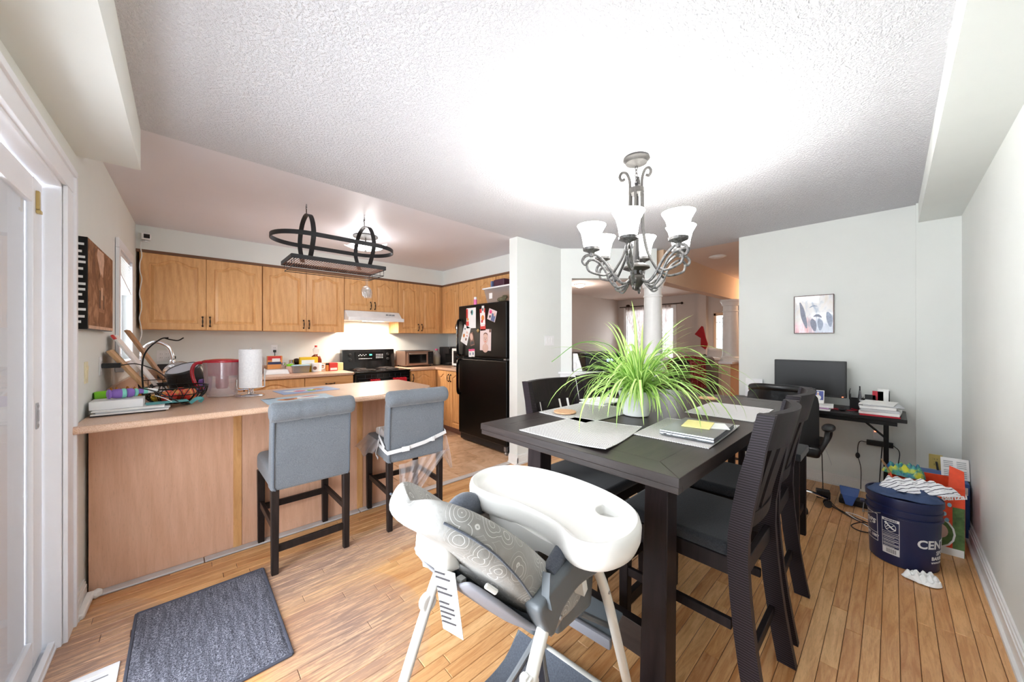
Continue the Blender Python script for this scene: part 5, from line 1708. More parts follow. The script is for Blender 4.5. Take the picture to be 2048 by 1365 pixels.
def rrect(pts, n=8):
    return spline(pts + [pts[0]], n)[:-1]
# tray: outline in plan (x, y); rim high, bowl lower
out = [(0.722, 0.90), (0.745, 0.775), (0.742, 0.64), (0.712, 0.545), (0.745, 0.478), (0.83, 0.452), (0.925, 0.472), (0.995, 0.535), (1.035, 0.65), (1.045, 0.79), (1.025, 0.93), (0.97, 1.035), (0.88, 1.08), (0.785, 1.06), (0.728, 0.99)]
O_ = [Vector((p.x, p.y, 0)) for p in spline([(x, y, 0) for x, y in out + [out[0], out[1], out[2]]], 5)]
O_ = O_[: 5 * len(out)]
def inset_loop(L, d):
    n = len(L)
    r = []
    for i in range(n):
        tn = (L[(i + 1) % n] - L[i - 1]).normalized()
        r.append(L[i] + Vector((-tn.y, tn.x, 0)) * d)
    return r
area = sum(O_[i].x * O_[(i + 1) % len(O_)].y - O_[(i + 1) % len(O_)].x * O_[i].y for i in range(len(O_)))
sg = 1 if area > 0 else -1
rows = []
for d, z in ((0.022, 0.757), (0.008, 0.762), (0.0, 0.782), (-0.002, 0.812), (0.002, 0.826), (0.009, 0.832), (0.017, 0.829), (0.024, 0.818), (0.032, 0.807), (0.045, 0.803)):
    rows.append([(p.x, p.y, z) for p in inset_loop(O_, sg * d)])
mb = MB()
mb.grid(rows, wrap=True)
inner = inset_loop(O_, sg * 0.045)
t_ = bmesh.new()
last = [t_.verts.new((p.x, p.y, 0.803)) for p in inner]
CUP = Vector((0.965, 0.598, 0)); CR = 0.042
def circ(p, r, z):
    d_ = (Vector((p.x, p.y, 0)) - CUP).normalized() * r
    return (CUP.x + d_.x, CUP.y + d_.y, z)
rings_ = [[tuple(Vector((p.x, p.y, 0.8025)).lerp(Vector(circ(p, CR, 0.8025)), q)) for p in inner] for q in (0.3, 0.6, 0.85, 1.0)]
rings_ += [[circ(p, r_, z_) for p in inner] for r_, z_ in ((CR * 0.94, 0.799), (CR * 0.88, 0.785), (CR * 0.80, 0.776), (CR * 0.4, 0.775))]
for R__ in rings_:
    ring = [t_.verts.new(p) for p in R__]
    for k in range(len(ring)):
        t_.faces.new([last[k], last[(k + 1) % len(ring)], ring[(k + 1) % len(ring)], ring[k]])
    last = ring
t_.faces.new(last)
mb._join(t_)
# underside closing sheet
t_ = bmesh.new()
under = [t_.verts.new((p.x, p.y, 0.757)) for p in inset_loop(O_, sg * 0.022)]
t_.faces.new(under)
mb._join(t_)
tray = hb(mb, 'tray', 'hc_white', angle=1.0)
# arched restraint wall under the near edge of the tray
wall = []
pathp = [(0.80, 0.985), (0.77, 0.90), (0.775, 0.775), (0.77, 0.66), (0.79, 0.575)]
PP = spline([(x, y, 0) for x, y in pathp], 10)
rows_t, rows_b = [], []
n = len(PP)
for i, p in enumerate(PP):
    s = i / (n - 1)
    def archz(s):
        z = 0.64
        for c0, hw in ((0.27, 0.17), (0.73, 0.17)):
            q = abs(s - c0) / hw
            if q < 1:
                z = max(z, 0.64 + 0.085 * math.sqrt(1 - q ** 3))
        return z
    rows_t.append((p.x, p.y, 0.772))
    rows_b.append((p.x + 0.03 * (0.772 - archz(s)) / 0.13, p.y, archz(s)))
mid = [tuple((Vector(a) * 0.5 + Vector(b) * 0.5)) for a, b in zip(rows_t, rows_b)]
hb(MB().grid([rows_t, mid, rows_b], thick=0.026), 'tray_restraint', 'hc_white', tray, angle=0.9)
hb(MB().box(0.84, 0.50, 0.735, 0.95, 0.545, 0.758, 0.008, 2), 'tray_latch', 'ivory_plastic', tray)

# padded seat: a reclined back whose sides roll up, then the seat itself
def shell_rows(off=0.0, wide=0.0):
    """stations from head to knees: (x, z of the valley, half width, roll height, tilt direction)"""
    ST = [(0.372, 0.972, 0.045, 0.018), (0.390, 0.960, 0.088, 0.030), (0.432, 0.926, 0.122, 0.040), (0.482, 0.876, 0.142, 0.050), (0.54, 0.803, 0.152, 0.070), (0.60, 0.722, 0.150, 0.085), (0.655, 0.668, 0.146, 0.086), (0.70, 0.62, 0.16, 0.08), (0.78, 0.612, 0.15, 0.05), (0.87, 0.615, 0.145, 0.03)]
    rows = []
    for k, (x, z, hw, rh) in enumerate(ST):
        yc = YC
        if k == 0: dx, dz = ST[1][0] - x, ST[1][1] - z
        elif k == len(ST) - 1: dx, dz = x - ST[-2][0], z - ST[-2][1]
        else: dx, dz = ST[k + 1][0] - ST[k - 1][0], ST[k + 1][1] - ST[k - 1][1]
        l = math.hypot(dx, dz); nx, nz = -dz / l, dx / l       # normal: up and forward
        if nz < 0: nx, nz = -nx, -nz
        row = []
        for (fy, h) in ((-1.08, -0.055), (-1.24, -0.012), (-1.22, rh * 0.55), (-1.02, rh), (-0.78, rh * 0.8), (-0.55, rh * 0.25), (-0.28, 0.0), (0, -0.004), (0.28, 0.0), (0.55, rh * 0.25), (0.78, rh * 0.8), (1.02, rh), (1.22, rh * 0.55), (1.24, -0.012), (1.08, -0.055)):
            h -= off
            row.append((x + nx * h, yc + fy * (hw + wide), z + nz * h))
        rows.append(row)
    return rows
def closed_pad(rows, thick_bottom):
    m = MB()
    t = bmesh.new()
    V = [[t.verts.new(p) for p in r] for r in rows]
    n_ = len(rows[0])
    for a, b2 in zip(V, V[1:]):
        for k in range(n_ - 1):
            t.faces.new([a[k], a[k + 1], b2[k + 1], b2[k]])
        t.faces.new([a[-1], a[0], b2[0], b2[-1]])
    t.faces.new(V[0]); t.faces.new(V[-1])
    m._join(t)
    return m
pad = hb(closed_pad(shell_rows(), 0), 'seat_pad', 'highchair_print', sub=2, angle=3.0)
# stitched seam along the near and far roll
R_ = shell_rows()
for idx in (1, 13):
    pts = [Vector(r[idx]) * 0.965 + Vector(r[7]) * 0.035 for r in R_[1:7]]
    hb(MB().tube(spline(pts, 4), 0.0028, 6), 'seam', 'hc_dark', pad)
# hard grey back shell under the pad
S_ = []
for (x, z, hw) in ((0.465, 0.782, 0.10), (0.495, 0.752, 0.145), (0.535, 0.71, 0.17), (0.60, 0.64, 0.18), (0.66, 0.59, 0.175), (0.71, 0.565, 0.17)):
    S_.append([(x - 0.012, YC + f * hw, z - 0.012 + (0.028 if abs(f) > 0.95 else 0)) for f in (-1, -0.96, -0.6, 0, 0.6, 0.96, 1)])
sh = hb(MB().grid(S_, thick=0.012), 'back_shell', 'hc_grey_light', sub=1, angle=3.0)
hb(MB().bar((0.44, YC - 0.17, 0.822), (0.465, YC - 0.18, 0.797), 0.007, 0.012, 0.003), 'release_lever', 'hc_white', sh)
hb(MB().box(0.512, YC - 0.01, 0.698, 0.53, YC + 0.012, 0.722, 0.004), 'strap_anchor', 'hc_white', sh)
hb(MB().box(0.575, YC - 0.06, 0.638, 0.592, YC - 0.045, 0.655, 0.004), 'strap_anchor', 'hc_white', sh)
# white recline handle behind the back
hb(MB().hexa([(0.415, YC - 0.06, 0.80), (0.48, YC - 0.06, 0.785), (0.48, YC + 0.06, 0.785), (0.415, YC + 0.06, 0.80), (0.42, YC - 0.06, 0.872), (0.455, YC - 0.06, 0.855), (0.455, YC + 0.06, 0.855), (0.42, YC + 0.06, 0.872)], 0.02, 3), 'recline_handle', 'hc_white')
# paper care tags
tg = hb(MB().hexa([(0.437, 0.742, 0.66), (0.462, 0.70, 0.64), (0.464, 0.701, 0.64), (0.439, 0.743, 0.66), (0.412, 0.742, 0.815), (0.437, 0.70, 0.805), (0.439, 0.701, 0.805), (0.414, 0.743, 0.815)]), 'care_tag', 'paper_white', label='printed white care tag')
m = MB()
for k in range(11):
    if k in (2, 5): continue
    a = Vector((0.4118, 0.7405, 0.808)).lerp(Vector((0.4345, 0.7405, 0.672)), k / 11 + 0.02)
    e = Vector((0.0205, -0.0345, -0.008)) * (0.86 if k % 3 else 0.6)
    m.bar(a, a + e, 0.0006, 0.004, 0, (0, 0, 1))
o = hb(m, 'tag_print', 'ink_dark', tg); o['kind'] = 'stuff'
hb(MB().hexa([(0.46, 0.855, 0.745), (0.485, 0.82, 0.735), (0.487, 0.821, 0.735), (0.462, 0.856, 0.745), (0.452, 0.86, 0.815), (0.477, 0.825, 0.805), (0.479, 0.826, 0.805), (0.454, 0.861, 0.815)]), 'care_tag', 'paper_white', label='second smaller care tag')
# side housings that join the legs, near and far
for sy, yn in ((-1, 0.585), (1, 0.965)):
    y0, y1 = (yn - 0.022, yn + 0.028) if sy < 0 else (yn - 0.028, yn + 0.022)
    prof = [(0.775, 0.757), (0.87, 0.738), (0.935, 0.70), (0.925, 0.665), (0.85, 0.66), (0.745, 0.675), (0.67, 0.655), (0.632, 0.618), (0.60, 0.645), (0.572, 0.705), (0.595, 0.727), (0.66, 0.745), (0.775, 0.757)]
    t = bmesh.new()
    a = [t.verts.new((v.x, y0, v.y)) for v in spline([(x, z, 0) for x, z in prof], 4)[:-1]]
    b2 = [t.verts.new((v.co.x, y1, v.co.z)) for v in a]
    f1 = t.faces.new(list(reversed(a))); f2 = t.faces.new(b2)
    for k in range(len(a)):
        t.faces.new([a[k], a[(k + 1) % len(a)], b2[(k + 1) % len(a)], b2[k]])
    bmesh.ops.recalc_face_normals(t, faces=t.faces[:])
    bmesh.ops.bevel(t, geom=list(set(f1.edges) | set(f2.edges)), offset=0.012, segments=3, profile=0.6, affect='EDGES')
    m = MB(); m._join(t)
    hs = hb(m, 'side_housing', 'hc_grey', angle=0.9)
    yo = y0 - 0.001 if sy < 0 else y1 + 0.001
    hb(MB().tube([(0.83 + 0.022 * math.cos(q), yo, 0.712 + 0.014 * math.sin(q) - 0.004 * math.cos(q)) for q in [2 * PI * j / 20 for j in range(20)]], 0.0014, 5, closed=True), 'oval_mark', 'hc_grey_light', hs)
    hb(MB().lathe([(0.006, 0), (0.005, 0.003), (0, 0.004)], (0.655, yo, 0.65), 12, (0, sy, 0)), 'rivet', 'steel', hs)
    # legs
    yl = yn + sy * 0.004
    fl = hb(MB().tube(spline([(0.76, yl, 0.722), (0.828, yl, 0.71), (0.893, yl, 0.626), (0.948, yl, 0.517), (1.008, yl, 0.368), (1.072, yl, 0.207), (1.15, yl, 0.0)], 7), 0.0155, 12), 'leg', 'hc_tube')
    hb(MB().lathe([(0.0055, 0), (0.0045, 0.003), (0, 0.004)], (0.925, yl + sy * 0.0145, 0.565), 12, (0, sy, 0)), 'rivet', 'steel', fl)
    rl_ = hb(MB().tube(spline([(0.64, yl, 0.69), (0.60, yl, 0.625), (0.56, yl, 0.55), (0.47, yl, 0.355), (0.315, yl, 0.0)], 7), 0.0155, 12), 'leg', 'hc_tube')
    hb(MB().lathe([(0.0055, 0), (0.0045, 0.003), (0, 0.004)], (0.477, yl + sy * 0.0145, 0.37), 12, (0, sy, 0)), 'rivet', 'steel', rl_)
    hb(MB().cyl((0.555, yl - 0.012, 0.545), 0.026, 0.026, 16, (0, 1, 0), 0.006).cyl((0.555, yl + sy * 0.014 - 0.001, 0.545), 0.007, 0.003, 10, (0, sy, 0)), 'fold_joint', 'hc_white')
hb(MB().tube([(1.15, 0.585, 0.02), (1.15, 0.965, 0.02)], 0.0155, 12), 'floor_bar', 'hc_tube')
hb(MB().tube([(0.315, 0.585, 0.02), (0.315, 0.965, 0.02)], 0.0155, 12), 'floor_bar', 'hc_tube')
# calf rest and footrest
hb(MB().hexa([(0.74, 0.625, 0.51), (0.93, 0.625, 0.49), (0.93, 0.925, 0.49), (0.74, 0.925, 0.51), (0.72, 0.615, 0.61), (0.93, 0.615, 0.62), (0.93, 0.935, 0.62), (0.72, 0.935, 0.61)], 0.02, 3), 'calf_rest', 'hc_grey')
hb(MB().box(0.62, 0.615, 0.585, 0.90, 0.935, 0.64, 0.02, 3), 'seat_base', 'hc_grey')
hb(MB().hexa([(0.66, 0.592, 0.58), (0.72, 0.592, 0.60), (0.72, 0.60, 0.60), (0.66, 0.60, 0.58), (0.70, 0.592, 0.665), (0.91, 0.592, 0.66), (0.91, 0.60, 0.66), (0.70, 0.60, 0.665)], 0.003), 'side_fabric', 'highchair_taupe')
fo = hb(MB().hexa([(1.03, 0.625, 0.30), (1.145, 0.625, 0.335), (1.145, 0.94, 0.335), (1.03, 0.94, 0.30), (1.03, 0.615, 0.32), (1.145, 0.615, 0.352), (1.145, 0.94, 0.352), (1.03, 0.94, 0.32)], 0.008), 'footrest', 'hc_grey')
hb(MB().box(1.02, 0.61, 0.296, 1.04, 0.945, 0.332, 0.008), 'footrest_lip', 'hc_grey_light', fo)
for yy in (0.64, 0.915):
    hb(MB().bar((0.87, yy, 0.50), (1.08, yy, 0.33), 0.03, 0.016, 0.004), 'footrest_arm', 'hc_grey')
# far arm and inner lining seen past the pad
hb(MB().tube(spline([(0.60, 0.96, 0.71), (0.645, 0.96, 0.775), (0.71, 0.96, 0.79), (0.77, 0.96, 0.74)], 6), 0.035, 12, radii=[0.02 + 0.018 * math.sin(PI * k / 18) for k in range(19)]), 'armrest', 'hc_dark')
hb(MB().hexa([(0.66, 0.925, 0.62), (0.84, 0.925, 0.62), (0.84, 0.94, 0.62), (0.66, 0.94, 0.62), (0.68, 0.925, 0.75), (0.80, 0.925, 0.75), (0.80, 0.94, 0.75), (0.68, 0.94, 0.75)], 0.008), 'arm_lining', 'highchair_taupe')
hb(MB().tube(spline([(0.66, 0.60, 0.735), (0.70, 0.605, 0.75), (0.745, 0.61, 0.762)], 6), 0.022, 10), 'armrest', 'hc_dark')
hb(MB().tube([(0.615, 0.575, 0.775), (0.60, 0.567, 0.73), (0.605, 0.562, 0.70)], 0.01, flat=(0.003, 0.022), up=(0, 1, 0)), 'harness_strap', 'hc_grey')
# sagging storage basket between the legs
P = []
for j in range(9):
    y = 0.59 + 0.36 * j / 8
    sg_ = math.sin(PI * j / 8)
    q = 1 - j / 8
    P.append([(0.61 - 0.03 * sg_, y, 0.21 + 0.42 * q - 0.10 * sg_), (0.635, y, 0.19 + 0.30 * q - 0.09 * sg_), (0.68, y, 0.17 + 0.15 * q - 0.04 * sg_), (0.77, y, 0.15 + 0.05 * q - 0.02 * sg_), (0.88, y, 0.16), (0.96, y, 0.22)])
bk = hb(MB().grid(P, thick=0.004), 'basket', 'hc_dark')
hb(MB().tube(spline([p[0] for p in P], 3), 0.007, 7), 'basket_binding', 'hc_grey', bk)
hb(MB().tube(spline([P[8][i] for i in range(6)], 3), 0.006, 7), 'basket_binding', 'hc_grey', bk)
hb(MB().tube(spline([P[0][i] for i in range(6)], 3), 0.006, 7), 'basket_binding', 'hc_grey', bk)
hb(MB().grid([[(0.61, 0.588, 0.62), (0.66, 0.588, 0.42), (0.80, 0.588, 0.25), (0.94, 0.588, 0.235)], [(0.57, 0.62, 0.47), (0.60, 0.61, 0.33), (0.70, 0.60, 0.22), (0.82, 0.592, 0.19)]], thick=0.002), 'basket_mesh', 'hc_mesh', bk)
hb(MB().box(0.535, 0.575, 0.535, 0.552, 0.595, 0.575, 0.006), 'brake_lever', 'hc_white')
# ------------------------------------------------------------ floor mat and floor register
def mat_fab():
    t = NT('mat_pile')
    v = t.coord()
    f = t.noise(v, 170, 3, 0.75)
    w = t.noise(t.coord((60, 6, 1)), 1.0, 3, 0.6)
    c = t.ramp(f, [(0.36, rgb(58, 60, 70)), (0.5, rgb(122, 124, 138)), (0.66, rgb(196, 198, 212))])
    t.color(t.mix(t.ramp(w, [(0.4, (0.5, 0.5, 0.5, 1)), (0.6, (0, 0, 0, 1))]), c, rgb(66, 68, 78)))
    t.set(Roughness=1.0)
    t.bump(t.math('ADD', f, t.math('MULTIPLY', w, 0.8)), 1.0, 0.012)
mat_fab()
plain('mat_border', rgb(74, 76, 88), 0.9)
fm = thing('floor_mat', 'dark grey flecked door mat on the wood floor by the patio door', 'mat', (0.085, 2.105, 0))
P = []
for j in range(41):
    row = []
    for i in range(29):
        x, y = -0.247 + 0.494 * i / 28, -0.377 + 0.754 * j / 40
        e = 0 if i in (0, 28) or j in (0, 40) else 1
        row.append((x, y, 0.006 + e * (0.006 + 0.0014 * math.sin(i * 2.2) + 0.0012 * rnd.random())))
    P.append(row)
MB().grid(P, thick=0.005).build('pile', M['mat_pile'], fm)
b_ = MB()
for q in (((-0.252, -0.382), (0.252, -0.382)), ((0.252, -0.382), (0.252, 0.382)), ((0.252, 0.382), (-0.252, 0.382)), ((-0.252, 0.382), (-0.252, -0.382))):
    b_.bar((q[0][0], q[0][1], 0.005), (q[1][0], q[1][1], 0.005), 0.012, 0.01, 0.003)
b_.build('binding', M['mat_border'], fm)
vr = thing('floor_register', 'white metal floor register beside the corner of the dark mat', 'vent', (-0.263, 2.02, 0))
MB().box(-0.072, -0.152, 0, 0.072, 0.152, 0.006, 0.003).build('frame', M['white_gloss'], vr)
for k in range(9):
    MB().box(-0.045, -0.12 + k * 0.03 - 0.003, 0.0055, 0.045, -0.12 + k * 0.03 + 0.003, 0.0072).build('louver', M['grey_plastic'] if k % 3 == 1 else M['white_trim'], vr)

# ------------------------------------------------------------ canvas on the window wall
def canvas_mat():
    t = NT('canvas_sepia')
    v = t.coord((1, 1, 1))
    f = t.noise(v, 9, 5, 0.65, 0.8)
    g = t.noise(t.coord((1, 3, 0.7)), 16, 4, 0.7)
    c = t.ramp(f, [(0.3, rgb(84, 48, 22)), (0.5, rgb(140, 88, 48)), (0.66, rgb(196, 146, 108))])
    t.color(t.mix(t.math('MULTIPLY', g, 0.6), c, rgb(112, 66, 34)))
    t.set(Roughness=0.7)
canvas_mat()
plain('sepia_light', rgb(214, 176, 150), 0.7, var=0.2, scale=30)
plain('sepia_mid', rgb(160, 112, 78), 0.7, var=0.25, scale=30)
plain('sepia_dark', rgb(66, 36, 18), 0.7, var=0.2, scale=30)
plain('white_speck', rgb(230, 230, 230), 0.6)
cv = thing('canvas_print', 'sepia canvas print of a tower among trees on the window wall', 'picture', (-0.372, 3.04, 1.385))
fr = MB().box(-0.002, -0.34, 0, 0.033, 0.34, 0.455, 0.003)
for v in fr.bm.verts: v.co.x += 0.0207 * v.co.y
fr.build('stretcher', M['black_satin'], cv)
def cvbox(y0, z0, y1, z1, lift, mat, name='print', poly=None):
    m = MB()
    if poly:
        t = bmesh.new()
        a = [t.verts.new((0.033 + lift, y, z)) for y, z in poly]
        t.faces.new(a)
        m._join(t)
    else:
        m.box(0.0328, y0, z0, 0.033 + lift, y1, z1)
    for v in m.bm.verts: v.co.x += 0.0207 * v.co.y
    return m.build(name, M[mat], cv, smooth=False)
cvbox(-0.335, 0.004, 0.335, 0.451, 0.0015, 'canvas_sepia', 'printed_face')
cvbox(0, 0, 0, 0, 0.0022, 'sepia_light', poly=[(-0.04, 0.30), (0.02, 0.30), (0.06, 0.40), (0.04, 0.44), (-0.12, 0.44), (-0.14, 0.40)])
cvbox(0, 0, 0, 0, 0.0026, 'sepia_mid', poly=[(-0.10, 0.10), (0.06, 0.10), (0.06, 0.24), (0.02, 0.29), (-0.02, 0.32), (-0.06, 0.29), (-0.10, 0.24)])
cvbox(-0.03, 0.17, 0.01, 0.24, 0.003, 'sepia_light')
cvbox(-0.08, 0.12, -0.055, 0.22, 0.003, 'sepia_dark')
cvbox(0.03, 0.12, 0.05, 0.20, 0.003, 'sepia_dark')
cvbox(-0.335, 0.004, 0.335, 0.02, 0.0026, 'sepia_light')
m = MB()
for k in range(13):
    z = 0.03 + k * 0.032 + 0.006 * math.sin(k * 5)
    m.box(0.002, -0.3412, z, 0.03 * (0.4 + 0.5 * abs(math.sin(k * 2.3))), -0.3402, z + 0.006 + 0.006 * abs(math.cos(k * 3.1)))
for v in m.bm.verts: v.co.x += 0.0207 * v.co.y
o = m.build('edge_print', M['white_speck'], cv, smooth=False)
o['kind'] = 'stuff'

# ------------------------------------------------------------ abstract painting over the desk
def paint_mat():
    t = NT('abstract_paint')
    tc = t.new('ShaderNodeTexCoord')
    sep = t.new('ShaderNodeSeparateXYZ')
    t.link(tc.outputs['Object'], sep.inputs[0])
    yy, zz = sep.outputs['Y'], sep.outputs['Z']
    n1 = t.noise(t.coord((1, 12, 5)), 1.1, 4, 0.6, 0.8)
    n2 = t.noise(t.coord((1, 46, 7)), 1.0, 4, 0.7, 0.5)
    # upper part pale, lower part pink at one end and slate at the other
    up = t.ramp(t.math('ADD', t.math('MULTIPLY', zz, 4.2), t.math('MULTIPLY', t.math('SUBTRACT', n1, 0.5), 1.1)), [(0.42, (0, 0, 0, 1)), (0.72, (1, 1, 1, 1))])
    side = t.ramp(t.math('ADD', t.math('ADD', t.math('MULTIPLY', yy, -3.6), 0.42), t.math('MULTIPLY', t.math('SUBTRACT', n2, 0.5), 0.9)), [(0.28, (0, 0, 0, 1)), (0.52, (1, 1, 1, 1))])
    low = t.mix(side, t.ramp(n2, [(0.3, rgb(206, 116, 112)), (0.55, rgb(232, 184, 190)), (0.75, rgb(216, 200, 186))]), t.ramp(n2, [(0.3, rgb(70, 78, 98)), (0.6, rgb(118, 126, 148)), (0.8, rgb(170, 152, 172))]))
    hi = t.ramp(n1, [(0.3, rgb(170, 182, 200)), (0.5, rgb(226, 224, 224)), (0.7, rgb(222, 214, 204))])
    t.color(t.mix(up, low, hi))
    t.set(Roughness=0.2)
    t.b.inputs['Coat Weight'].default_value = 0.5
paint_mat()
plain('slate_blue', rgb(136, 148, 172), 0.3, var=0.2, scale=60)
plain('slate_dark', rgb(104, 108, 130), 0.3, var=0.2, scale=60)
plain('frame_bronze', rgb(92, 70, 66), 0.35, 0.3)
ap = thing('painting', 'small square abstract painting in pinks and slate blues above the monitor', 'picture', (4.40, 0.512, 1.395))
for a in ((-0.146, 0.0, 0.146, 0.006), (-0.146, 0.357, 0.146, 0.363), (-0.146, 0.006, -0.140, 0.357), (0.140, 0.006, 0.146, 0.357)):
    MB().box(-0.022, a[0], a[1], 0, a[2], a[3], 0.001, 1).build('frame', M['frame_bronze'], ap)
MB().box(-0.014, -0.140, 0.006, 0, 0.140, 0.357).build('canvas', M['abstract_paint'], ap)
def stroke(pts, r0, mat):
    m = MB()
    P = spline([(-0.0145, y, z) for y, z in pts], 5)
    n = len(P)
    L, Rr = [], []
    for i, p in enumerate(P):
        d = (P[min(i + 1, n - 1)] - P[max(i - 1, 0)]).normalized()
        w = r0 * math.sin(PI * (0.08 + 0.84 * i / (n - 1)))
        s = Vector((0, -d.z, d.y)) * w
        L.append(p + s); Rr.append(p - s)
    m.grid([L, Rr])
    m.build('brush_stroke', M[mat], ap, smooth=False)
stroke([(0.10, 0.30), (0.085, 0.24), (0.075, 0.17), (0.06, 0.10), (0.05, 0.05)], 0.018, 'slate_dark')
stroke([(0.03, 0.245), (0.0, 0.262), (-0.03, 0.255)], 0.006, 'slate_blue')
stroke([(0.0, 0.16), (-0.03, 0.17), (-0.06, 0.15)], 0.012, 'slate_dark')
stroke([(0.01, 0.14), (0.0, 0.09), (-0.01, 0.02)], 0.022, 'slate_dark')
stroke([(-0.04, 0.14), (-0.05, 0.09), (-0.05, 0.03)], 0.02, 'slate_blue')
stroke([(-0.10, 0.20), (-0.115, 0.14), (-0.12, 0.06)], 0.022, 'slate_blue')

# ------------------------------------------------------------ folding desk and what is on it
dk = thing('folding_table', 'black folding table used as a desk against the wall under the painting', 'desk', (4.14, 0.53, 0))
DX0, DX1, DY0, DY1, DZ = 3.905, 4.385, -0.075, 1.15, 0.74
MB().box(DX0, DY0, DZ - 0.028, DX1, DY1, DZ, 0.004).build('tabletop', M['black_satin'], dk, True)
MB().box(DX0 + 0.02, DY0 + 0.05, DZ - 0.06, DX0 + 0.04, DY1 - 0.05, DZ - 0.028).box(DX1 - 0.04, DY0 + 0.05, DZ - 0.06, DX1 - 0.02, DY1 - 0.05, DZ - 0.028).build('apron', M['black_satin'], dk, True)
for yy, s in ((0.035, 1), (1.04, -1)):
    lg = MB().bar((4.14, yy, DZ - 0.03), (4.14, yy, 0.04), 0.05, 0.03, 0.004, (0, 1, 0)).box(3.98, yy - 0.02, 0.0, 4.32, yy + 0.02, 0.04, 0.006).build('leg', M['black_satin'], dk, True)
    for xx in (4.12, 4.16):
        MB().bar((xx, yy, DZ - 0.20), (xx, yy + s * 0.16, DZ - 0.045), 0.018, 0.008, 0.001).build('brace', M['black_satin'], lg, True)
mo = thing('monitor', 'black computer monitor with a dark screen on the folding desk', 'monitor', (4.22, 0.525, DZ))
MB().box(-0.02, -0.255, 0.085, 0.02, 0.255, 0.405, 0.006).build('housing', M['black_plastic'], mo)
MB().box(-0.0225, -0.247, 0.105, -0.0195, 0.247, 0.397, 0.001, 1).build('screen', M['screen_black'], mo)
glow('led_red', (1.0, 0.12, 0.05, 1), 3.0)
MB().box(-0.024, -0.235, 0.092, -0.0195, -0.225, 0.097).build('power_light', M['led_red'], mo)
MB().bar((0.025, 0, 0.2), (0.06, -0.02, 0.012), 0.04, 0.015, 0.003).build('stand', M['black_plastic'], mo)
MB().lathe([(0.10, 0), (0.10, 0.008), (0.03, 0.014), (0, 0.014)], (0.05, 0, 0), 24).build('base', M['black_plastic'], mo)
def stack(name, cat, base, items, group):
    """items: (w, d, h, rot, mat, label, dx, dy)"""
    z = base[2]
    for w, d, h, r, mt, lab, dx, dy in items:
        o = MB().at((base[0] + dx, base[1] + dy, z + 0.0005), (0, 0, r)).box(-w / 2, -d / 2, 0, w / 2, d / 2, h, min(0.0012, h * 0.3), 1).build(name, M[mt])
        tag(o, lab, cat, group)
        z += h + 0.0008
    return z
plain('paper_grey', rgb(200, 202, 206), 0.7, var=0.04, scale=60)
plain('book_red', rgb(190, 28, 50), 0.5)
plain('book_violet', rgb(196, 150, 200), 0.5)
zt = stack('paper_stack', 'paper', (4.06, 0.075, DZ), [
    (0.28, 0.22, 0.012, 0.05, 'book_red', 'red folder lowest in the big desk pile by the corner', -0.005, 0.0),
    (0.28, 0.22, 0.022, -0.06, 'paper_white', 'thick white paper bundle resting directly on the red folder of the desk pile', 0, -0.01),
    (0.29, 0.21, 0.018, 0.09, 'paper_grey', 'greyish document bundle midway up the big desk pile', 0.0, 0.005),
    (0.27, 0.20, 0.02, -0.03, 'paper_white', 'white document bundle just above the greyish one in the desk pile', 0.0, 0.0),
    (0.29, 0.22, 0.010, 0.12, 'paper_grey', 'thin loose sheets second from the top of the desk pile', 0.01, -0.008),
    (0.27, 0.19, 0.006, -0.10, 'paper_white', 'curling white sheets topmost on the big desk pile', 0.0, 0.0)], 'papers piled on the desk')
stack('paper_stack', 'paper', (4.03, 0.43, DZ), [
    (0.22, 0.15, 0.014, 0.03, 'paper_white', 'white booklet lowest in the small desk pile before the monitor', 0, 0),
    (0.22, 0.15, 0.008, -0.04, 'book_violet', 'lilac folder in the small desk pile before the monitor', 0, 0),
    (0.21, 0.16, 0.012, 0.08, 'paper_white', 'white papers at the top of the small desk pile', 0, -0.01)], 'papers piled on the desk')
plain('photo_navy', rgb(70, 84, 160), 0.4)
pc = thing('photo_card', 'blue printed photo card of a ball player propped before the monitor', 'photo', (4.06, 0.445, DZ + 0.04))
pc.rotation_euler = (0, 0.25, 0)
MB().box(-0.003, -0.042, 0, 0.003, 0.042, 0.115, 0.004).build('card', M['paper_white'], pc)
MB().box(-0.0036, -0.036, 0.03, -0.003, 0.036, 0.108).build('print', M['photo_navy'], pc)
def disc(m, y, z, ry, rz, x):
    t = bmesh.new()
    t.faces.new([t.verts.new((x, y + ry * math.cos(2 * PI * k / 16), z + rz * math.sin(2 * PI * k / 16))) for k in range(16)])
    m._join(t)
    return m
disc(disc(MB(), 0.0, 0.05, 0.022, 0.022, -0.0042), 0.0, 0.095, 0.008, 0.006, -0.0042).build('print', M['paper_white'], pc)
disc(MB(), 0.0, 0.08, 0.008, 0.01, -0.0046).build('print', M['photo_skin'], pc)
tl = thing('wall_tile', 'white square keepsake tile with a round emblem leaning on the wall', 'ornament', (4.352, 0.985, DZ))
tl.rotation_euler = (0, 0.12, 0)
MB().box(-0.006, -0.075, 0, 0.006, 0.075, 0.19, 0.003).build('plate', M['white_plastic'], tl)
MB().lathe([(0.048, 0), (0.048, 0.001), (0.03, 0.0015), (0, 0.0015)], (-0.0062, 0, 0.085), 28, (-1, 0, 0)).build('emblem', M['photo_brown'], tl)
MB().lathe([(0.034, 0), (0.034, 0.001), (0, 0.001)], (-0.0078, 0, 0.085), 28, (-1, 0, 0)).build('emblem', M['paper_grey'], tl)
og = thing('desk_organizer', 'black mesh desk organizer with papers and pens against the wall', 'organizer', (4.27, 0.135, DZ))
def obx(mb, n, mt): return mb.build(n, M[mt], og)
m = MB()
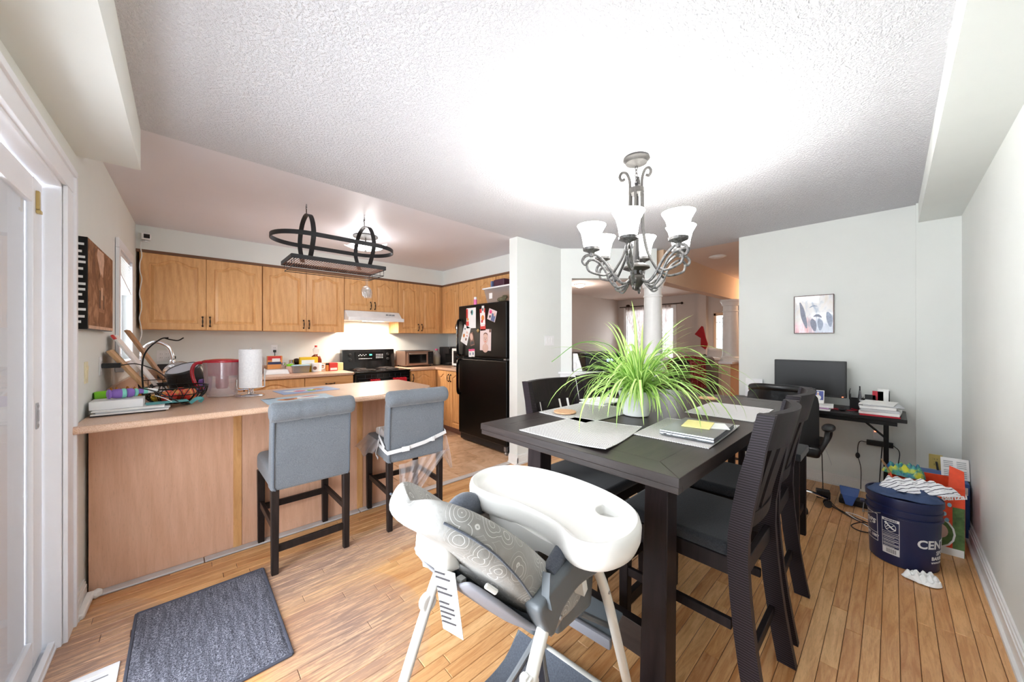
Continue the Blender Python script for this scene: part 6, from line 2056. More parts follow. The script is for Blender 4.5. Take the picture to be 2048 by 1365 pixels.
for k in range(4):
    y = -0.115 + 0.23 * k / 3
    m.box(-0.055, y - 0.0015, 0, 0.055, y + 0.0015, 0.10 + 0.02 * (k % 2), 0.0)
m.box(-0.056, -0.117, 0, 0.056, 0.117, 0.003)
for x in (-0.056, 0.055):
    m.box(x, -0.117, 0, x + 0.0015, 0.117, 0.085)
obx(m, 'frame', 'black_satin')
m = MB()
m.tube(spline([(-0.055, -0.117, 0.08), (-0.06, -0.117, 0.14), (0.0, -0.117, 0.165), (0.05, -0.117, 0.16)], 5), 0.003, 6).tube(spline([(-0.055, 0.117, 0.08), (-0.06, 0.117, 0.14), (0.0, 0.117, 0.165), (0.05, 0.117, 0.16)], 5), 0.003, 6)
obx(m, 'wire_end', 'black_satin')
for k, (yy, h, mt, lab) in enumerate(((-0.085, 0.185, 'paper_white', 'white sheets standing upright in the desk organizer, at its corner end'), (-0.055, 0.165, 'book_red', 'red framed card standing upright in the desk organizer'), (-0.01, 0.13, 'black_plastic', 'black calculator case standing in the desk organizer'))):
    o = MB().box(4.235, 0.135 + yy - 0.03, DZ + 0.004, 4.245 + 0.02 * (k == 0), 0.135 + yy + 0.035, DZ + h, 0.001, 1).build(('document', 'card', 'calculator')[k], M[mt])
    tag(o, lab, ('paper', 'card', 'calculator')[k])
for k in range(4):
    p0 = Vector((4.27 + 0.01 * (k % 2), 0.21 - k * 0.012, DZ + 0.006)); p1 = p0 + Vector((0.01 - 0.008 * k, 0.012 * (k - 1.5), 0.165 + 0.012 * (k % 3)))
    q = thing('pen', ('dark pen in the organizer, first from its monitor end', 'silver pen in the organizer, second from its monitor end', 'grey pen in the organizer, third from its monitor end', 'black pen in the organizer, fourth from its monitor end')[k], 'pen', tuple(p0), 0, 'pens in the desk organizer')
    MB().tube([p0, p0.lerp(p1, 0.8)], 0.004, 7).build('barrel', M[('ink_dark', 'steel', 'grey_plastic', 'black_plastic')[k]], q, True)
    MB().tube([p0.lerp(p1, 0.8), p1], 0.0045, 7).build('cap', M['black_plastic'], q, True)
tag(MB().at((4.03, 0.285, DZ + 0.001), (0, 0, 0)).sphere((0, 0, 0.014), 0.03, 1.5, 0.9, 0.5, 14, 8).build('mouse', M['black_plastic']), 'black computer mouse on the desk between the two paper piles', 'mouse')
tag(MB().tube(spline([(4.08, 0.29, DZ + 0.006), (4.10, 0.34, DZ + 0.006), (4.04, 0.36, DZ + 0.006), (4.06, 0.25, DZ + 0.006), (4.12, 0.20, DZ + 0.006), (4.18, 0.24, DZ + 0.006)], 6), 0.0028, 6).build('red_cable', M['book_red']), 'thin red cable looped on the desk beside the mouse', 'cable')
tag(MB().box(3.92, 0.21, DZ + 0.0003, 4.10, 0.36, DZ + 0.002, 0.0005, 1).build('mouse_pad', M['black_plastic']), 'dark mouse pad near the front edge of the desk', 'mouse pad')

# office chair
plain('leather_black', rgb(20, 20, 22), 0.28, bump=0.25, bscale=40)
oc = thing('office_chair', 'black leather office chair with a chrome base facing the folding desk', 'chair', (3.70, 0.615, 0))
rows = []
for k, z in enumerate((0.47, 0.52, 0.62, 0.74, 0.84, 0.91, 0.945, 0.955)):
    row = []
    for j in range(13):
        t = -1 + 2 * j / 12
        hw = 0.235 * (1.0 if z < 0.88 else (0.97 if z < 0.93 else 0.86))
        x = -0.235 + 0.10 * abs(t) ** 2.6 - 0.05 * (z - 0.47)
        row.append((x, t * hw, z - 0.02 * abs(t) ** 4 * (z > 0.9)))
    rows.append(row)
MB().grid(rows, thick=0.055).build('backrest', M['leather_black'], oc, angle=1.2)
MB().tube(spline([rows[-1][j] for j in range(13)], 2), 0.027, 10).build('back_roll', M['leather_black'], oc)
MB().box(-0.20, -0.245, 0.43, 0.25, 0.245, 0.52, 0.035, 4).build('seat', M['leather_black'], oc)
for s in (-1, 1):
    ar = MB().tube(spline([(-0.16, s * 0.235, 0.47), (-0.15, s * 0.27, 0.56), (-0.08, s * 0.275, 0.625), (0.06, s * 0.275, 0.63), (0.12, s * 0.27, 0.56), (0.10, s * 0.235, 0.47)], 5), 0.016, 9).build('armrest', M['black_plastic'], oc)
    MB().sphere((-0.01, s * 0.275, 0.645), 0.10, 1.25, 0.42, 0.26, 16, 10).build('arm_pad', M['leather_black'], ar)
MB().cyl((0, 0, 0.10), 0.026, 0.34, 16).cyl((0, 0, 0.06), 0.04, 0.07, 18, bev=0.006).build('gas_lift', M['chrome'], oc)
for k in range(5):
    a = 2 * PI * k / 5 - 1.35
    c, s = math.cos(a), math.sin(a)
    lg = MB().tube(spline([(0.03 * c, 0.03 * s, 0.10), (0.16 * c, 0.16 * s, 0.095), (0.27 * c, 0.27 * s, 0.068)], 5), 0.014, 8, radii=[0.017 - 0.007 * q / 10 for q in range(11)]).build('base_leg', M['chrome'], oc)
    MB().cyl((0.27 * c - 0.02 * s - 0.0, 0.27 * s + 0.02 * c, 0.026), 0.026, 0.016, 14, (-s, c, 0)).cyl((0.27 * c + 0.004 * s, 0.27 * s - 0.004 * c, 0.026), 0.026, 0.016, 14, (s, -c, 0)).cyl((0.27 * c, 0.27 * s, 0.03), 0.008, 0.04, 8).build('caster', M['black_plastic'], lg)

# cables and adapters under the desk
pa = thing('power_adapter', 'black laptop power adapter hanging on the wall behind the desk leg', 'adapter', (4.385, 0.07, 0.44))
MB().box(-0.02, -0.075, -0.022, 0.012, 0.085, 0.022, 0.005).build('brick', M['black_plastic'], pa)
MB().tube(spline([(-0.005, 0.085, 0.0), (-0.01, 0.13, -0.01), (-0.008, 0.14, -0.12), (-0.01, 0.12, -0.24), (-0.02, 0.12, -0.42)], 6), 0.003, 6).tube(spline([(-0.005, -0.01, -0.022), (-0.008, 0.0, -0.2), (-0.01, 0.01, -0.43)], 6), 0.004, 6).tube(spline([(-0.005, -0.075, 0), (-0.008, -0.11, -0.05), (-0.008, -0.10, -0.2), (-0.02, -0.115, -0.43)], 6), 0.003, 6).build('cord', M['black_plastic'], pa)
MB().sphere((-0.012, 0.14, -0.13), 0.022, 0.5, 0.7, 1.2, 12, 8).build('ferrite_bead', M['black_plastic'], pa)
uo = thing('outlet', 'white outlet with a red lit indicator on the wall behind the desk leg', 'outlet', (4.399, 0.075, 0.505))
MB().box(-0.006, -0.04, -0.03, 0, 0.04, 0.055, 0.003).build('cover', M['white_plastic'], uo)
MB().box(-0.008, 0.022, 0.03, -0.005, 0.032, 0.038).build('power_light', M['led_red'], uo)
ps = thing('power_strip', 'black power strip and adapters lying on the floor under the desk', 'power strip', (3.99, 0.20, 0))
MB().box(-0.06, -0.10, 0, 0.06, 0.10, 0.045, 0.008).box(-0.05, -0.12, 0.0, 0.02, -0.06, 0.06, 0.008).build('body', M['black_plastic'], ps)
tag(MB().at((3.96, 0.40, 0), (0, 0, 0.2)).box(-0.035, -0.045, 0.0, 0.035, 0.045, 0.065, 0.008).build('charger', M['black_plastic']), 'square black charger block on the floor beneath the office chair cord', 'charger')
plain('blue_plastic', rgb(60, 100, 178), 0.4)
tb_ = thing('toy_spade', 'blue plastic toy scoop leaning on adapters under the desk', 'toy', (3.88, 0.235, 0.02))
MB().hexa([(0.0, -0.05, 0.07), (0.02, -0.05, 0.075), (0.02, 0.05, 0.075), (0.0, 0.05, 0.07), (0.03, -0.06, 0.13), (0.045, -0.06, 0.13), (0.045, 0.06, 0.13), (0.03, 0.06, 0.13)], 0.006).hexa([(-0.02, -0.02, 0.0), (-0.005, -0.02, 0.0), (-0.005, 0.02, 0.0), (-0.02, 0.02, 0.0), (0.0, -0.045, 0.075), (0.02, -0.045, 0.075), (0.02, 0.045, 0.075), (0.0, 0.045, 0.075)], 0.005).build('scoop', M['blue_plastic'], tb_)
def cable(pts, label, mat='black_plastic', r=0.0035):
    tag(MB().tube(spline(pts, 8), r, 6).build('cable', M[mat]), label, 'cable')
cable([(3.86, 0.42, 0.55), (3.87, 0.40, 0.42), (3.92, 0.40, 0.25), (3.955, 0.40, 0.07)], 'thin black cord running from under the office chair down to the charger block')
cable([(4.384, 0.55, 0.70), (4.386, 0.50, 0.50), (4.384, 0.42, 0.30), (4.37, 0.38, 0.18)], 'pale grey cord hanging against the wall below the monitor', 'paper_grey', 0.002)
cable([(3.93, 0.36, 0.006), (3.78, 0.30, 0.006), (3.68, 0.20, 0.006), (3.62, 0.10, 0.006), (3.60, 0.03, 0.006)], 'black cable trailing over the floor from the charger block to the bucket')
cable([(3.94, 0.38, 0.012), (3.84, 0.36, 0.006), (3.72, 0.27, 0.006), (3.60, 0.17, 0.013), (3.55, 0.06, 0.006)], 'second black cable on the floor, nearer the office chair caster')
cable([(3.62, 0.05, 0.006), (3.72, 0.16, 0.006), (3.74, 0.24, 0.006), (3.66, 0.22, 0.020), (3.56, 0.12, 0.006), (3.50, 0.06, 0.006)], 'white cable looping over the floor behind the bucket', 'white_plastic')
cable([(3.46, 0.08, 0.006), (3.44, 0.16, 0.006), (3.50, 0.20, 0.006), (3.58, 0.14, 0.022), (3.60, 0.07, 0.006)], 'black cable loop on bare floor nearest the bucket handle')

# yellowed wall outlet with a plug in the corner
wo = plate('outlet', 'yellowed wall plate low in the corner with a black plug', (4.351, -0.232, 0.37), -PI / 2, 'ivory_plastic', cat='outlet')
plain('old_yellow', rgb(224, 202, 120), 0.5)
for ch in wo.children:
    ch.data.materials.clear(); ch.data.materials.append(M['old_yellow'])
cable([(4.34, -0.235, 0.37), (4.30, -0.235, 0.365), (4.25, -0.24, 0.30), (4.22, -0.24, 0.18), (4.15, -0.22, 0.02)], 'thick black cord dropping from the yellowed corner outlet', r=0.006)

# ------------------------------------------------------------ bucket
plain('navy_plastic', rgb(24, 32, 70), 0.32, var=0.05)
plain('navy_cloth', rgb(58, 74, 108), 0.9, bump=0.5, bscale=30)
bx, by = 3.205, -0.043
bu = thing('bucket', 'navy blue plastic bucket with white lettering on the floor near the corner', 'bucket', (bx, by, 0))
BR = lambda z: 0.1435 + 0.0125 * z / 0.40
prof = [(0.0, 0.0), (0.138, 0.0), (0.1435, 0.006)]
for z in (0.05, 0.15, 0.24, 0.285):
    prof.append((BR(z), z))
prof += [(BR(0.288) + 0.008, 0.288), (BR(0.298) + 0.008, 0.298), (BR(0.30), 0.301), (BR(0.325), 0.325), (BR(0.325) + 0.006, 0.327), (BR(0.337) + 0.006, 0.337), (BR(0.34), 0.34), (BR(0.365), 0.365), (BR(0.365) + 0.008, 0.367), (BR(0.40) + 0.008, 0.395), (BR(0.40) + 0.005, 0.40), (BR(0.40) - 0.004, 0.40), (BR(0.39) - 0.005, 0.385), (0.0, 0.38)]
MB().lathe(prof, (0, 0, 0), 48).build('pail', M['navy_plastic'], bu, angle=0.6)
def wrap_text(txt, size, ang, z, bold=0.0, shear=0.0, mat='print_white', lift=0.0012, align='CENTER'):
    """ang: bearing of the lettering's middle on the pail, degrees from +x"""
    me = text_mesh(txt, size, 0.0003, shear, bold, align)
    for v in me.vertices:
        zz = z + v.co.y
        r = BR(zz) + lift + v.co.z
        a = math.radians(ang) + v.co.x / BR(z)
        v.co = Vector((r * math.cos(a), r * math.sin(a), zz))
    me.materials.clear(); me.materials.append(M[mat])
    o = bpy.data.objects.new('lettering', me)
    COL.objects.link(o); o.parent = bu
def wrap_box(a0, a1, z0, z1, mat='print_white', lift=0.0010, name='print', nseg=8):
    P = []
    for zz in (z0, z1):
        P.append([((BR(zz) + lift) * math.cos(math.radians(a0 + (a1 - a0) * k / nseg)), (BR(zz) + lift) * math.sin(math.radians(a0 + (a1 - a0) * k / nseg)), zz) for k in range(nseg + 1)])
    return MB().grid(P).build(name, M[mat], bu)
# bearing that faces the camera is about 179 degrees; larger bearings lie toward the right wall
F0 = math.degrees(math.atan2(-by, -bx)) % 360
wrap_text('CENTR', 0.066, F0 + 62, 0.165, 0.0018)
wrap_text('SPO', 0.032, F0 + 70, 0.118, 0.0008)
wrap_text('BARBE', 0.027, F0 + 63, 0.088, 0.0008)
wrap_text('www.cen', 0.021, F0 + 63, 0.066, 0.0003)
wrap_text('ngs', 0.062, F0 - 64, 0.225, 0.001, 0.3)
wrap_text('EST. 1887', 0.024, F0 - 60, 0.135, 0.0006)
la, lb_ = F0 - 34, F0 - 5
wrap_box(F0 - 95, F0 - 43, 0.270, 0.2735); wrap_box(F0 - 95, F0 - 43, 0.108, 0.1115); wrap_box(F0 - 44.3, F0 - 43, 0.108, 0.2735, nseg=1); wrap_box(F0 - 95, F0 - 43, 0.155, 0.158)
# caution panel with a bar code
wrap_box(la, lb_, 0.256, 0.272)
wrap_text('WARNING', 0.0115, (la + lb_) / 2, 0.2637, 0.0004, 0, 'navy_plastic', 0.0022)
for z0, z1 in ((0.1905, 0.1925), (0.10, 0.102), (0.062, 0.064), (0.165, 0.1662), (0.14, 0.1412), (0.12, 0.1212)):
    wrap_box(la, lb_, z0, z1)
wrap_box(la, la + 0.8, 0.062, 0.256, nseg=1); wrap_box(lb_ - 0.8, lb_, 0.062, 0.256, nseg=1)
for k in range(9):
    wrap_box(la + 2, lb_ - (2 if k % 3 else 8), 0.104 + k * 0.0095, 0.1065 + k * 0.0095)
wrap_box(la + 1, lb_ - 1, 0.064, 0.099)
for k in range(15):
    wrap_box(la + 7 + k * 1.15, la + 7 + k * 1.15 + (0.35, 0.7, 0.5)[k % 3], 0.07, 0.094, 'ink_dark', 0.0018, 'bar', 1)
m = MB()                                                        # falling figure pictogram
def wp(a, z): return ((BR(z) + 0.0015) * math.cos(math.radians(a)), (BR(z) + 0.0015) * math.sin(math.radians(a)), z)
ca_ = (la + lb_) / 2
m.tube([wp(ca_ + 9 * math.cos(q), 0.223 + 0.024 * math.sin(q)) for q in [2 * PI * j / 22 for j in range(22)]], 0.0014, 5, closed=True)
m.tube(spline([wp(ca_ - 6, 0.24), wp(ca_ - 1, 0.228), wp(ca_ + 4, 0.216), wp(ca_ + 9, 0.212)], 4), 0.0035, 6).tube([wp(ca_ - 7, 0.205), wp(ca_ + 7, 0.24)], 0.0016, 5).sphere(wp(ca_ - 7.5, 0.245), 0.006, 1, 1, 1, 8, 6).tube([wp(ca_ - 3, 0.232), wp(ca_ - 7, 0.219)], 0.002, 5)
m.build('pictogram', M['print_white'], bu)
hnd = MB()
ra = BR(0.33) + 0.012
hp = [(ra * math.cos(math.radians(F0 - 85)), ra * math.sin(math.radians(F0 - 85)), 0.31)]
for k in range(1, 8):
    a = math.radians(F0 - 85 + 62 * k / 8); hp.append((ra * 1.06 * math.cos(a), ra * 1.06 * math.sin(a), 0.235 + 0.07 * (k / 8.0)))
MB().tube(spline(hp, 4), 0.0025, 6).build('bail_handle', M['steel'], bu)
MB().cyl((hp[0][0], hp[0][1], 0.305), 0.012, 0.02, 12, (math.cos(math.radians(F0 - 85)), math.sin(math.radians(F0 - 85)), 0)).build('handle_ear', M['navy_plastic'], bu)
# clothes on the bucket
def cloth(name, cx, cy, z, rx, ry, seed, mat, label, amp=0.012, rot=0.0, sag=0.0):
    r = random.Random(seed)
    ph = [r.uniform(0, 6) for _ in range(6)]
    P = []
    n = 22
    for j in range(n + 1):
        row = []
        for i in range(n + 1):
            u, v = -1 + 2 * i / n, -1 + 2 * j / n
            k = 1 + 0.12 * math.sin(3 * math.atan2(v, u) + ph[0])
            x, y = u * rx * math.sqrt(1 - v * v / 2) * k, v * ry * math.sqrt(1 - u * u / 2) * k
            h = amp * (math.sin(9 * u + 3 * v + ph[1]) + 0.6 * math.sin(14 * v - 4 * u + ph[2]) + 1.6) * 0.5
            e = max(abs(u), abs(v))
            h = h * (1 - e ** 6) + 0.006 - sag * e ** 4
            row.append((cx + x * math.cos(rot) - y * math.sin(rot), cy + x * math.sin(rot) + y * math.cos(rot), z + h))
        P.append(row)
    o = MB().grid(P, thick=0.005).build(name, M[mat], angle=1.4)
    return tag(o, label, 'cloth')
cloth('folded_jeans', bx - 0.01, by, 0.401, 0.15, 0.145, 3, 'navy_cloth', 'dull blue folded cloth lying over the top of the navy bucket', 0.025)
def stripes():
    t = NT('striped_cloth')
    v = t.coord((1, 1, 1))
    w = t.new('ShaderNodeTexWave', wave_type='BANDS', bands_direction='DIAGONAL')
    w.inputs['Scale'].default_value = 22
    w.inputs['Distortion'].default_value = 2.5
    t.link(v, w.inputs['Vector'])
    t.color(t.ramp(w.outputs['Fac'], [(0.05, rgb(50, 54, 70)), (0.14, rgb(238, 238, 240))]))
    t.set(Roughness=0.9)
stripes()
cloth('striped_shirt', bx + 0.05, by - 0.05, 0.432, 0.10, 0.17, 8, 'striped_cloth', 'white and navy striped shirt heaped on the bucket over the blue cloth', 0.03, 0.45, 0.01)
cloth('cleaning_rag', 2.985, -0.115, 0.001, 0.055, 0.075, 5, 'paper_white', 'crumpled white rag lying on the floor in front of the bucket', 0.028, 0.3)

# cereal-type box, blue case and manual behind the bucket
plain('box_orange', rgb(226, 74, 36), 0.5, var=0.08, scale=40)
plain('box_green', rgb(84, 112, 60), 0.6, var=0.35, scale=30)
plain('cardboard', rgb(166, 128, 88), 0.8)
plain('case_blue', rgb(50, 92, 160), 0.45)
ob = thing('toy_box', 'open orange product box with a round photo on its face, behind the bucket', 'box', (3.47, -0.16, 0), 0.06)
t_ = MB()
for a in ((0, -0.135, 0, 0.006, 0.16, 0.42), (0.27, -0.135, 0, 0.276, 0.16, 0.42), (0, -0.141, 0, 0.276, -0.135, 0.42), (0, 0.16, 0, 0.276, 0.166, 0.42), (0, -0.135, 0, 0.276, 0.16, 0.006)):
    t_.box(*a)
t_.build('carton', M['box_orange'], ob)
MB().box(-0.0012, -0.14, 0.0, -0.0004, -0.092, 0.30).build('printed_band', M['box_green'], ob)
MB().box(-0.0014, -0.137, 0.0, -0.0009, 0.14, 0.045).build('printed_band', M['paper_white'], ob)
def ellip(y, z, ry, rz, x, mt):
    disc(MB(), y, z, ry, rz, x).build('print', M[mt], ob, smooth=False)
ellip(-0.02, 0.13, 0.085, 0.10, -0.0018, 'paper_white'); ellip(-0.02, 0.13, 0.076, 0.09, -0.0024, 'box_green'); ellip(-0.04, 0.14, 0.035, 0.045, -0.0030, 'photo_skin'); ellip(0.01, 0.11, 0.03, 0.04, -0.0036, 'cardboard')
plain('drop_blue', rgb(140, 196, 220), 0.3)
for k, (y, z) in enumerate(((-0.02, 0.29), (-0.06, 0.25), (0.05, 0.27), (-0.08, 0.31), (0.02, 0.24), (-0.03, 0.04), (-0.07, 0.215))):
    ellip(y, z, 0.009, 0.013, -0.0016 - 0.0004 * k, 'drop_blue')
MB().hexa([(-0.0, -0.141, 0.42), (0.006, -0.141, 0.42), (0.006, -0.075, 0.42), (0.0, -0.075, 0.42), (0.03, -0.141, 0.52), (0.036, -0.141, 0.52), (0.040, -0.085, 0.545), (0.034, -0.085, 0.545)], 0.001, 1).build('flap', M['box_orange'], ob)
MB().hexa([(0.008, -0.139, 0.42), (0.012, -0.139, 0.42), (0.012, -0.077, 0.42), (0.008, -0.077, 0.42), (0.038, -0.139, 0.518), (0.042, -0.139, 0.518), (0.046, -0.087, 0.542), (0.042, -0.087, 0.542)], 0.001, 1).build('flap_liner', M['cardboard'], ob)
MB().hexa([(0.10, 0.16, 0.42), (0.20, 0.16, 0.42), (0.20, 0.166, 0.42), (0.10, 0.166, 0.42), (0.10, 0.20, 0.485), (0.19, 0.20, 0.485), (0.19, 0.206, 0.485), (0.10, 0.206, 0.485)], 0.001, 1).build('flap', M['cardboard'], ob)
for (y, z, sz, rot) in ((-0.095, 0.36, 0.042, 0.35), (0.015, 0.30, 0.045, -1.05)):
    x_ = Vector((0, -math.cos(rot), math.sin(rot))); y_ = Vector((0, math.sin(rot), math.cos(rot)))
    text('Banzai', sz, (-0.0045, y, z), x_, y_, M['paper_white'], ob, world=False, shear=0.25, bold=0.0012)
def bag_mat():
    t = NT('bag_green')
    f = t.noise(t.coord(), 14, 3)
    t.color(t.ramp(f, [(0.35, rgb(30, 90, 150)), (0.5, rgb(60, 150, 130)), (0.62, rgb(214, 214, 60))]))
    t.set(Roughness=0.3)
bag_mat()
cloth('plastic_bag', 3.62, -0.06, 0.405, 0.075, 0.10, 17, 'bag_green', 'shiny green and blue plastic bag stuffed in the open orange box', 0.05)
bc = thing('blue_case', 'blue box standing in the corner behind the orange box', 'box', (3.93, -0.215, 0))
MB().box(-0.13, -0.135, 0, 0.14, 0.10, 0.375, 0.012).build('body', M['case_blue'], bc)
MB().box(-0.1315, -0.125, 0.30, -0.13, -0.095, 0.35).build('print', M['paper_white'], bc)
mn = thing('manual', 'pale printed instruction leaflet standing on the blue box against the wall', 'paper', (3.875, -0.294, 0.3765), -PI / 2 + 0.1)
MB().hexa([(-0.062, 0.0, 0), (0.062, 0.0, 0), (0.062, 0.004, 0), (-0.062, 0.004, 0), (-0.062, 0.03, 0.135), (0.062, 0.03, 0.135), (0.062, 0.034, 0.135), (-0.062, 0.034, 0.135)]).build('leaflet', M['paper_white'], mn)
plain('ink_grey', rgb(150, 156, 160), 0.7)
m = MB()
for col in range(2):
    for k in range(9):
        if k == 4: continue
        x0_, x1_ = (-0.05, -0.008) if col == 0 else (0.008, 0.05)
        zz = 0.015 + k * 0.012
        yy_ = 0.03 * zz / 0.135 - 0.0012
        m.box(x0_, yy_ - 0.0004, zz, x1_, yy_ + 0.0008, zz + 0.004)
o = m.build('printed_lines', M['ink_grey'], mn, smooth=False); o['kind'] = 'stuff'
# ------------------------------------------------------------ things on the peninsula
ZP = CT + 0.0008
def bx_(mb, n, mt, p, **k): return mb.build(n, M[mt], p, **k)
for k, (dx, dy, w, d, h, r, mt, lab) in enumerate((
    (0.02, 0.0, 0.28, 0.15, 0.006, 0.02, 'ink_dark', 'dark folder lowest in the paper pile at the wall end of the peninsula'),
    (0.03, 0.0, 0.29, 0.17, 0.007, -0.03, 'paper_white', 'white papers on the dark folder at the wall end of the peninsula'),
    (0.035, 0.01, 0.28, 0.16, 0.006, 0.06, 'paper_grey', 'grey edged envelopes in the paper pile beside the white box'),
    (0.02, 0.0, 0.27, 0.15, 0.008, 0.0, 'paper_white', 'white envelopes just beneath the white box and the toy'))):
    tag(MB().at((-0.235 + dx, 2.885 + dy, ZP + sum((0.0068, 0.0078, 0.0068)[:k])), (0, 0, r)).box(-w / 2, -d / 2, 0, w / 2, d / 2, h, 0.001, 1).build('paper_stack', M[mt]), lab, 'paper', 'papers at the wall end of the peninsula')
zb = ZP + 0.0300
tag(MB().box(-0.362, 2.845, zb, -0.165, 2.985, zb + 0.045, 0.002, 1).build('flat_box', M['white_plastic']), 'flat white box on top of the paper pile at the wall', 'box')
plain('toy_purple', rgb(140, 104, 190), 0.45)
plain('toy_teal', rgb(130, 214, 196), 0.45)
plain('toy_lime', rgb(126, 206, 30), 0.4)
plain('toy_green', rgb(36, 150, 110), 0.45)
ty = thing('toy', 'purple and teal plastic toy with a white cone nose lying on the white box', 'toy', (-0.225, 2.93, zb + 0.047 + 0.026))
ty.scale = (0.62, 0.62, 0.62)
ax = (0.93, 0.30, -0.02)
MB().lathe([(0.030, -0.135), (0.041, -0.13), (0.042, -0.118), (0.030, -0.112), (0.038, -0.10), (0.042, -0.08), (0.042, -0.05)], (0, 0, 0), 20, ax).lathe([(0.034, -0.02), (0.041, -0.012), (0.040, 0.018), (0.031, 0.03), (0.034, 0.04), (0.030, 0.05)], (0, 0, 0), 20, ax).lathe([(0.024, 0.055), (0.022, 0.085), (0.024, 0.09)], (0, 0, 0.006), 16, ax).build('body', M['toy_purple'], ty)
MB().lathe([(0.041, -0.05), (0.043, -0.045), (0.043, -0.025), (0.036, -0.02)], (0, 0, 0), 20, ax).lathe([(0.031, 0.03), (0.036, 0.034), (0.036, 0.05), (0.028, 0.056)], (0, 0, 0), 20, ax).lathe([(0.025, 0.09), (0.028, 0.098), (0.026, 0.118)], (0, 0, 0.006), 18, ax).build('ring', M['toy_teal'], ty)
MB().lathe([(0.025, 0.116), (0.024, 0.14), (0.016, 0.18), (0.006, 0.197), (0.0, 0.20)], (0, 0, 0.006), 18, ax).build('nose_cone', M['white_plastic'], ty)
tag(MB().lathe([(0.008, 0.0), (0.014, 0.015), (0.024, 0.07), (0.028, 0.11), (0.025, 0.114), (0.0, 0.035)], (-0.285, 3.0, ZP + 0.06), 18, (0.93, 0.25, -0.15)).build('toy_cup', M['toy_lime']), 'lime green plastic cone beneath the purple toy', 'toy')
tag(MB().lathe([(0.03, 0.0), (0.034, 0.01), (0.036, 0.05), (0.02, 0.055)], (-0.37, 3.06, ZP + 0.075), 16, (0.93, 0.2, 0.0)).build('toy_disc', M['toy_lime']), 'lime green round cap against the wall behind the purple toy', 'toy')
cable([(-0.185, 2.905, zb + 0.10), (-0.12, 2.88, zb + 0.075), (-0.04, 2.87, zb + 0.02), (0.0, 2.93, ZP + 0.01), (0.03, 2.98, ZP + 0.004), (0.01, 3.01, ZP + 0.005)], 'thin black cord draped over the purple toy and white box')
cable([(-0.12, 2.90, zb + 0.05), (-0.08, 2.885, zb + 0.03), (-0.05, 2.88, zb + 0.008)], 'thin white cord looping beside the white box', 'white_plastic', 0.0022)
plain('teal_cloth', rgb(96, 170, 172), 0.85)
tag(MB().at((-0.07, 2.925, ZP + 0.032), (0, 0, 0.1)).box(-0.09, -0.05, 0, 0.09, 0.05, 0.003, 0.001, 1).build('teal_folder', M['teal_cloth']), 'teal folder lying on the papers by the fruit basket', 'folder')
tag(MB().tube(spline([(0.03, 2.965, ZP + 0.01), (0.06, 2.955, ZP + 0.035), (0.085, 2.965, ZP + 0.03), (0.075, 2.99, ZP + 0.008)], 6), 0.01, flat=(0.02, 0.002), up=(0, 1, 0)).build('ribbon', M['teal_cloth']), 'looped teal ribbon end at the foot of the fruit basket', 'ribbon')
tg = thing('mustard_cloth', 'crumpled mustard cloth on the counter behind the toy', 'cloth', (0, 0, 0))
bpy.data.objects.remove(tg)
plain('mustard', rgb(176, 112, 30), 0.9, bump=0.5, bscale=40)
cloth('mustard_cloth', -0.275, 3.17, ZP + 0.002, 0.09, 0.12, 11, 'mustard', 'crumpled mustard coloured cloth on the counter behind the toy', 0.07, 0.3)

# fruit basket with a banana hook
FBX, FBY = -0.035, 3.10
fb = thing('fruit_basket', 'black wire fruit basket with a tall banana hook beside the red pitcher', 'basket', (FBX, FBY, ZP))
def rng(r, z, rad=0.003): return MB().tube([(r * math.cos(q), r * math.sin(q), z) for q in [2 * PI * j / 40 for j in range(40)]], rad, 6, closed=True)
bx_(rng(0.155, 0.105, 0.004), 'rim', 'black_satin', fb)
bx_(rng(0.085, 0.010), 'foot_ring', 'black_satin', fb)
bx_(rng(0.142, 0.062), 'hoop', 'black_satin', fb)
wire = MB().tube(spline([(0.085, 0, 0.010), (0.118, 0.018, 0.028), (0.144, 0.03, 0.065), (0.155, 0.012, 0.105), (0.146, -0.012, 0.07), (0.12, -0.02, 0.03), (0.085, -0.012, 0.010)], 5), 0.0024, 6).mesh('side_wire', M['black_satin'])
for k in range(16):
    o = bpy.data.objects.new('side_wire', wire); COL.objects.link(o); o.parent = fb
    o.rotation_euler = (0, 0, 2 * PI * k / 16)
m = MB()
for k in range(5):
    y = -0.06 + 0.03 * k; h = math.sqrt(0.085 ** 2 - y * y)
    m.tube([(-h, y, 0.010), (h, y, 0.010)], 0.0022, 6)
bx_(m, 'base_grid', 'black_satin', fb)
for s in (-0.011, 0.011):
    bx_(MB().tube(spline([(-0.14, -0.07 + s, 0.085), (-0.145, -0.068 + s, 0.25), (-0.125, -0.058 + s * 0.9, 0.34), (-0.07, -0.035 + s * 0.6, 0.405), (-0.035, -0.02 + s * 0.3, 0.415)], 7), 0.0038, 7), 'hanger', 'black_satin', fb)
bx_(MB().tube(spline([(-0.05, -0.026, 0.412), (-0.02, -0.012, 0.402), (0.01, 0.0, 0.398), (0.035, 0.01, 0.415)], 6), 0.0038, 7), 'hook', 'black_satin', fb)
for zz in (0.12, 0.17):
    bx_(MB().tube([(-0.142, -0.069 + 0.011 * math.cos(q), zz + 0.014 * math.sin(q)) for q in [2 * PI * j / 14 for j in range(14)]], 0.002, 5, closed=True), 'scroll', 'black_satin', fb)
def apple_mat():
    t = NT('apple_red')
    v = t.coord((1, 1, 0.4), rnd_off=True)
    f = t.noise(v, 16, 4, 0.7)
    t.color(t.ramp(f, [(0.36, rgb(226, 180, 96)), (0.5, rgb(206, 64, 52)), (0.7, rgb(168, 24, 34))]))
    t.set(Roughness=0.22)
apple_mat()
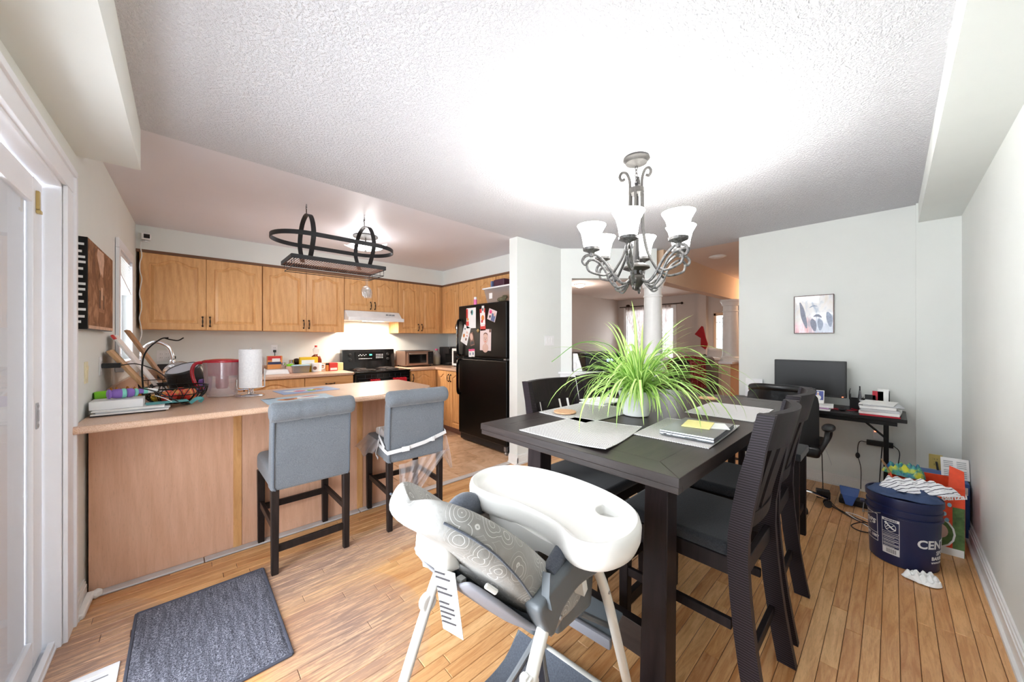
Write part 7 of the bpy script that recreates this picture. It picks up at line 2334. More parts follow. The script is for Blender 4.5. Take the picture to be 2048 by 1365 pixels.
def apple(x, y, z, r, label, tilt=0.0):
    a = thing('apple', label, 'apple', (x, y, z), 0, 'apples in the wire basket')
    a.rotation_euler = (tilt, tilt * 0.6, 0)
    MB().lathe([(0.0, -0.80 * r), (0.25 * r, -0.86 * r), (0.62 * r, -0.72 * r), (0.95 * r, -0.15 * r), (1.0 * r, 0.2 * r), (0.86 * r, 0.62 * r), (0.5 * r, 0.86 * r), (0.22 * r, 0.82 * r), (0.0, 0.62 * r)], (0, 0, 0), 22).build('fruit', M['apple_red'], a, angle=2.0)
    MB().tube([(0, 0, 0.6 * r), (0.05 * r, 0, 0.9 * r), (0.15 * r, 0, 1.1 * r)], 0.05 * r, 6).build('stem', M['photo_brown'], a)
apple(-0.07, 3.015, ZP + 0.052, 0.041, 'red apple at the near rim of the wire basket, beside the banana', 0.5)
apple(0.025, 3.035, ZP + 0.054, 0.042, 'red apple in the wire basket nearest the pitcher', -0.4)
apple(-0.015, 3.10, ZP + 0.056, 0.040, 'red apple at the middle of the wire basket, behind the other two', 0.9)
plain('banana', rgb(226, 184, 60), 0.45, var=0.15, scale=30)
bn_ = thing('banana', 'short yellow banana in the wire basket by the hanger', 'banana', (FBX - 0.07, FBY - 0.03, ZP + 0.05))
pts = spline([(-0.03, -0.07, 0.012), (-0.022, -0.03, -0.008), (0.0, 0.015, -0.012), (0.03, 0.05, 0.008)], 5)
MB().tube(pts, 0.015, 8, radii=[0.006 + 0.011 * math.sin(PI * (0.1 + 0.8 * i / (len(pts) - 1))) for i in range(len(pts))]).build('fruit', M['banana'], bn_)
MB().tube([pts[-1], pts[-1] + Vector((0.008, 0.012, 0.01))], 0.005, 6).build('stem', M['photo_brown'], bn_)

# water pitcher
clear('pitcher_clear', (0.97, 0.96, 0.97, 1), 0.12, 0.03, 0.26, rgb(244, 240, 242))
clear('pitcher_red', (0.90, 0.40, 0.46, 1), 0.12, 0.05, 0.6, rgb(206, 48, 68))
plain('red_gloss', rgb(178, 26, 44), 0.25)
pt = thing('water_pitcher', 'clear filter water pitcher with a translucent red lid and funnel', 'pitcher', (0.20, 3.23, ZP), -0.35)
def ovl(prof, **k): return MB().lathe(prof, (0, 0, 0), 32, sx=1.0, sy=0.62, **k)
ovl([(0.0, 0.004), (0.080, 0.004), (0.088, 0.01), (0.100, 0.12), (0.108, 0.225), (0.110, 0.25), (0.106, 0.25), (0.097, 0.12), (0.085, 0.016), (0.0, 0.012)], cap=False).build('jug', M['pitcher_clear'], pt)
ovl([(0.093, 0.15), (0.102, 0.225), (0.104, 0.250)], cap=False).lathe([(0.0, 0.148), (0.093, 0.150)], (0, 0, 0), 32, sx=1.0, sy=0.62, cap=False).build('reservoir', M['pitcher_red'], pt)
MB().lathe([(0.0, 0.058), (0.03, 0.06), (0.036, 0.075), (0.036, 0.149)], (0, 0, 0), 22).build('filter', M['pitcher_red'], pt)
ovl([(0.112, 0.244), (0.113, 0.256), (0.10, 0.262), (0.05, 0.267), (0.0, 0.268)]).build('lid', M['red_gloss'], pt)
MB().tube(spline([(-0.10, 0, 0.245), (-0.15, 0, 0.235), (-0.168, 0, 0.18), (-0.15, 0, 0.10), (-0.108, 0, 0.058)], 7), 0.011, 10).build('handle', M['red_gloss'], pt)

# paper towel holder
pth = thing('paper_towel_holder', 'white paper towel roll standing on a chrome holder on the peninsula', 'paper towel', (0.352, 3.13, ZP), 0.25)
MB().lathe([(0.086, 0), (0.088, 0.006), (0.078, 0.016), (0.03, 0.022), (0, 0.022)], (0, 0, 0), 32).build('base', M['chrome'], pth)
MB().tube(spline([(-0.016, 0, 0.018), (-0.016, 0, 0.05), (-0.07, 0, 0.052), (-0.084, 0, 0.07), (-0.084, 0, 0.125)], 4), 0.005, 8).tube(spline([(0.016, 0, 0.018), (0.016, 0, 0.052), (0.08, 0, 0.058), (0.088, 0, 0.08), (0.088, 0, 0.19)], 4), 0.005, 8).tube([(0, 0, 0.02), (0, 0, 0.345)], 0.005, 8).build('frame', M['chrome'], pth)
def papertowel():
    t = NT('paper_towel')
    v = t.coord()
    f = t.noise(v, 90, 2)
    t.color(t.ramp(f, [(0.3, rgb(236, 236, 238)), (0.7, rgb(248, 248, 249))]))
    t.set(Roughness=0.95)
    t.bump(f, 0.4, 0.003)
papertowel()
MB().lathe([(0.018, 0.062), (0.066, 0.062), (0.068, 0.066), (0.068, 0.33), (0.066, 0.334), (0.018, 0.334)], (0, 0, 0), 32, cap=False).build('roll', M['paper_towel'], pth)

# two picture placemats on the peninsula
plain('mat_blue', rgb(142, 178, 220), 0.35, var=0.12, scale=14)
plain('mat_sky', rgb(170, 206, 226), 0.35, var=0.10, scale=14)
def pic_mat(cx, cy, w, d, r, mt, label, bits):
    o = thing('placemat', label, 'placemat', (cx, cy, ZP), r, 'printed placemats on the peninsula')
    MB().box(-w / 2, -d / 2, 0, w / 2, d / 2, 0.002).build('sheet', M[mt], o)
    for i, (x, y, rx, ry, m_) in enumerate(bits):
        t = bmesh.new()
        t.faces.new([t.verts.new((x + rx * (1 + 0.2 * math.sin(3 * q + i)) * math.cos(q), y + ry * (1 + 0.2 * math.cos(2 * q + i)) * math.sin(q), 0.0022 + 0.00025 * i)) for q in [2 * PI * j / 20 for j in range(20)]])
        m = MB(); m._join(t)
        m.build('print', M[m_], o, smooth=False)
pic_mat(0.72, 3.18, 0.40, 0.27, 0.10, 'mat_blue', 'blue printed placemat farther back on the peninsula, near the sink side', ((-0.02, 0.0, 0.13, 0.06, 'paper_white'), (-0.06, -0.02, 0.04, 0.03, 'card_pink'), (0.02, -0.03, 0.03, 0.03, 'toy_lime'), (0.08, 0.0, 0.04, 0.035, 'card_orange'), (-0.01, 0.03, 0.05, 0.025, 'paper_grey')))
pic_mat(0.58, 2.76, 0.40, 0.27, 0.02, 'mat_sky', 'sky blue printed placemat at the peninsula edge behind the nearer grey stool', ((-0.04, 0.0, 0.08, 0.05, 'card_orange'), (-0.06, 0.01, 0.03, 0.03, 'photo_brown'), (0.05, 0.02, 0.07, 0.05, 'paper_white'), (0.07, 0.05, 0.06, 0.012, 'card_red'), (-0.15, 0.11, 0.04, 0.012, 'ink_dark'), (0.03, -0.04, 0.06, 0.03, 'paper_grey')))

# ------------------------------------------------------------ sink side: dish rack, boards, pot, faucet
dr = thing('dish_rack', 'black wire dish rack on the counter under the kitchen window', 'dish rack', (-0.035, 3.60, ZP))
m = MB()
for z, e in ((0.13, 0.0), (0.012, -0.02)):
    m.tube([(-0.19 - e, -0.19 - e, z), (0.19 + e, -0.19 - e, z), (0.19 + e, 0.19 + e, z), (-0.19 - e, 0.19 + e, z)], 0.0035, 6, closed=True)
m.build('frame', M['black_satin'], dr)
m = MB()
for k in range(9):
    y = -0.17 + 0.34 * k / 8
    m.tube([(-0.19, y, 0.13), (-0.18, y, 0.02), (0.18, y, 0.02), (0.19, y, 0.13)], 0.002, 5)
for k in range(5):
    x = -0.14 + 0.28 * k / 4
    m.tube([(x, -0.19, 0.13), (x, -0.18, 0.02), (x, 0.18, 0.02), (x, 0.19, 0.13)], 0.002, 5)
m.build('wires', M['black_satin'], dr)
wood('board_tan', rgb(196, 150, 104), rgb(222, 184, 140), (6, 6, 0.7), 5, 0.5)
wood('board_brown', rgb(150, 108, 72), rgb(182, 138, 98), (6, 6, 0.7), 5, 0.5)
def board(y0, y1, xb, zb_, xt, zt, t, mat, label, name='cutting_board', cap=None):
    dx, dz = xt - xb, zt - zb_
    l = math.hypot(dx, dz); nx, nz = dz / l * t, -dx / l * t
    o = thing(name, label, 'cutting board', ((xb + xt) / 2, (y0 + y1) / 2, zb_))
    MB().hexa([(xb, y0, zb_), (xb + nx, y0, zb_ + nz), (xb + nx, y1, zb_ + nz), (xb, y1, zb_), (xt, y0, zt), (xt + nx, y0, zt + nz), (xt + nx, y1, zt + nz), (xt, y1, zt)], 0.005, 2).build('board', M[mat], o, True)
    if cap:
        a = 0.93
        x1, z1 = xb + dx * a, zb_ + dz * a
        MB().hexa([(x1 - 0.001, y0 - 0.002, z1), (x1 + nx + 0.001, y0 - 0.002, z1 + nz), (x1 + nx + 0.001, y0 + 0.05, z1 + nz), (x1 - 0.001, y0 + 0.05, z1), (xt - 0.001, y0 - 0.002, zt + 0.002), (xt + nx + 0.001, y0 - 0.002, zt + nz + 0.002), (xt + nx + 0.001, y0 + 0.05, zt + nz + 0.002), (xt - 0.001, y0 + 0.05, zt + 0.002)], 0.004, 2).build('corner_grip', M[cap], o, True)
board(3.30, 3.50, -0.155, 0.955, -0.352, 1.26, 0.018, 'board_tan', 'tan wooden cutting board leaning on the window wall, nearest of three boards')
board(3.46, 3.72, -0.115, 0.955, -0.350, 1.36, 0.012, 'white_plastic', 'white plastic cutting board with a red corner grip leaning by the window', cap='card_red')
board(3.78, 4.02, -0.085, 0.955, -0.318, 1.40, 0.018, 'board_brown', 'brown wooden cutting board behind the white one, its top against the window')
plain('pan_speckle', rgb(24, 24, 26), 0.35, var=0.8, scale=260)
plain('pan_grey', rgb(178, 180, 190), 0.5)
pq = thing('cooking_pot', 'black speckled cooking pot turned over and tilted on the dish rack', 'pot', (0.015, 3.56, 1.07))
axp = Vector((-0.30, -0.28, 0.91)).normalized()
MB().lathe([(0.118, -0.06), (0.115, -0.055), (0.105, 0.05), (0.098, 0.062), (0.092, 0.064), (0.088, 0.058), (0.0, 0.056)], (0, 0, 0), 36, axp).lathe([(0.118, -0.06), (0.112, -0.06), (0.10, 0.045), (0.0, 0.046)], (0, 0, 0), 36, axp, cap=False).build('pot', M['pan_speckle'], pq, angle=0.8)
MB().lathe([(0.090, 0.0585), (0.088, 0.060), (0.0, 0.060)], (0, 0, 0), 36, axp).build('base_plate', M['pan_grey'], pq)
MB().tube(spline([(-0.10, 0.0, -0.055), (-0.17, 0.0, -0.06), (-0.20, 0.01, -0.08)], 5), 0.014, 8).build('handle', M['black_plastic'], pq)
tag(MB().hexa([(0.07, 3.44, 0.955), (0.15, 3.46, 0.955), (0.15, 3.52, 0.955), (0.07, 3.50, 0.955), (0.08, 3.44, 1.04), (0.16, 3.46, 1.05), (0.16, 3.51, 1.05), (0.08, 3.49, 1.04)], 0.008).build('snack_bag', M['toy_purple']), 'purple snack bag beside the overturned pot', 'bag')
fc = thing('faucet', 'chrome gooseneck kitchen faucet by the window behind the dish rack', 'faucet', (-0.245, 4.08, ZP))
MB().lathe([(0.028, 0), (0.028, 0.012), (0.018, 0.02), (0.016, 0.10)], (0, 0, 0), 20).tube(spline([(0, 0, 0.08), (0, 0, 0.27), (0.02, 0, 0.345), (0.085, 0, 0.385), (0.15, 0, 0.345), (0.175, 0, 0.27), (0.178, 0, 0.23)], 7), 0.0135, 12).lathe([(0.016, 0), (0.019, 0.005), (0.019, 0.05), (0.015, 0.06)], (0.178, 0, 0.175), 16).build('spout', M['chrome'], fc)
MB().tube([(0.0, -0.02, 0.08), (0.02, -0.06, 0.11)], 0.006, 8).build('lever', M['chrome'], fc)
sk = thing('sink', 'stainless sink set in the counter under the kitchen window', 'sink', (0.02, 4.12, CT))
MB().grid([[(-0.20, -0.22, 0.003), (0.20, -0.22, 0.003)], [(-0.20, 0.22, 0.003), (0.20, 0.22, 0.003)]], thick=0.002).build('rim', M['steel'], sk)
clear('dome_clear', (0.97, 0.97, 0.97, 1), 0.2, 0.05, 0.12, rgb(225, 225, 225))
tag(MB().lathe([(0.10, 0.0), (0.105, 0.005), (0.10, 0.06), (0.08, 0.10), (0.04, 0.125), (0, 0.13)], (0.0, 3.925, 1.045), 28, (-0.75, -0.45, 0.4), cap=False).build('glass_lid', M['dome_clear']), 'clear domed lid drying upright in the dish rack', 'lid')
plain('black_panel', rgb(30, 30, 32), 0.4)
tag(MB().box(-0.20, 5.16, ZP, -0.05, 5.22, ZP + 0.15, 0.006).build('radio', M['black_panel']), 'small black appliance against the back wall under the double outlet', 'appliance')

# ------------------------------------------------------------ back counter beside the stove
ks = thing('kitchen_scale', 'flat white kitchen scale on the back counter under the food boxes', 'scale', (0.81, 4.99, ZP))
MB().hexa([(-0.12, -0.085, 0.0), (0.12, -0.085, 0.0), (0.12, 0.085, 0.0), (-0.12, 0.085, 0.0), (-0.105, -0.06, 0.05), (0.105, -0.06, 0.05), (0.105, 0.085, 0.055), (-0.105, 0.085, 0.055)], 0.006, 2).build('body', M['white_plastic'], ks)
plain('box_orange2', rgb(222, 150, 84), 0.6)
plain('box_navy', rgb(50, 58, 92), 0.6)
ot = thing('oats_box', 'orange, navy and red oatmeal carton standing on the white scale', 'carton', (0.80, 5.045, ZP + 0.0562))
MB().box(-0.075, -0.03, 0, 0.075, 0.03, 0.155, 0.002, 1).build('carton', M['box_orange2'], ot)
MB().box(-0.073, -0.0312, 0.055, 0.06, -0.0298, 0.085).build('print', M['box_navy'], ot)
MB().box(-0.073, -0.0312, 0.105, 0.06, -0.0298, 0.152).build('print', M['card_red'], ot)
MB().box(-0.03, -0.0318, 0.085, 0.05, -0.0298, 0.125).build('print', M['paper_white'], ot)
tag(MB().box(0.66, 5.14, ZP, 0.71, 5.20, ZP + 0.20, 0.004).build('clear_jar', M['pitcher_clear']), 'tall clear canister at the wall behind the paper towel', 'jar')
cr = thing('utensil_crock', 'dark crock holding a black ladle behind the paper towel roll', 'crock', (0.62, 5.05, ZP))
MB().lathe([(0.045, 0), (0.052, 0.01), (0.055, 0.10), (0.05, 0.105), (0.045, 0.02), (0, 0.015)], (0, 0, 0), 22).build('crock', M['photo_brown'], cr)
MB().tube(spline([(0.0, 0.0, 0.02), (0.01, -0.01, 0.14), (0.028, -0.015, 0.22), (0.01, -0.02, 0.29)], 5), 0.008, 8, flat=(0.03, 0.012), up=(0, 1, 0)).build('ladle', M['black_plastic'], cr)
def jar(name, label, cat, x, y, r, h, body, lid, lh=0.02, lr=None, cap_label=None):
    j = thing(name, label, cat, (x, y, ZP))
    MB().lathe([(r * 0.9, 0), (r, 0.006), (r, h * 0.85), (r * 0.8, h)], (0, 0, 0), 18).build('jar', M[body], j)
    MB().lathe([(lr or r * 0.85, h), (lr or r * 0.85, h + lh), ((lr or r * 0.85) * 0.6, h + lh + 0.004)], (0, 0, 0), 18).build('lid', M[lid], j)
    return j
jar('salt_shaker', 'clear salt shaker with a ball top next to the oatmeal carton', 'shaker', 0.885, 5.03, 0.035, 0.10, 'pitcher_clear', 'chrome', 0.03)
jar('pepper_mill', 'clear pepper mill with a chrome top behind the green lidded jar', 'mill', 0.985, 5.10, 0.035, 0.12, 'pitcher_clear', 'chrome', 0.035)
jar('spice_jar', 'small spice jar with a bright green lid on the back counter', 'jar', 0.945, 4.97, 0.042, 0.085, 'photo_skin', 'toy_lime', 0.025)
fcn = thing('food_container', 'clear food container with a pale blue lid on the back counter', 'container', (1.055, 4.98, ZP))
MB().hexa([(-0.085, -0.055, 0), (0.085, -0.055, 0), (0.085, 0.055, 0), (-0.085, 0.055, 0), (-0.10, -0.065, 0.085), (0.10, -0.065, 0.085), (0.10, 0.065, 0.085), (-0.10, 0.065, 0.085)], 0.008).build('tub', M['tub_plastic'], fcn)
MB().box(-0.105, -0.07, 0.085, 0.105, 0.07, 0.097, 0.005).build('lid', M['mat_sky'], fcn)
tag(MB().sphere((1.05, 5.14, ZP + 0.13), 0.045, 1.1, 0.9, 0.9).cyl((1.05, 5.14, ZP), 0.03, 0.10, 16).build('dark_jar', M['antique_metal']), 'dark round topped jar behind the blue lidded container', 'jar')
plain('box_yellow', rgb(242, 200, 40), 0.5)
yb_ = thing('tea_box', 'bright yellow carton behind the blue lidded container', 'carton', (1.165, 5.06, ZP))
MB().box(-0.10, -0.035, 0, 0.10, 0.035, 0.185, 0.002, 1).build('carton', M['box_yellow'], yb_)
MB().box(-0.085, -0.0365, 0.10, 0.06, -0.0348, 0.15).build('print', M['paper_white'], yb_)
MB().box(0.03, -0.0365, 0.03, 0.085, -0.0348, 0.075).build('print', M['toy_lime'], yb_)
plain('syrup', rgb(120, 50, 24), 0.2)
sy_ = thing('syrup_bottle', 'brown syrup bottle with a clear neck and red cap against the wall', 'bottle', (1.265, 5.12, ZP))
MB().lathe([(0.06, 0), (0.068, 0.01), (0.068, 0.14), (0.05, 0.19), (0.022, 0.215)], (0, 0, 0), 22, sy=0.6).build('bottle', M['syrup'], sy_)
MB().lathe([(0.022, 0.212), (0.035, 0.24), (0.038, 0.28), (0.014, 0.31)], (0, 0, 0), 20, sy=0.7).build('neck', M['pitcher_clear'], sy_)
MB().lathe([(0.015, 0.31), (0.016, 0.33), (0.0, 0.332)], (0, 0, 0), 16).build('cap', M['card_red'], sy_)
mg = thing('mug', 'white mug with a dark round print in front of the syrup bottle', 'mug', (1.235, 4.97, ZP))
MB().lathe([(0.0, 0.004), (0.048, 0.0), (0.056, 0.006), (0.058, 0.11), (0.055, 0.112), (0.052, 0.012), (0.0, 0.01)], (0, 0, 0), 24, cap=False).tube(spline([(0.055, 0, 0.09), (0.09, 0, 0.085), (0.088, 0, 0.04), (0.055, 0, 0.03)], 5), 0.007, 8).build('cup', M['white_plastic'], mg)
MB().lathe([(0.022, 0), (0.022, 0.003), (0, 0.003)], (-0.03, -0.048, 0.05), 18, (-0.5, -0.85, 0)).build('print', M['photo_brown'], mg)
jar('spice_jar', 'small clear spice bottle with a brown top, first past the white mug', 'jar', 1.315, 4.99, 0.022, 0.075, 'pitcher_clear', 'photo_brown', 0.02)
jar('spice_jar', 'small spice bottle full of orange powder beside the red tin', 'jar', 1.365, 4.99, 0.022, 0.08, 'card_orange', 'antique_metal', 0.02)
rt = thing('spice_tin', 'small red and white tin box at the stove end of the back counter', 'tin', (1.435, 4.99, ZP))
MB().box(-0.05, -0.03, 0, 0.05, 0.03, 0.105, 0.004).build('tin', M['card_red'], rt)
MB().box(-0.04, -0.0312, 0.012, 0.04, -0.0298, 0.04).build('print', M['paper_white'], rt)
plain('butter', rgb(240, 220, 160), 0.5)
tag(MB().box(1.50, 5.03, ZP, 1.575, 5.11, ZP + 0.10, 0.006).build('butter_dish', M['butter']), 'pale yellow box squeezed against the stove', 'box')
tag(MB().lathe([(0.06, 0), (0.075, 0.012), (0.07, 0.014), (0.055, 0.004), (0, 0.003)], (0.45, 4.86, ZP), 24).tube([(0.52, 4.86, ZP + 0.01), (0.62, 4.80, ZP + 0.02)], 0.007, 8).build('small_pan', M['black_plastic']), 'small black pan on the back counter behind the pitcher', 'pan')

# ------------------------------------------------------------ corner past the stove
plain('oven_bronze', rgb(176, 146, 128), 0.3, 0.7)
to = thing('toaster_oven', 'bronze toaster oven with a black glass door on the corner counter', 'toaster oven', (2.62, 5.02, ZP))
MB().box(-0.235, -0.14, 0.018, 0.235, 0.18, 0.235, 0.01).build('body', M['oven_bronze'], to)
td = MB().box(-0.20, -0.152, 0.035, 0.135, -0.14, 0.215, 0.004).build('door', M['oven_bronze'], to)
MB().box(-0.175, -0.1545, 0.055, 0.11, -0.151, 0.185, 0.002).build('door_glass', M['black_gloss'], td)
MB().tube([(-0.17, -0.152, 0.20), (-0.17, -0.175, 0.20), (0.105, -0.175, 0.20), (0.105, -0.152, 0.20)], 0.006, 8).build('handle', M['steel'], td)
MB().box(0.145, -0.146, 0.03, 0.232, -0.139, 0.225, 0.003).build('control_panel', M['black_plastic'], to)
for z in (0.07, 0.125, 0.18):
    MB().cyl((0.188, -0.146, z), 0.018, 0.018, 16, (0, -1, 0), 0.003).build('knob', M['black_plastic'], to)
MB().box(-0.22, -0.11, 0.235, 0.20, 0.15, 0.243, 0.003).build('tray', M['black_plastic'], to)
for a in (-0.2, 0.2):
    for b in (-0.11, 0.15):
        MB().cyl((a, b, 0), 0.012, 0.02, 10).build('foot', M['black_plastic'], to)
mk = thing('milk_jug', 'translucent milk jug with a pink cap near the coffee maker', 'jug', (3.02, 5.06, ZP))
MB().lathe([(0.06, 0), (0.068, 0.01), (0.068, 0.13), (0.05, 0.19), (0.022, 0.225), (0.02, 0.24)], (0, 0, 0), 22).build('jug', M['tub_plastic'], mk)
MB().lathe([(0.05, 0.004), (0.062, 0.012), (0.062, 0.13), (0, 0.13)], (0, 0, 0), 20).build('oil', M['butter'], mk)
MB().lathe([(0.024, 0.238), (0.024, 0.258), (0, 0.26)], (0, 0, 0), 16).build('cap', M['card_pink'], mk)
cf = thing('coffee_maker', 'black single cup coffee maker in the counter corner', 'coffee maker', (3.17, 4.93, ZP))
MB().box(-0.08, -0.02, 0, 0.10, 0.16, 0.29, 0.012).box(-0.09, -0.14, 0, 0.09, 0.02, 0.03, 0.008).box(-0.085, -0.13, 0.18, 0.085, 0.03, 0.285, 0.02).build('body', M['black_plastic'], cf)
MB().box(-0.07, -0.12, 0.03, 0.07, -0.01, 0.036).build('drip_tray', M['steel'], cf)
MB().tube([(-0.07, -0.135, 0.27), (-0.07, -0.15, 0.295), (0.07, -0.15, 0.295), (0.07, -0.135, 0.27)], 0.006, 8).build('handle', M['steel'], cf)
mw = thing('microwave', 'microwave with a white framed black door, half hidden by the fridge', 'microwave', (3.16, 4.31, ZP))
MB().box(-0.15, -0.26, 0.012, 0.17, 0.26, 0.28, 0.006).build('body', M['black_plastic'], mw)
md = MB().box(-0.165, -0.12, 0.016, -0.15, 0.258, 0.276, 0.004).build('door', M['white_plastic'], mw)
MB().box(-0.168, -0.08, 0.05, -0.1645, 0.215, 0.24, 0.002).build('door_window', M['black_gloss'], md)
MB().box(-0.165, -0.258, 0.016, -0.15, -0.125, 0.276, 0.004).build('control_panel', M['black_gloss'], mw)
MB().box(-0.14, -0.25, 0, 0.16, -0.23, 0.013).box(-0.14, 0.23, 0, 0.16, 0.25, 0.013).build('foot', M['black_plastic'], mw)

# ------------------------------------------------------------ living room seen through the opening
fabric('sofa_brown', rgb(40, 30, 28), rgb(64, 50, 46), 60, 0.8)
fabric('sofa_tan', rgb(74, 54, 46), rgb(98, 76, 64), 60, 0.8)
def sofa(label, loc, rz, w, seats, h=1.0):
    s = thing('sofa', label, 'sofa', loc, rz)
    MB().box(-w / 2, -0.45, 0.08, w / 2, 0.42, 0.42, 0.04, 3).build('base', M['sofa_tan'], s)
    for k in range(seats):
        a = -w / 2 + 0.16 + (w - 0.32) * k / seats; b = a + (w - 0.32) / seats
        MB().box(a + 0.005, -0.42, 0.40, b - 0.005, 0.22, 0.56, 0.06, 4).build('seat_cushion', M['sofa_brown'], s)
        MB().box(a + 0.005, 0.12, 0.52, b - 0.005, 0.46, h, 0.10, 5).build('back_cushion', M['sofa_brown'], s)
    for sx in (-1, 1):
        x0, x1 = sorted((sx * w / 2, sx * (w / 2 - 0.20)))
        MB().box(x0, -0.45, 0.08, x1, 0.40, 0.66, 0.08, 4).build('armrest', M['sofa_brown'], s)
    MB().box(-w / 2 + 0.02, 0.36, 0.10, w / 2 - 0.02, 0.47, h - 0.12, 0.04, 3).build('back_panel', M['sofa_tan'], s)
    for fx_ in (-w / 2 + 0.1, w / 2 - 0.1):
        for fy_ in (-0.38, 0.36):
            MB().cyl((fx_, fy_, 0), 0.03, 0.09, 12).build('foot', M['black_satin'], s)
sofa('long dark brown sofa along the living room wall, behind the printer', (6.9, 4.72, 0), 0, 2.5, 3, 1.06)
sofa('dark brown sofa with its back to the hall and a red throw over it', (6.75, 2.72, 0), PI - 0.0, 1.5, 2, 1.03)
def throw_mat():
    t = NT('red_throw')
    v = t.coord()
    f = t.noise(v, 16, 4, 0.8)
    t.color(t.ramp(f, [(0.5, rgb(120, 20, 34)), (0.58, rgb(190, 120, 120)), (0.62, rgb(126, 24, 38))]))
    t.set(Roughness=0.95)
throw_mat()
P = []
for i in range(13):
    x = 6.05 + 0.62 * i / 12
    w_ = 0.012 * math.sin(i * 1.4)
    P.append([(x, 2.215 + w_, 0.50), (x, 2.22 + w_, 0.80), (x, 2.235 + w_, 0.98), (x, 2.30, 1.045 + 0.01 * math.sin(i)), (x, 2.45, 1.05 + 0.01 * math.cos(i)), (x, 2.60, 1.0), (x, 2.63, 0.80)])
tag(MB().grid(P, thick=0.02).build('throw_blanket', M['red_throw']), 'dark red patterned throw blanket over the back of the brown sofa', 'blanket')

# curtains and rod
def sheer_mat():
    t = NT('curtain_sheer')
    t.n.remove(t.b)
    v = t.coord((1, 2, 1))
    f = t.noise(t.coord((1, 20, 1.5)), 1.5, 4, 0.7)
    c = t.ramp(f, [(0.35, rgb(140, 118, 108)), (0.6, rgb(196, 182, 178)), (0.75, rgb(170, 146, 132))])
    d1 = t.new('ShaderNodeBsdfDiffuse'); d2 = t.new('ShaderNodeBsdfTranslucent'); tr = t.new('ShaderNodeBsdfTransparent')
    t.link(c, d1.inputs[0]); t.link(c, d2.inputs[0])
    m1 = t.new('ShaderNodeMixShader'); m2 = t.new('ShaderNodeMixShader')
    m1.inputs[0].default_value = 0.4; m2.inputs[0].default_value = 0.14
    t.link(d1.outputs[0], m1.inputs[1]); t.link(d2.outputs[0], m1.inputs[2])
    t.link(m1.outputs[0], m2.inputs[1]); t.link(tr.outputs[0], m2.inputs[2])
    t.link(m2.outputs[0], t.n['Material Output'].inputs['Surface'])
sheer_mat()
def curtain(y0, y1, yt0, yt1, label, zt=2.22, zk=1.05):
    """hangs from y0..y1 and is gathered to yt0..yt1 at the tie height"""
    P = []
    n = 34
    for j in range(15):
        t = j / 14
        z = zt + (0.45 - zt) * t
        q = min(1.0, (zt - z) / (zt - zk))
        q = q * q * (3 - 2 * q)
        row = []
        for i in range(n + 1):
            s = i / n
            y = (y0 + (y1 - y0) * s) * (1 - q) + (yt0 + (yt1 - yt0) * s) * q
            row.append((8.865 + 0.03 * math.sin(s * 2 * PI * 6.5 + 0.4 * math.sin(z * 3)) * (1 - 0.3 * q), y, z))
        P.append(row)
    o = thing('curtain', label, 'curtain', (8.865, (y0 + y1) / 2, zt), 0, 'sheer curtains at the living room window')
    MB().grid(P).build('drape', M['curtain_sheer'], o, True)
curtain(4.98, 4.42, 4.60, 4.40, 'sheer grey brown curtain gathered toward the column, farther from the hall')
curtain(4.42, 3.74, 4.34, 4.10, 'sheer grey brown curtain gathered toward the column, nearer the hall')
cr_ = thing('curtain_rod', 'thin dark curtain rod with a round knob above the living room window', 'curtain rod', (8.86, 4.35, 2.235))
MB().tube([(0, -0.85, 0), (0, 0.80, 0)], 0.012, 8).build('rod', M['antique_metal'], cr_)
MB().sphere((0, 0.55, 0.03), 0.045, 1, 1.3, 0.8).build('bracket', M['antique_metal'], cr_)
MB().sphere((0, -0.87, 0), 0.03).build('finial', M['antique_metal'], cr_)
# green beyond the windows: lawn and a shrub line
plain('lawn', rgb(206, 216, 190), 0.95, var=0.25)
o = MB().box(9.6, -4, -0.4, 40, 20, -0.3).build('lawn', M['lawn'])
o['kind'] = 'structure'; o['label'] = 'pale lawn outside the living room window'
plain('shrub_green', rgb(176, 200, 150), 0.9, var=0.4, scale=4, bump=1.0, bscale=6)
for k, (x, y, r) in enumerate(((13.2, 5.6, 1.0), (15.5, 9.4, 1.3))):
    tag(MB().sphere((x, y, 0.5), r, 1, 1.1, 0.9, 24, 14).build('shrub', M['shrub_green']), ('green shrub outside the living room window, nearer one', 'green shrub outside the living room window, larger and farther one')[k], 'shrub')

# printer on the low wall cap and a white stand beside it
cz = 0.9525
def dgp(s, off, z): return dg(s, off) + (z,)
prn = thing('printer', 'black printer with a small lit blue screen on the white ledge in the opening', 'printer', dgp(0.54, 0.20, cz), -(PI / 2 - YAW))
MB().hexa([(-0.22, -0.15, 0), (0.22, -0.15, 0), (0.22, 0.20, 0), (-0.22, 0.20, 0), (-0.23, -0.10, 0.19), (0.23, -0.10, 0.19), (0.23, 0.20, 0.20), (-0.23, 0.20, 0.20)], 0.015, 3).build('body', M['black_satin'], prn)
MB().box(-0.235, -0.11, 0.19, 0.235, 0.19, 0.215, 0.01).build('scanner_lid', M['black_plastic'], prn)
MB().hexa([(-0.10, -0.152, 0.10), (0.20, -0.152, 0.10), (0.20, -0.13, 0.10), (-0.10, -0.13, 0.10), (-0.10, -0.135, 0.165), (0.20, -0.135, 0.165), (0.20, -0.11, 0.165), (-0.10, -0.11, 0.165)], 0.003).build('front_panel', M['black_gloss'], prn)
glow('screen_blue', (0.30, 0.45, 1.0, 1), 2.2, (0.1, 0.15, 0.4, 1))
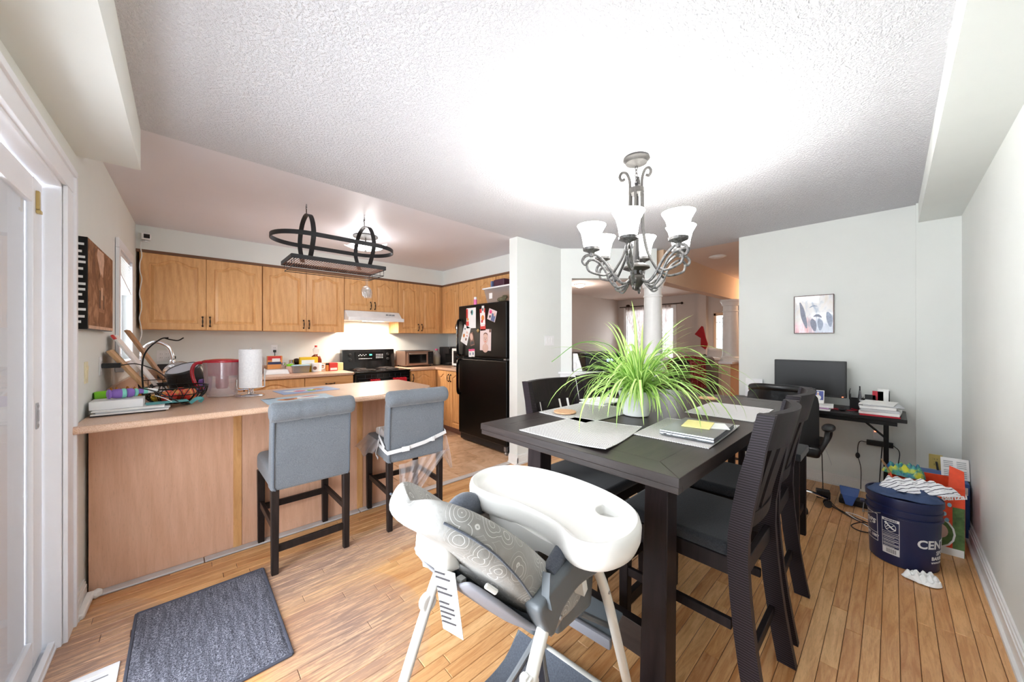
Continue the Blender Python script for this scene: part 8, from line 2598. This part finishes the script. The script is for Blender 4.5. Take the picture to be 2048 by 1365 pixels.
MB().hexa([(0.03, -0.1535, 0.118), (0.10, -0.1535, 0.118), (0.10, -0.150, 0.118), (0.03, -0.150, 0.118), (0.03, -0.145, 0.15), (0.10, -0.145, 0.15), (0.10, -0.142, 0.15), (0.03, -0.142, 0.15)]).build('screen', M['screen_blue'], prn)
MB().box(-0.15, -0.17, 0.02, 0.15, -0.14, 0.055, 0.004).build('paper_tray', M['black_plastic'], prn)
ws = thing('router_stand', 'white upright plastic stand on the ledge between the wall and the printer', 'stand', dgp(0.19, 0.06, cz), -(PI / 2 - YAW))
MB().hexa([(-0.035, -0.06, 0), (0.075, -0.06, 0), (0.075, 0.06, 0), (-0.035, 0.06, 0), (-0.035, -0.015, 0.215), (0.02, -0.015, 0.215), (0.02, 0.02, 0.215), (-0.035, 0.02, 0.215)], 0.006, 2).build('body', M['white_plastic'], ws)
MB().box(-0.04, -0.07, 0.04, -0.01, -0.055, 0.105, 0.004).build('clip', M['white_trim'], ws)

# window ledge with a cushion, hanging red stocking
bl_ = thing('bench', 'white bench with a grey cushion under the leaded sidelight window', 'bench', (8.62, 2.55, 0))
MB().box(-0.22, -0.45, 0.90, 0.22, 0.35, 0.95, 0.008).build('seat_board', M['white_gloss'], bl_)
MB().box(-0.20, -0.43, 0.0, 0.20, 0.33, 0.90, 0.004).build('cabinet', M['wall_living'], bl_)
tag(MB().at((8.58, 2.62, 1.055), (0.1, -0.35, 0.2)).box(-0.05, -0.19, -0.10, 0.05, 0.19, 0.10, 0.045, 4).build('cushion', M['paper_grey']), 'pale grey cushion leaning on the white bench by the sidelight', 'cushion')
tag(MB().sphere((8.50, 2.85, 0.985), 0.045, 1, 1.1, 0.75).build('slippers', M['black_plastic']), 'small dark bundle at the end of the white bench', 'bundle')
stp = [(2.78, 1.66), (2.75, 1.64), (2.70, 1.40), (2.655, 1.25), (2.66, 1.20), (2.70, 1.12), (2.80, 1.19), (2.795, 1.38), (2.93, 1.47)]
t_ = bmesh.new()
a = [t_.verts.new((8.79, y, z)) for y, z in stp]; b2 = [t_.verts.new((8.755, y, z)) for y, z in stp]
f1 = t_.faces.new(a); f2 = t_.faces.new(list(reversed(b2)))
for k in range(len(a)):
    t_.faces.new([a[k], b2[k], b2[(k + 1) % len(a)], a[(k + 1) % len(a)]])
m = MB(); m._join(t_)
plain('stocking_red', rgb(150, 24, 34), 0.9)
for v in m.bm.verts:
    v.co.y += 0.22; v.co.x += 0.0
tag(m.build('stocking', M['stocking_red']), 'red cloth hanging on the hall wall beside the sidelight', 'cloth')

for n_ in ('chair_wood', 'chair_laminate', 'espresso_z', 'wood_black', 'black_pebbled', 'black_satin', 'seat_charcoal'):
    M[n_].node_tree.nodes['Principled BSDF'].inputs['Specular IOR Level'].default_value = 0.22
